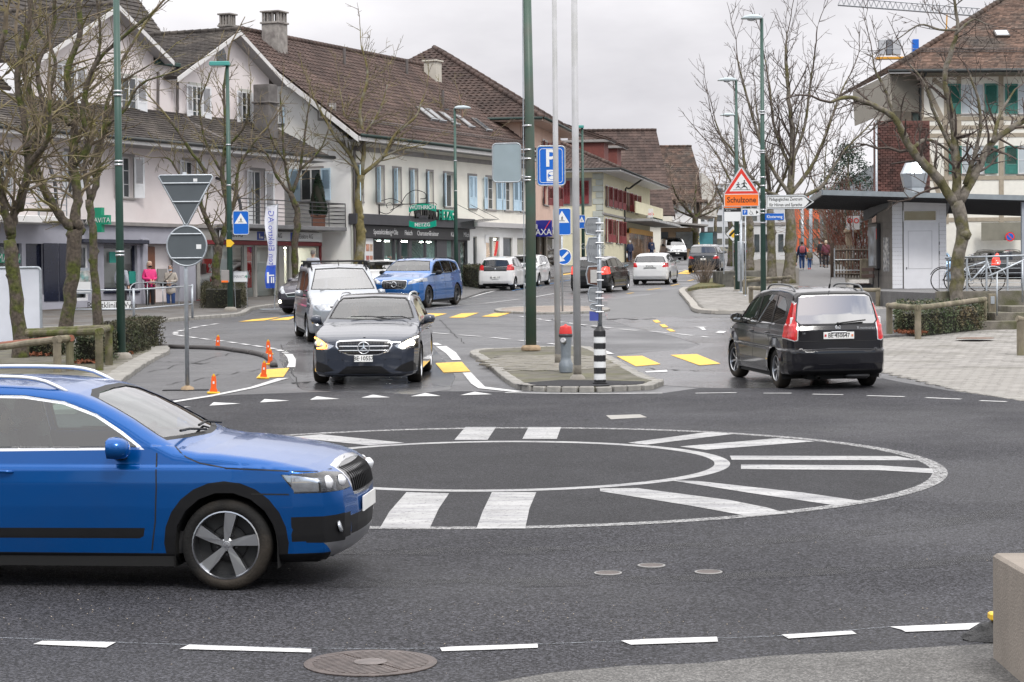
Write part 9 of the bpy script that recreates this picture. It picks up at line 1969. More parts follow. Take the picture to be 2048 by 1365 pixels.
# pharmacy board on a stand, poster stand, white hoarding
bb=G(468,618,.08);D=bb.y;k=mpp(D);M=face(481,554,D-.2);T=J8('stand_board','white pharmacy board with a small dark green cross on thin metal legs','sign',MT(bb));J9('board',rrect(28*k,20*k,.03),J1,T,M);loop('board_rim',rrect(28*k,20*k,.03),.012,GALV,T,M);sgtext('AMAViTA',T,M,-3*k,0,.13,MATS['ink_grey'],sx=.9);J9('cross',[(9*k,1*k),(9*k,-1*k),(11*k,-1*k),(11*k,-3*k),(12.5*k,-3*k),(12.5*k,-1*k),(14*k,-1*k),(14*k,1*k),(12.5*k,1*k),(12.5*k,3.5*k),(11*k,3.5*k),(11*k,1*k)],GRN,T,M,.005,.002)
b=MB();b.tube([M@V3((12*k,-10*k,0)),gpt(M.translation.x+12*k,D,.08)],.012,5);b.tube([M@V3((-12*k,-10*k,0)),gpt(M.translation.x-12*k,D,.08)],.012,5);K0('leg',b,GALV,T,lc_=0)
bb=wm(A)@V3((la(168,600,-1)[0],-1.,tz));D=bb.y;k=mpp(D);M=face(166,562,D);T=J8('poster_stand','grey folding poster stand with pharmacy poster between two trunks','sign',MT(bb));J9('frame',rrect(36*k,52*k,.02),GALV,T,M,-.02,.02);J9('poster',[(-15*k,-23*k),(15*k,-23*k),(15*k,20*k),(-15*k,20*k)],J1,T,M,.003,.002);J9('poster_photo',[(-15*k,-2*k),(15*k,-2*k),(15*k,20*k),(-15*k,20*k)],mat('poster_photo',(.45,.42,.4),.5,var=.5,K8=7,col2=(.1,.28,.27),K3=3),T,M,.006,.002)
b=MB();b.tube([M@V3((-14*k,-26*k,0)),M@V3((-17*k,-38*k,0))],.015,5);b.tube([M@V3((14*k,-26*k,0)),M@V3((15*k,-38*k,0))],.015,5);K0('leg',b,GALV,T,lc_=0)
bb=G(60,690,.05);D=G(60,688).y+.4;k=mpp(D);M=face(28,614,D);T=J8('hoarding','large blank white board in a grey tube frame behind the leftmost trunk','board',MT(bb));w,h=108*k,156*k;J9('board',rrect(w,h,.08),mat('board_plain_white',(.7,.72,.78),.5,var=.03),T,M);loop('frame',rrect(w,h,.08),.035,GALV,T,M)
for x in(-w/2,w/2):b=MB();p=M@V3((x,-h*.3,0));b.tube([p,gpt(p.x,D,0)],.035,8);PX('leg',b,GALV,T,True)
# clinic sign on the low railing
tr1=wm(A)
RL=J8('street_railing','galvanised street railing with two rails in front of the pharmacy steps','railing',G(265,648,.08));p0,p1_,p2_=G(138,650,.08),G(268,649,.08),G(385,637,.08)
for p in(p0,p1_,p2_):PX('rail_post',MB().tube([p,p+V3((0,0,1.))],.035,8),GALV,RL,True)
for a,c in((p0,p1_),(p1_,p2_)):
 for z in(.95,.42):PX('rail_bar',MB().tube([a+V3((0,0,z)),c+V3((0,0,z))],.025,6),GALV,RL,True)
D=G(230,650).y-.1;k=mpp(D);M=face(220,611,D-.1);T=J8('clinic_sign','white direction arrow for the private clinic partly hidden by trunk and lamp post','sign',MT(M.translation));P=[(-41*k,0),(-32*k,9.5*k),(42*k,9.5*k),(42*k,-9.5*k),(-32*k,-9.5*k)];J9('sign_plate',P,J1,T,M);loop('sign_rim',P,.014,H8,T,M);sgtext('Privatklinik Wyss',T,M,4*k,0,.235,H8,sx=.86)
HR=J8('hand_railing','thin steel handrail with rounded corners around the pharmacy ramp','railing',wm(A)@V3((la(310,600,-1.5)[0],-1.6,tz)))
aa=[wm(A)@V3((la(x,600,-1.8)[0],-1.8,tz))for x in(262,295,326,358)]
PX('handrail',MB().tube(bend([aa[0],aa[0]+V3((0.,0,.85)),aa[1]+V3((0,0,.98)),aa[2]+V3((0,0,.95)),aa[3]+V3((-.05,0,.85)),aa[3]],5),.022,6),GALV,HR,True)
for p in aa[1:3]:PX('rail_post',MB().tube([p,p+V3((0,0,.95))],.018,6),GALV,HR,True)
# log rails
LOG=mat('log_grey',(.22,.19,.14),.9,var=.3,K8=5,K7=.8,K2=14,col2=(.13,.12,.07),K3=2,K6=(1,1,.5));LOGM=mat('log_mossy',(.13,.115,.075),.95,var=.3,K8=5,K7=.9,K2=30,col2=(.085,.095,.02),K3=3,K4=.46,K5=.6);LOGR=mat('log_red',(.24,.09,.055),.85,var=.25,K8=6,K7=.5,K2=20)
def Z1(label,posts,rails,m,h=.52,r=.065,pr=.075,cat='rail',mats=None):
 b0=G(*posts[0],.07);T=J8('log_rail',label,cat,MT(b0));P=[G(x,y,.07)for x,y in posts]
 for p in P:PX('rail_post',MB().tube([p-V3((0,0,.1)),p+V3((0,0,h-r*.6))],pr,12),m,T,False)
 for i,(a,c)in enumerate(rails):
  A_,C_=[(P[q]+V3((0,0,h))if isinstance(q,int)else at(q[0],q[1],q[2]))for q in(a,c)];d=(C_-A_).normalized()*.08;k=6;PX('rail',MB().tube([A_-d+(C_+d-A_+d)*(j/k)+V3((0,0,random.uniform(-.006,.006)))for j in range(k+1)],[r*random.uniform(.94,1.06)for _ in range(k+1)],12),(mats or{}).get(i,m),T,False)
 return T
dl=G(127,735).y;Z1('weathered log rail nearest the blue car with one reddish bar',[(115,745),(140,742)],[(0,(-60,703,dl-.1)),(1,(-60,697,dl+.8)),(0,1)],LOG,h=.6,mats={1:LOGR});dl2=G(200,738).y;Z1('moss covered log rail around the corner hedge',[(199,742),(218,732)],[(0,(60,668,dl2+.3)),(1,(60,664,dl2+1.3)),(0,1)],LOGM,h=.72)
Z1('brown log rail around the hedge beside the kiosk tree',[(1779,668),(1836,674),(1968,652)],[(0,1),(1,2),((1800,608,G(1800,640).y),(1960,603,G(1960,640).y+1)),(0,(1800,608,G(1800,640).y))],LOG,h=.66);Z1('short log rail cut by the right edge of the frame',[(2041,706)],[(0,(2110,655,G(2041,706).y-1))],LOG,h=.66)
Z1('pale log rail under the row of trees near the corner posts',[(1472,583),(1490,592),(1502,610),(1525,612)],[(0,(1560,559,G(1490,592).y+2)),(1,(1580,555,G(1490,592).y+3)),(2,3)],LOG,h=.55)
Z1('weathered log rail post group behind the black family car',[(1756,612),(1698,612)],[(0,1)],LOG,h=.5)
# orange delineators and rubber kerb
def cone(px,py,label,rot=0):
 b0=G(px,py,0.);k=1.;T=J8('delineator',label,'traffic marker',MT(b0)@MR(R(rot),4,'Z')@MR(R(random.uniform(-4,4)),4,'Y'),'orange plastic delineators');OR=mat('delineator_orange',(.8,.11,.012),.4,var=.05);
 b=MB();P=[(.06,.03),(.056,.07),(.044,.09),(.04,.22),(.03,.285),(.014,.305)];b.prism([(x,-.012,z)for x,z in P]+[(-x,-.012,z)for x,z in P[::-1]],(0,.024,0));part('blade',b,OR,T);part('foot',MB().cbox(-.1,.1,-.05,.05,0,.032,.008),SIGNY,T)
 for z,m_ in((.28,SIGNY),(.16,J1)):part('mark',MB().box(-.014,.014,-.0145,-.0125,z,z+.04),m_,T)
for x,y,l in((435,699,'orange delineator standing on the rubber kerb left of the other two'),(537,710,'orange delineator furthest back near the end of the rubber kerb'),(541,730,'orange delineator at the very end of the rubber kerb'),(527,758,'orange delineator on the yellow crossing patch'),(427,788,'orange delineator nearest the camera beside the long white line')):cone(x,y,l)
RBK=mat('kerb_rubber',(.055,.05,.05),.6,var=.2,K8=4,K7=.3);P=bend(gp([(262,694),(340,697),(435,700),(470,704),(505,709),(532,716),(545,726),(548,735)]),6);T=J8('rubber_kerb','long black rubber kerb curving across the side road','kerb',MT(P[0]))
for i in range(0,len(P)-6,6):
 b=MB();seg_=[p+V3((0,0,.02))for p in P[i:i+7]];b.tube(seg_,.075,10);b.v=[(x,y,gz(x,y)+max(.001,(z-gz(x,y))*.95))for x,y,z in b.v];PX('kerb_piece',b,RBK,T,True)
# manholes, drains
IRONM=mat('cast_iron',(.095,.075,.068),.5,.4,var=.3,K8=10,K7=.5,K2=50)
def manhole(px,py,rx,label,big=False):
 c=G(px,py,.006);r=rx*mpp(c.y);z=UPN;Mx=MT(c)@MR(GRADE,4,'X');T=J8('manhole_cover',label,'manhole cover',Mx);part('frame_ring',MB().lathe([(r,0),(r,.006),(r*.86,.007),(r*.85,.002)],40),IRONM if big else mat('ring_pale',(.24,.235,.23),.7,var=.2),T)
 part('lid',MB().lathe([(r*.91,.004),(.001,.004)],40),IRONM,T)
 if big:
  n=21
  for i in range(n):
   y=-r*.86+2*r*.86*i/(n-1);w=math.sqrt(max(0,(r*.86)**2-y*y))
   m_=MR(R(38),4,'Z');
   for a0,a1 in((-w,-.02),(.02,w)):
    if a1-a0>.03:part('lid_rib',MB().box(a0,a1,y-r*.022,y+r*.022,.004,.009,m_),mat('iron_worn',(.15,.125,.115),.4,.5,var=.3,K8=12),T)
  part('lid_badge',MB().lathe([(.1,.0095),(.1,.012),(.001,.0125)],18),MATS['iron_worn'],T)
manhole(741,1327,134,'large ribbed cast iron manhole cover at the bottom edge',True)
for x,y,w,l in((1216,1147,28,'small round road cover, left of three in the foreground'),(1303,1132,28,'small round road cover, middle and furthest of three'),(1417,1145,28,'small round road cover, right of three in the foreground')):manhole(x,y,w,l)
b=MB();
T=J8('road_drain','pale rectangular drain lid on the far side of the painted ring','drain',MT(G(1252,834,.006)));P=gp([(1212,831),(1280,829),(1294,835),(1222,839)],.008);b=sheet_mb(P);PX('lid',b,mat('drain_pale',(.3,.29,.27),.7,var=.15),T)
T=J8('wall_drain','rusty round cover in the block paving in front of the hedge','manhole cover',MT(G(1950,677,.07)));part('lid',MB().lathe([(.42,0),(.42,.008),(.38,.009),(.37,.004),(.001,.004)],30),mat('rust',(.16,.09,.06),.8,var=.3),T)
# foreground concrete block, tar heap
b0=G(2060,1420,.01);D=at(1985,1107,1).y
o=G(1990,1500,0);D=12.;x0=at(1985,1250,D+1.).x;zt_=at(1990,1106,D+1.).z;T=J8('concrete_block','large plain concrete block cut by the right edge in the foreground','concrete block',MT((x0,D,gz(0,D))));part('block',MB().cbox(0,.9,0,1.,-.02,zt_-gz(0,D),.018),mat('concrete_warm',(.27,.235,.2),.85,var=.1,K8=3,K7=.4,K2=60,col2=(.23,.2,.17),K3=1.2),T)
hp=G(1978,1276,.005);T=J8('asphalt_heap','small heap of fresh black asphalt beside the concrete block','heap',MT(hp));b=MB();rnd=random.Random(9);n=20
for i in range(7):
 r_=.22*(1-i/6.5);
 for j in range(n):a=6.283*j/n;b.v.append((r_*1.25*cos(a)*(1+rnd.uniform(-.12,.12))+.1,r_*sin(a)*(1+rnd.uniform(-.12,.12)),.13*(i/6)**.8+rnd.uniform(-.01,.01)))
for i in range(6):
 for j in range(n):b.f.append((i*n+j,i*n+(j+1)%n,(i+1)*n+(j+1)%n,(i+1)*n+j))
b.f.append(tuple(range(6*n,7*n)));part('heap',b,mat('fresh_tar',(.018,.018,.019),.55,var=.4,K8=20,K7=1.,K2=60),T,True);b=MB();b.cbox(0.,.09,-.05,.05,.11,.16,.01);T2=J8('yellow_marker','small yellow plastic marker stuck in the asphalt heap','marker',MT(hp));part('marker',b,SIGNY,T2)
# litter and stones scattered over the foreground asphalt
rnd=random.Random(21);b=MB()
for i in range(260):
 x,y=rnd.uniform(0,2048),rnd.choice([rnd.uniform(1200,1290),rnd.gauss(1235,14),rnd.uniform(1080,1350)]);p=G(x,y,.006);s=rnd.uniform(.002,.006);b.lathe([(.001,0),(s,s*.4),(s*.6,s),(.001,s*1.2)],5,MT(p)@MR(rnd.uniform(0,6),4,'Z'))
T=struct('loose_grit',b,mat('grit',(.3,.26,.21),.9,var=.4,K8=30));T['kind']='stuff'
# steps, retaining wall, railing and bicycle on the right
CW=mat('concrete_stained',(.17,.155,.13),.9,var=.25,K8=5,K7=.6,K2=30,col2=(.09,.09,.045),K3=1.6);p0=G(1874,636,.05);Dw=p0.y;k=mpp(Dw)
RW=J8('retaining_wall','stained concrete retaining wall behind the kiosk tree','wall',MT(p0));zt_=at(1900,583,Dw).z;PX('wall_body',MB().cbox(p0.x,at(2110,620,Dw).x,Dw,Dw+.25,p0.z-.3,zt_,.01),CW,RW);struct('upper_terrace',MB().box(p0.x+.01,p0.x+30,Dw+.26,Dw+62,-1,zt_-.05),ASPHP,label='asphalt parking terrace behind the retaining wall')
DST=G(1962,657,.05).y
for i,(x,y0,y1,dy)in enumerate(((1958,643,659,0),(1990,626,641,.5),(2022,613,625,1.))):
 D_=DST+dy;T=J8('stone_step',('lowest long concrete step beside the log rail','middle concrete step leading up to the parking terrace','top concrete step at the right edge')[i],'step',MT(at(x,y1,D_)));q=at(x,y1,D_);PX('step',MB().cbox(q.x,q.x+3.2,D_,D_+1.6,q.z-.4,at(x,y0,D_).z,.015),CW,T)
GP=J8('gate_post','square timber post with a steel plate at the end of the log rail','post',MT(G(1984,651,.05)));q=G(1984,651,.05);PX('post',MB().cbox(q.x-.09,q.x+.09,q.y-.08,q.y+.08,q.z-.1,at(1984,588,q.y).z,.01),LOG,GP);PX('steel_plate',MB().cbox(q.x-.05,q.x+.05,q.y-.095,q.y-.081,at(0,627,q.y).z,at(0,612,q.y).z,.004),GALV,GP)
TR=J8('terrace_railing','galvanised railing with thin wires along the parking terrace','railing',MT((p0.x,Dw+.1,zt_)));xr=[at(x,583,Dw+.1).x for x in(1897,1934,1973,2015,2046)];zr1=at(1900,516,Dw+.1).z
for x in xr:PX('rail_post',MB().cbox(x-.025,x+.025,Dw+.08,Dw+.12,zt_-.1,zr1,.004),GALV,TR)
PX('handrail',MB().tube([V3((xr[0]-.1,Dw+.1,zr1)),V3((xr[-1]+1,Dw+.1,zr1+.06))],.028,8),GALV,TR,True)
for i in range(6):z=zt_+(zr1-zt_)*(i+.7)/7;PX('wire',MB().tube([V3((xr[0],Dw+.1,z)),V3((xr[-1]+1,Dw+.1,z))],.007,4),GALV,TR)
SR=J8('stair_handrail','sloping galvanised handrail beside the concrete steps','railing',MT(G(1994,640,.05)));PX('handrail',MB().tube([at(1978,553,DST+.2),at(2120,487,DST+1.2)],.024,8),GALV,SR,True)
for x,y0,y1 in((1994,545,632),(2045,520,605)):PX('rail_post',MB().tube([at(x,y0,DST+.3),at(x,y1,DST+.3)],.022,6),GALV,SR,True)
def bicycle(M,label,frame_m):
 T=J8('bicycle',label,'bicycle',M);w=MB();Mw=MR(R(90),4,'X')
 for i,x in enumerate((0,1.05)):
  b=MB();b.tube([(x+.34*cos(a),0,.35+.34*sin(a))for a in[2*PI_*j/28 for j in range(29)]],.017,6,False);o=part('wheel',b,TYREM,T,True);b=MB()
  for j in range(14):a=2*PI_*j/14;b.tube([(x,0,.35),(x+.33*cos(a),0,.35+.33*sin(a))],.0022,3)
  s=part('spokes',b,Q2,o);s['kind']='stuff';part('mudguard',MB().tube([(x+.385*cos(a),0,.35+.385*sin(a))for a in[R(20+15*j)for j in range(10)]],.014,5),frame_m,T,True)
 b=MB()
 for p,q,r_ in(((0,0,.35),(.42,0,.32),.012),((.42,0,.32),(.3,0,.85),.016),((.42,0,.32),(.88,0,.82),.022),((.33,0,.72),(.86,0,.88),.016),((.86,0,.98),(1.05,0,.35),.015),((0,0,.35),(.32,0,.75),.011)):b.tube([p,q],r_,7)
 o=part('frame',b,frame_m,T,True);o['kind']='stuff'
 part('saddle',MB().cbox(.16,.42,-.07,.07,.9,.95,.02),J0,T);part('handlebar',MB().tube(bend([(.78,-.28,1.06),(.84,-.2,1.08),(.84,.2,1.08),(.78,.28,1.06)],3),.012,6),Q2,T,True);part('chainring',MB().lathe([(.08,-.01),(.09,0),(.08,.01)],14,MT((.42,0,.32))@Mw),ALLOYD,T)
q=at(1908,583,Dw+1.4);bicycle(MT((q.x+.1,Dw+1.6,zt_-.05)),'white and pale blue bicycle parked behind the terrace railing',mat('bike_pale',(.6,.66,.72),.3,var=.1));q=at(1880,583,Dw+2.2);bicycle(MT((q.x+.1,Dw+2.3,zt_-.05)),'dark bicycle half hidden behind the tree trunk and white bicycle',J0)
# parked black estate and pale car on the terrace
DX=106;q=at(2026,560,DX);Mx=MT((q.x,DX,zt_-.045))@MR(R(104),4,'Z');carx=J7(spx,Mx,'black estate with tall red tail lamps parked on the terrace behind the railing',name='parked_black_estate')
spl=H4('hatch',4.,1.7,1.55,LBLU,h=.06);q=at(1888,560,100);J7(spl,MT((q.x-.4,100,zt_-.045))@MR(R(80),4,'Z'),'pale blue car showing only between kiosk and tree trunk',name='pale_blue_car')
# timber board fence and parking board behind
FB=mat('fence_board',(.16,.13,.105),.85,var=.25,K8=5,K7=.5,K2=12,K9=.25);D=111;T=J8('board_fence','tall weathered timber board fence above the parked black estate','fence',MT((at(1893,490,D).x,D,zt_)));k=mpp(D);zb0,zb1=at(1950,465,D).z,at(1950,408,D).z;x=at(1886,450,D).x;xe=at(2052,450,D).x
while x<xe:PX('fence_board',MB().cbox(x,x+.13,D,D+.03,zb0,zb1,.004),FB,T);x+=.205
for z in(zb0+.15,zb1-.25):PX('fence_rail',MB().cbox(at(1886,450,D).x,xe,D+.035,D+.09,z,z+.12,.004),FB,T)
PX('dark_base',MB().cbox(at(1886,450,D).x,at(1962,450,D).x,D-.05,D+.2,zt_,zb0+.05,.01),mat('rusty_panel',(.065,.045,.045),.8,var=.35,K8=2),T)
T=J8('no_parking_board','grey board with chalk scribbles carrying a round no-parking sign','sign',MT((at(1990,480,D-1).x,D-1,zt_)));PX('board',MB().cbox(at(1963,480,D-1).x,at(2046,480,D-1).x,D-1,D-.95,at(0,500,D-1).z,at(0,464,D-1).z,.01),mat('board_olive',(.21,.2,.16),.8,var=.15,K8=2),T);M=face(2020,474,D-1.08);k=mpp(D-1);cir=lambda r_:[(r_*k*cos(a),r_*k*sin(a))for a in[2*PI_*i/28 for i in range(28)]];J9('red_disc',cir(9.5),SIGNR,T,M);J9('blue_disc',cir(7),J4,T,M,.005);J9('red_bar',[(-6*k,4.5*k),(-4.5*k,6*k),(6*k,-4.5*k),(4.5*k,-6*k)],SIGNR,T,M,.01)
# picket gate and fence left of the kiosk
PK_=J8('picket_fence','weathered picket fence with galvanised gate left of the kiosk','fence',MT(G(1700,560,.06)));D=G(1700,557).y;k=mpp(D)
for i in range(15):x=1667+i*5.9;b=MB();p,q=at(x,490+i*.2,D),at(x,556,D);b.cbox(p.x-.045,p.x+.045,D,D+.03,q.z,p.z,.006);PX('picket',b,FB,PK_)
for y in(500,520,548):b=MB();p,q=at(1662,y,D),at(1756,y,D);b.tube([V3((p.x,D-.04,p.z)),V3((q.x,D-.04,q.z))],.05,6);PX('fence_rail',b,FB,PK_)
for x in(1664,):b=MB();p,q=at(x,486,D),at(x,560,D);b.cbox(p.x-.09,p.x+.09,D-.12,D+.02,q.z,p.z,.01);PX('fence_post',b,H9,PK_)
for y in(520,541):b=MB();p,q=at(1668,y,D-.4),at(1722,y,D-.4);b.tube([p,q],.022,6);PX('gate_bar',b,GALV,PK_)
PX('gate_post',MB().tube([at(1669,562,D-.4),at(1669,497,D-.4)],.035,8),GALV,PK_);b=MB();p,q=at(1728,518,D-1),at(1728,565,D-1);b.cbox(p.x-.18,p.x+.28,D-1.2,D-.8,q.z,p.z,.02);PX('timber_block',b,LOG,PK_)
D=118;k=mpp(D);q=at(1700,505,D);T=J8('stone_pillar','sandstone gate pillar topped with a ball','pillar',MT((q.x,D,gz(0,D))));zz=lambda y:at(1700,y,D).z-gz(0,D);b=MB();b.cbox(-8*k,8*k,-.25,.25,0,zz(466),.02);b.cbox(-12*k,12*k,-.35,.35,zz(466),zz(461),.02);b.cbox(-9*k,9*k,-.28,.28,zz(461),zz(457),.02);b.lathe([(.01,zz(457)),(3*k,zz(456)),(5*k,zz(453)),(4*k,zz(449)),(.01,zz(447))],14);K0('pillar_stone',b,mat('sandstone',(.36,.29,.21),.9,var=.15,K8=4),T)
M=face(1706,446,D-1);T=J8('ban_board','white board with two small red ring signs above the stone pillar','sign',MT(M.translation));J9('board',rrect(26*k,27*k,.05),J1,T,M)
for s_ in(-1,1):loop('red_ring',[(s_*6.5*k+4.3*k*cos(a),4*k+4.3*k*sin(a))for a in[2*PI_*i/16 for i in range(16)]],.03,SIGNR,T,M,.01)
PX('pole',MB().tube([M@V3((0,-13*k,0)),M@V3((0,-70*k,0))],.03,6),GALV,T)
for x,y0,y1,D_,m_,l in((1622,515,385,150,mat('pole_pale_blue',(.42,.48,.53),.5,var=.05),'pale blue grey post beside the footpath pedestrians'),(1656,510,415,160,MATS['pole_pale_blue'],'second pale blue grey post further up the footpath'),(1605,500,415,170,GALV,'thin post with a white box in front of the orange block')):q=at(x,y0,D_);T=J8('street_post',l,'pole',MT((q.x,D_,gz(0,D_))));part('pole',MB().tube([(0,0,0),(0,0,at(x,y1,D_).z-gz(0,D_))],.12 if x<1650 else.09,8),m_,T,True)
# low dark planter wall at the corner
q=G(1445,578,.05);q2=G(1480,570,.05);T=J8('planter_wall','dark weathered concrete planter wall behind the corner lamp post','wall',MT(q));part('planter_body',MB().cbox(0,1.8,0,4.5,-.1,.75,.03),mat('concrete_dark',(.12,.115,.1),.9,var=.35,K8=2.5,col2=(.05,.05,.045),K3=2),T)
# tower crane far behind
CRY=mat('crane_yellow',(.62,.3,.03),.5,var=.05);CRG=mat('crane_grey',(.42,.43,.45),.5,var=.05);D=330;T=J8('tower_crane','tower crane with grey lattice jib and orange mast behind the timber house','crane',MT((at(1893,200,D).x,D,gz(0,D)*0+3)))
def lattice(b,p,q,w,n,r):
 p,q=V3(p),V3(q);d=(q-p)/n;up=V3((0,0,w));sd_=V3((0,w*.6,0))if abs(d.z)<abs(d.x)else V3((w*.9,0,0));up=V3((0,0,w))if abs(d.z)<abs(d.x)else V3((0,w*.9,0))
 b.tube([p,q],r,4);b.tube([p+sd_,q+sd_],r,4);b.tube([p+up,q+up],r,4)
 for i in range(n):a=p+d*i;b.tube([a,a+d*.5+up],r*.7,3);b.tube([a+d*.5+up,a+d],r*.7,3);b.tube([a+sd_,a+d*.5+up],r*.7,3)
b=MB();lattice(b,at(1677,10,D),at(1960,32,D),1.1,26,.1);PX('jib',b,CRG,T);b=MB();lattice(b,at(1885,260,D),at(1894,60,D),1.3,12,.13);b.tube([at(1885,260,D),at(1894,30,D)],.1,4);PX('mast',b,CRY,T);b=MB();p,q=at(1753,114,D),at(1860,112,D);b.cbox(p.x,q.x,D,D+1.4,p.z-.35,p.z,.05);PX('counter_jib',b,CRY,T)
for x0,x1,m_ in((1759,1771,CRG),(1774,1784,mat('crane_box_dark',(.15,.16,.18),.6,var=.1)),(1786,1802,CRG),(1826,1838,J4)):b=MB();p,q=at(x0,110,D),at(x1,110,D);b.cbox(p.x,q.x,D,D+1.2,p.z,at(0,96,D).z,.05);PX('ballast_box',b,m_,T)
PX('guard_rail',MB().tube([at(1755,113,D),at(1755,98,D),at(1860,98,D)],.05,3),CRG,T)
# --- people
SKIN=mat('skin',(.52,.31,.22),.55,var=.06,K8=8)
def skinmesh(name,V,E,Rr,m,par,root=0,sub=2,M=None):
 me=bpy.data.meshes.new(name);me.from_pydata([tuple(v)for v in V],E,[]);o=bpy.data.objects.new(name+'_tmp',me);COL.objects.link(o)
 sk=o.modifiers.new('s','SKIN');sk.use_smooth_shade=True;o.modifiers.new('b','SUBSURF').levels=sub;o.modifiers['b'].render_levels=sub
 for i,r in enumerate(Rr):r2=r if isinstance(r,tuple)else(r,r);me.skin_vertices[0].data[i].radius=r2
 me.skin_vertices[0].data[root].use_root=True
 dg=bpy.context.evaluated_depsgraph_get();dg.update();out=bpy.data.meshes.new_from_object(o.evaluated_get(dg));bpy.data.objects.remove(o)
 out.materials.clear();out.materials.append(m);out.name=name;out.polygons.foreach_set('use_smooth',[True]*len(out.polygons))
 if M is not None:out.transform(M)
 return link(name,out,par)
def Z4(label,base,H,head,jacket,trousers,hair,pose='stand',arms='down',long_=0,hairstyle='short',mask=None,bag=None,group=None,stride=0.,shoe=None,hood=None,male=False,lean=0):
 s=H/1.7;M=MT(base)@MR(head-PI_/2,4,'Z')@MD((s,s,s,1));T=J8('person',label,'person',M,group)
 st=stride;hw=.1;sw=.19 if male else.175
# joints, facing +y
 lf,rf=V3((hw,st,.05)),V3((-hw,-st,.05));lk_,rk_=V3((hw,st*.5+.03,.47)),V3((-hw,-st*.35+.03,.47));lh_,rh_=V3((.085,0,.88)),V3((-.085,0,.88))
 pel=V3((0,0,.95));chest=V3((0,0.+lean,1.25));nk=V3((0,lean*1.2,1.42));ls,rs=V3((sw,lean,1.37)),V3((-sw,lean,1.37));hd_=V3((0,.01+lean*1.5,1.575))
 A_={'down':[(sw+.05,-.02,1.1),(sw+.06,.06,.84)],'clasped':[(sw+.06,-.03,1.1),(.05,.2,1.05)],'pocket':[(sw+.09,-.06,1.12),(sw+.02,.08,.93)],'chest':[(sw+.07,.02,1.12),(.06,.2,1.16)],'back':[(sw+.05,0.,1.12),(sw+.12,.22,1.1)],'fwd':[(sw+.04,.12,1.13),(sw*.8,.32,1.06)]}[arms]
 le,lw=[V3(a)+V3((0,lean,0))for a in A_];re,rw_=V3((-le.x,le.y,le.z)),V3((-lw.x,lw.y,lw.z-.02))
 if stride and arms=='down':lw.y-=st*.4;rw_.y+=st*.7;le.y-=st*.2;re.y+=st*.3
 V=[pel,chest,nk,hd_-V3((0,0,.03)),ls,le,lw,rs,re,rw_,lh_,lk_,lf,rh_,rk_,rf];E=[(0,1),(1,2),(2,3),(1,4),(4,5),(5,6),(1,7),(7,8),(8,9),(0,10),(10,11),(11,12),(0,13),(13,14),(14,15)]
 skinmesh('body',V,E,[.11,.11,.05,.05,.05,.038,.028,.05,.038,.028,.07,.05,.035,.07,.05,.035],SKIN,T)
# head with face
 b=MB();prof_=[(.001,-.125),(.04,-.118),(.058,-.095),(.07,-.05),(.078,0),(.08,.04),(.074,.08),(.05,.112),(.001,.122)];b.lathe(prof_,18);b.v=[(x,y*1.15+(.012 if z<-.05 and y>0 else 0),z)for x,y,z in b.v];b.v=[(x+hd_.x,y+hd_.y,z+hd_.z)for x,y,z in b.v];part('head',b,SKIN,T,True)
 part('nose',MB().tube([hd_+V3((0,.085,.02)),hd_+V3((0,.108,-.02)),hd_+V3((0,.09,-.03))],[.008,.014,.01],6),SKIN,T,True)
 for sx_ in(1,-1):part('eye',MB().lathe([(.001,-.008),(.01,0),(.001,.008)],8,MT(hd_+V3((.03*sx_,.083,.015)))),H8,T);part('ear',MB().lathe([(.001,-.03),(.014,-.01),(.014,.015),(.001,.03)],8,MT(hd_+V3((.08*sx_,0,-.005)))),SKIN,T,True)
 part('mouth',MB().cbox(-.022,.022,hd_.y+.082,hd_.y+.092,hd_.z-.062,hd_.z-.052,.003),mat('lips',(.35,.12,.1),.5,var=0),T)
# hands
 for c,sg in((lw,1),(rw_,-1)):
  Vh=[c,c+V3((0,.015,-.07))];Eh=[(0,1)];Rh=[.026,.034]
  b=MB();b.tube([c+V3((0,0,.02)),c+V3((0,.01,-.04)),c+V3((0,.015,-.085))],[.026,.036,.03],8)
  for q in range(4):f0=c+V3(((q-1.5)*.017,.015,-.075));b.tube([f0,f0+V3((0,.008,-.035)),f0+V3((-.004*sg,.022,-.055-(.008 if q in(1,2)else 0)))],[.0085,.008,.006],5)
  f0=c+V3((-.03*sg,.02,-.03));b.tube([f0,f0+V3((-.014*sg,.02,-.03)),f0+V3((-.01*sg,.03,-.05))],[.01,.009,.006],5);o=part('hand',b,SKIN,T,True);o['kind']='thing'
  del o['kind']
# clothes
 hem=.84-long_;JV=[V3((0,0,hem)),V3((0,0,.98)),chest,V3((0,lean,1.41)),ls+V3((0,0,-.015)),le,lw+V3((0,0,.035)),rs+V3((0,0,-.015)),re,rw_+V3((0,0,.035))]
 fat=1.18 if jacket[1]else 1.;JR=[(.185*fat,.145*fat),(.165*fat,.135*fat),(.175*fat,.135*fat),(.075,.07),.078*fat,.06*fat,.048*fat,.078*fat,.06*fat,.048*fat]
 skinmesh('jacket',JV,[(0,1),(1,2),(2,3),(2,4),(4,5),(5,6),(2,7),(7,8),(8,9)],JR,jacket[0],T,1)
 skinmesh('trousers',[V3((0,0,.94)),lh_,lk_,lf+V3((0,0,.05)),rh_,rk_,rf+V3((0,0,.05))],[(0,1),(1,2),(2,3),(0,4),(4,5),(5,6)],[(.15,.12),.105,.078,.062,.105,.078,.062],trousers,T,0)
 for f in(lf,rf):part('shoe',MB().cbox(f.x-.045,f.x+.045,f.y-.1,f.y+.17,f.z-.05,f.z+.03,.018),shoe or J0,T)
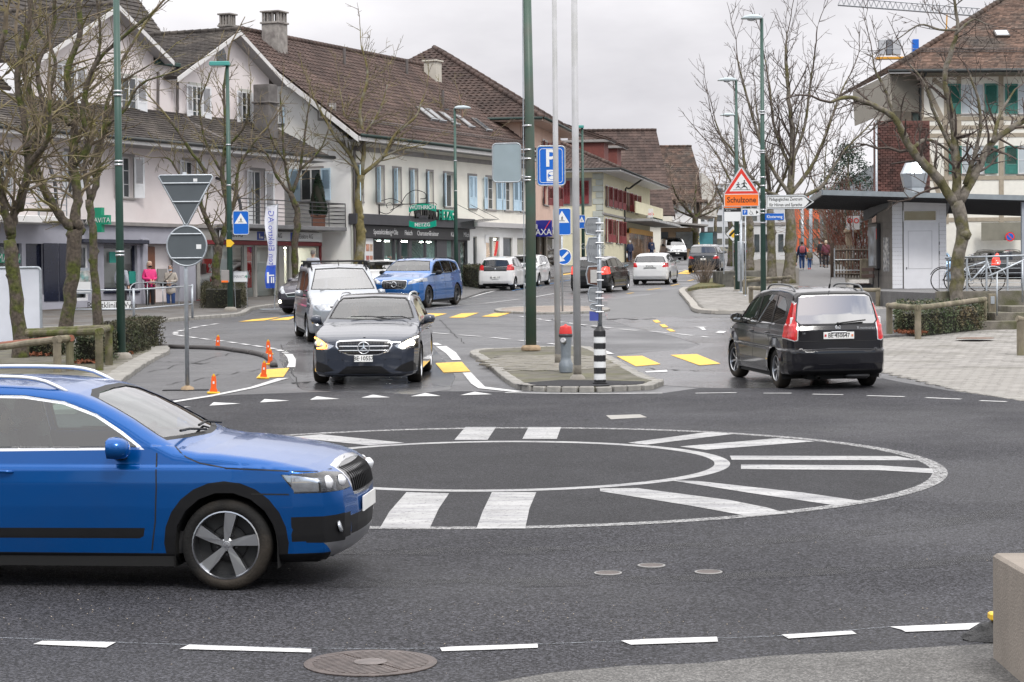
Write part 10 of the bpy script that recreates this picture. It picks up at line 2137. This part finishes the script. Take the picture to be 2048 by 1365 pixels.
 if hair is not None:
  b=MB();b.lathe([(.084,-.03),(.089,.03),(.084,.085),(.058,.122),(.001,.135)],18);b.v=[(x+hd_.x,(y*1.17 if y<0 else y*(.8 if z<.075 else 1.))-.012+hd_.y,z+hd_.z+(.03 if y>.03 and z<.06 else 0))for x,y,z in b.v];part('hair',b,hair,T,True)
  if hairstyle=='long':part('hair_length',MB().tube([hd_+V3((0,-.05,.06)),hd_+V3((0,-.075,-.06)),hd_+V3((0,-.06,-.17))],[.07,.085,.06],10),hair,T,True)
  if hairstyle=='curly':
   b=MB();rnd=random.Random(5)
   for _ in range(26):d=V3((rnd.gauss(0,1),rnd.gauss(-.5,1),abs(rnd.gauss(.3,.7)))).normalized()*.085;b.lathe([(.001,-.03),(.028,0),(.001,.03)],6,MT(hd_+d+V3((0,-.01,.03))))
   part('hair_curls',b,hair,T,True)['kind']='stuff'
 if mask:b=MB();b.lathe([(.076,-.05),(.086,-.02),(.084,0.)],14);b.v=[(x*.9+hd_.x,y*1.22+hd_.y+.002,z*1.2+hd_.z-.03)for x,y,z in b.v if True];b.f=[f for f in b.f if all(b.v[i][1]>hd_.y+.01 for i in f)];part('face_mask',b,mask,T,True)
 if bag=='pack':part('backpack',MB().cbox(-.15,.15,-.3,-.12,1.02,1.42,.05),mat('pack_pink',(.42,.1,.13),.7,var=.1),T,True);
 if bag=='shoulder':part('handbag',MB().cbox(.1,.36,.1,.22,.9,1.06,.03),J0,T);part('bag_strap',MB().tube(bend([(-.1,.08,1.4),(.08,.15,1.2),(.22,.17,1.05)],4),.01,5),J0,T)
 if bag=='carrier':part('carrier_bag',MB().lathe([(.02,-.02),(.1,-.12),(.13,-.3),(.1,-.4),(.001,-.41)],12,MT(rw_+V3((0,0,-.06)))),J1,T,True)
 if hood:part('hood',MB().tube([hd_+V3((0,-.09,-.15)),hd_+V3((0,-.11,-.08)),hd_+V3((0,-.08,-.03))],[.11,.12,.07],12),hood,T,True)
 return T
PINKJ=mat('jacket_pink',(.72,.035,.2),.6,var=.12,K8=7,K7=.5,K2=12);BEIG=mat('coat_beige',(.5,.45,.39),.75,var=.1,K8=7,K7=.4,K2=12);BLKC=mat('cloth_black',(.015,.015,.018),.85,var=.1);JEAN=mat('jeans_blue',(.03,.07,.2),.85,var=.15,K8=8);NAVJ=mat('jacket_navy',(.02,.03,.075),.8,var=.1);OLV=mat('jacket_olive',(.1,.09,.055),.8,var=.1);GRYJ=mat('jacket_silver',(.36,.38,.43),.5,var=.15,K8=9,K7=.6,K2=9)
BLND=mat('hair_blond',(.48,.4,.3),.7,var=.2,K8=12);GREYH=mat('hair_grey',(.16,.145,.14),.8,var=.25,K8=12);WHH=mat('hair_white',(.62,.61,.58),.8,var=.1);DKH=mat('hair_dark',(.02,.018,.016),.7,var=.1)
def terr(x,d=-1.):u=la(x,604,d)[0];return wm(A)@V3((u,d,tz))
toC=lambda p,off=0:math.atan2(-p.y,-p.x)+R(off)
p=terr(300,-.9);Z4('woman in a bright pink padded jacket and black mask waiting outside the pharmacy',p,1.72,toC(p,25),(PINKJ,1),BLKC,BLND,arms='clasped',hairstyle='long',mask=BLKC,shoe=mat('shoe_tan',(.3,.18,.11),.7,var=.1))
p=terr(342,-.9);Z4('woman in a long beige coat with curly hair beside the pink jacket',p,1.58,toC(p,-20),(BEIG,1),JEAN,GREYH,arms='clasped',long_=.3,hairstyle='curly',mask=mat('mask_pale_blue',(.5,.62,.7),.6,var=0),bag='shoulder')
p=terr(244,-.8);Z4('person in a silver quilted jacket half hidden behind the near green lamp post',p,1.68,PI_/2-.4,(GRYJ,1),BLKC,GREYH,arms='down',long_=.12,hood=GRYJ)
D=86;q=at(627,600,D);Z4('grey haired man in a pale jacket seen from behind over the silver van roof',V3((q.x,D,gz(0,D)+.08)),1.8,PI_/2,(mat('jacket_pale',(.38,.4,.46),.7,var=.05),0),BLKC,GREYH,male=True)
D=168;q=at(1260,523,D);Z4('white haired pedestrian in a dark padded coat carrying a white bag near the bakery',V3((q.x,D,gz(0,D)+.06)),1.66,PI_/2+.2,(NAVJ,1),NAVJ,WHH,stride=.1,bag='carrier',long_=.05)
D=172;q=at(1303,505,D);Z4('pedestrian in a dark blue overall standing in front of the far white van',V3((q.x,D,gz(0,D)+.06)),1.78,-PI_/2+.5,(NAVJ,0),NAVJ,GREYH,male=True)
D=G(1606,541).y;q=G(1604,541,.06);Z4('woman with a black hat, navy parka and pink backpack walking up the footpath',q,1.7,PI_/2,(NAVJ,1),JEAN,DKH,stride=.16,bag='pack',shoe=mat('shoe_pale',(.45,.45,.45),.6,var=0));q=G(1619,539,.06);Z4('child in an olive jacket and red shoes walking beside the pink backpack',q,1.22,PI_/2+.1,(OLV,1),JEAN,mat('hood_fur',(.3,.26,.2),.9,var=.2),stride=.12,shoe=mat('shoe_red',(.45,.02,.03),.6,var=0))
D=104;q=at(1583,545,D);Z4('person in dark clothes with a white carrier bag, half hidden by the grey trunk',V3((q.x,D,gz(0,D)+.06)),1.68,PI_/2,(BLKC,1),BLKC,DKH,bag='carrier',long_=.2);D=138;q=at(1652,510,D);Z4('distant walker with a grey backpack near the second pale post',V3((q.x,D,gz(0,D)+.06)),1.7,PI_/2,(mat('jacket_plum',(.12,.03,.05),.8,var=.1),1),BLKC,BLND,stride=.12);q=at(1644,510,D+3);Z4('distant walker in dark clothes beside the thin street tree',V3((q.x,D+3,gz(0,D+3)+.06)),1.75,PI_/2,(BLKC,1),BLKC,DKH,stride=.1,male=True)
# the people in the three near cars
def sitter(car,x,y,z,label,cloth,hair,hs='short'):
 M=wm(car)@MT((x,y,z));T=J8('person',label,'person',M);b=MB();b.lathe([(.001,-.125),(.058,-.095),(.078,0),(.08,.04),(.074,.08),(.05,.112),(.001,.122)],16,MT((0,0,.62)));b.v=[(a*1.12,c,d)for a,c,d in b.v];part('head',b,SKIN,T,True);part('nose',MB().tube([(.085,0,.63),(.108,0,.6),(.09,0,.59)],[.008,.014,.01],6),SKIN,T,True)
 for s_ in(1,-1):part('eye',MB().lathe([(.001,-.008),(.01,0),(.001,.008)],8,MT((.084,.03*s_,.635))),H8,T)
 part('mouth',MB().cbox(.08,.092,-.022,.022,.555,.563,.003),mat('lips',(.35,.12,.1),.5,var=0),T)
 b=MB();b.lathe([(.084,-.03),(.095,.03),(.09,.085),(.06,.125),(.001,.14)],16,MT((-.015,0,.62)));b.v=[((a-.02 if a<0 else a*(.82 if d<.69 else 1)),c,d)for a,c,d in b.v];part('hair',b,hair,T,True)
 skinmesh('body',[V3((0,0,0)),V3((0,0,.3)),V3((0,0,.46)),V3((0,0,.55)),V3((0,.18,.42)),V3((.1,.24,.18)),V3((.34,.15,.2)),V3((0,-.18,.42)),V3((.1,-.24,.18)),V3((.34,-.15,.2))],[(0,1),(1,2),(2,3),(2,4),(4,5),(5,6),(2,7),(7,8),(8,9)],[(.15,.12),(.16,.12),.09,.05,.07,.055,.04,.07,.055,.04],cloth,T,1,1)
sitter(car2,2.35,-.37,.55,'white haired passenger behind the windscreen of the slate estate',BEIG,WHH);sitter(car2,2.35,.37,.57,'driver of the slate estate in a dark jacket',NAVJ,GREYH);sitter(car1,1.95,-.37,.56,'driver of the bright blue estate seen through the side window',BLKC,DKH);sitter(car1,1.95,.37,.56,'second occupant beside the driver of the bright blue estate',BLKC,GREYH);sitter(car4,1.9,.37,.75,'driver of the silver van',BLKC,GREYH);sitter(car7,2.1,.4,.7,'driver of the mid blue SUV',BEIG,BLND)
# --- the other side of the square, behind the camera: it shows in paint and glass
for i,(x,y,w,h,d,m_,l)in enumerate(((-34,-30,17,6.5,10,H9,'dark gabled house behind the viewpoint, mirrored in the glass of the cars'),(-4,-44,16,6.,10,TIM,'timber gabled house behind the viewpoint across the square'),(24,-36,15,7.,10,J2,'grey gabled house behind the viewpoint on the right'))):
 T=J8('opposite_house',l,'house',MT((x,y,-.6))@MR(PI_,4,'Z'));b=MB();b.box(-w/2,w/2,0,d,0,h);b.prism([(-w/2,0,h),(w/2,0,h),(0,0,h+4.5)],(0,d,0));part('wall',b,m_,T)
 roof(T,[(-w/2-.8,-.6,h-.5),(-w/2-.8,d,h-.5),(0,d,h+4.7),(0,-.6,h+4.7)],Q4,tiles=False);roof(T,[(w/2+.8,d,h-.5),(w/2+.8,-.6,h-.5),(0,-.6,h+4.7),(0,d,h+4.7)],Q4,tiles=False)
 for c in range(4):
  for r in range(2):part('window',MB().cbox(-w/2+1.2+c*w/4.4,-w/2+2.4+c*w/4.4,-.06,.02,1.2+r*2.7,2.7+r*2.7,.01),WGL,T)
for i,(x,y,s)in enumerate(((-16,-13,1.),(-9,-16,.9),(-1,-14,1.1),(7,-17,.95),(15,-14,1.05),(-24,-15,1.1))):
 H1((near2,near1,near3)[i%3],MT((x,y,-.3))@MR(i*1.3,4,'Z')@Matrix.Scale(s,4),'bare pollarded tree behind the viewpoint, seen only in reflections','trees behind the viewpoint')
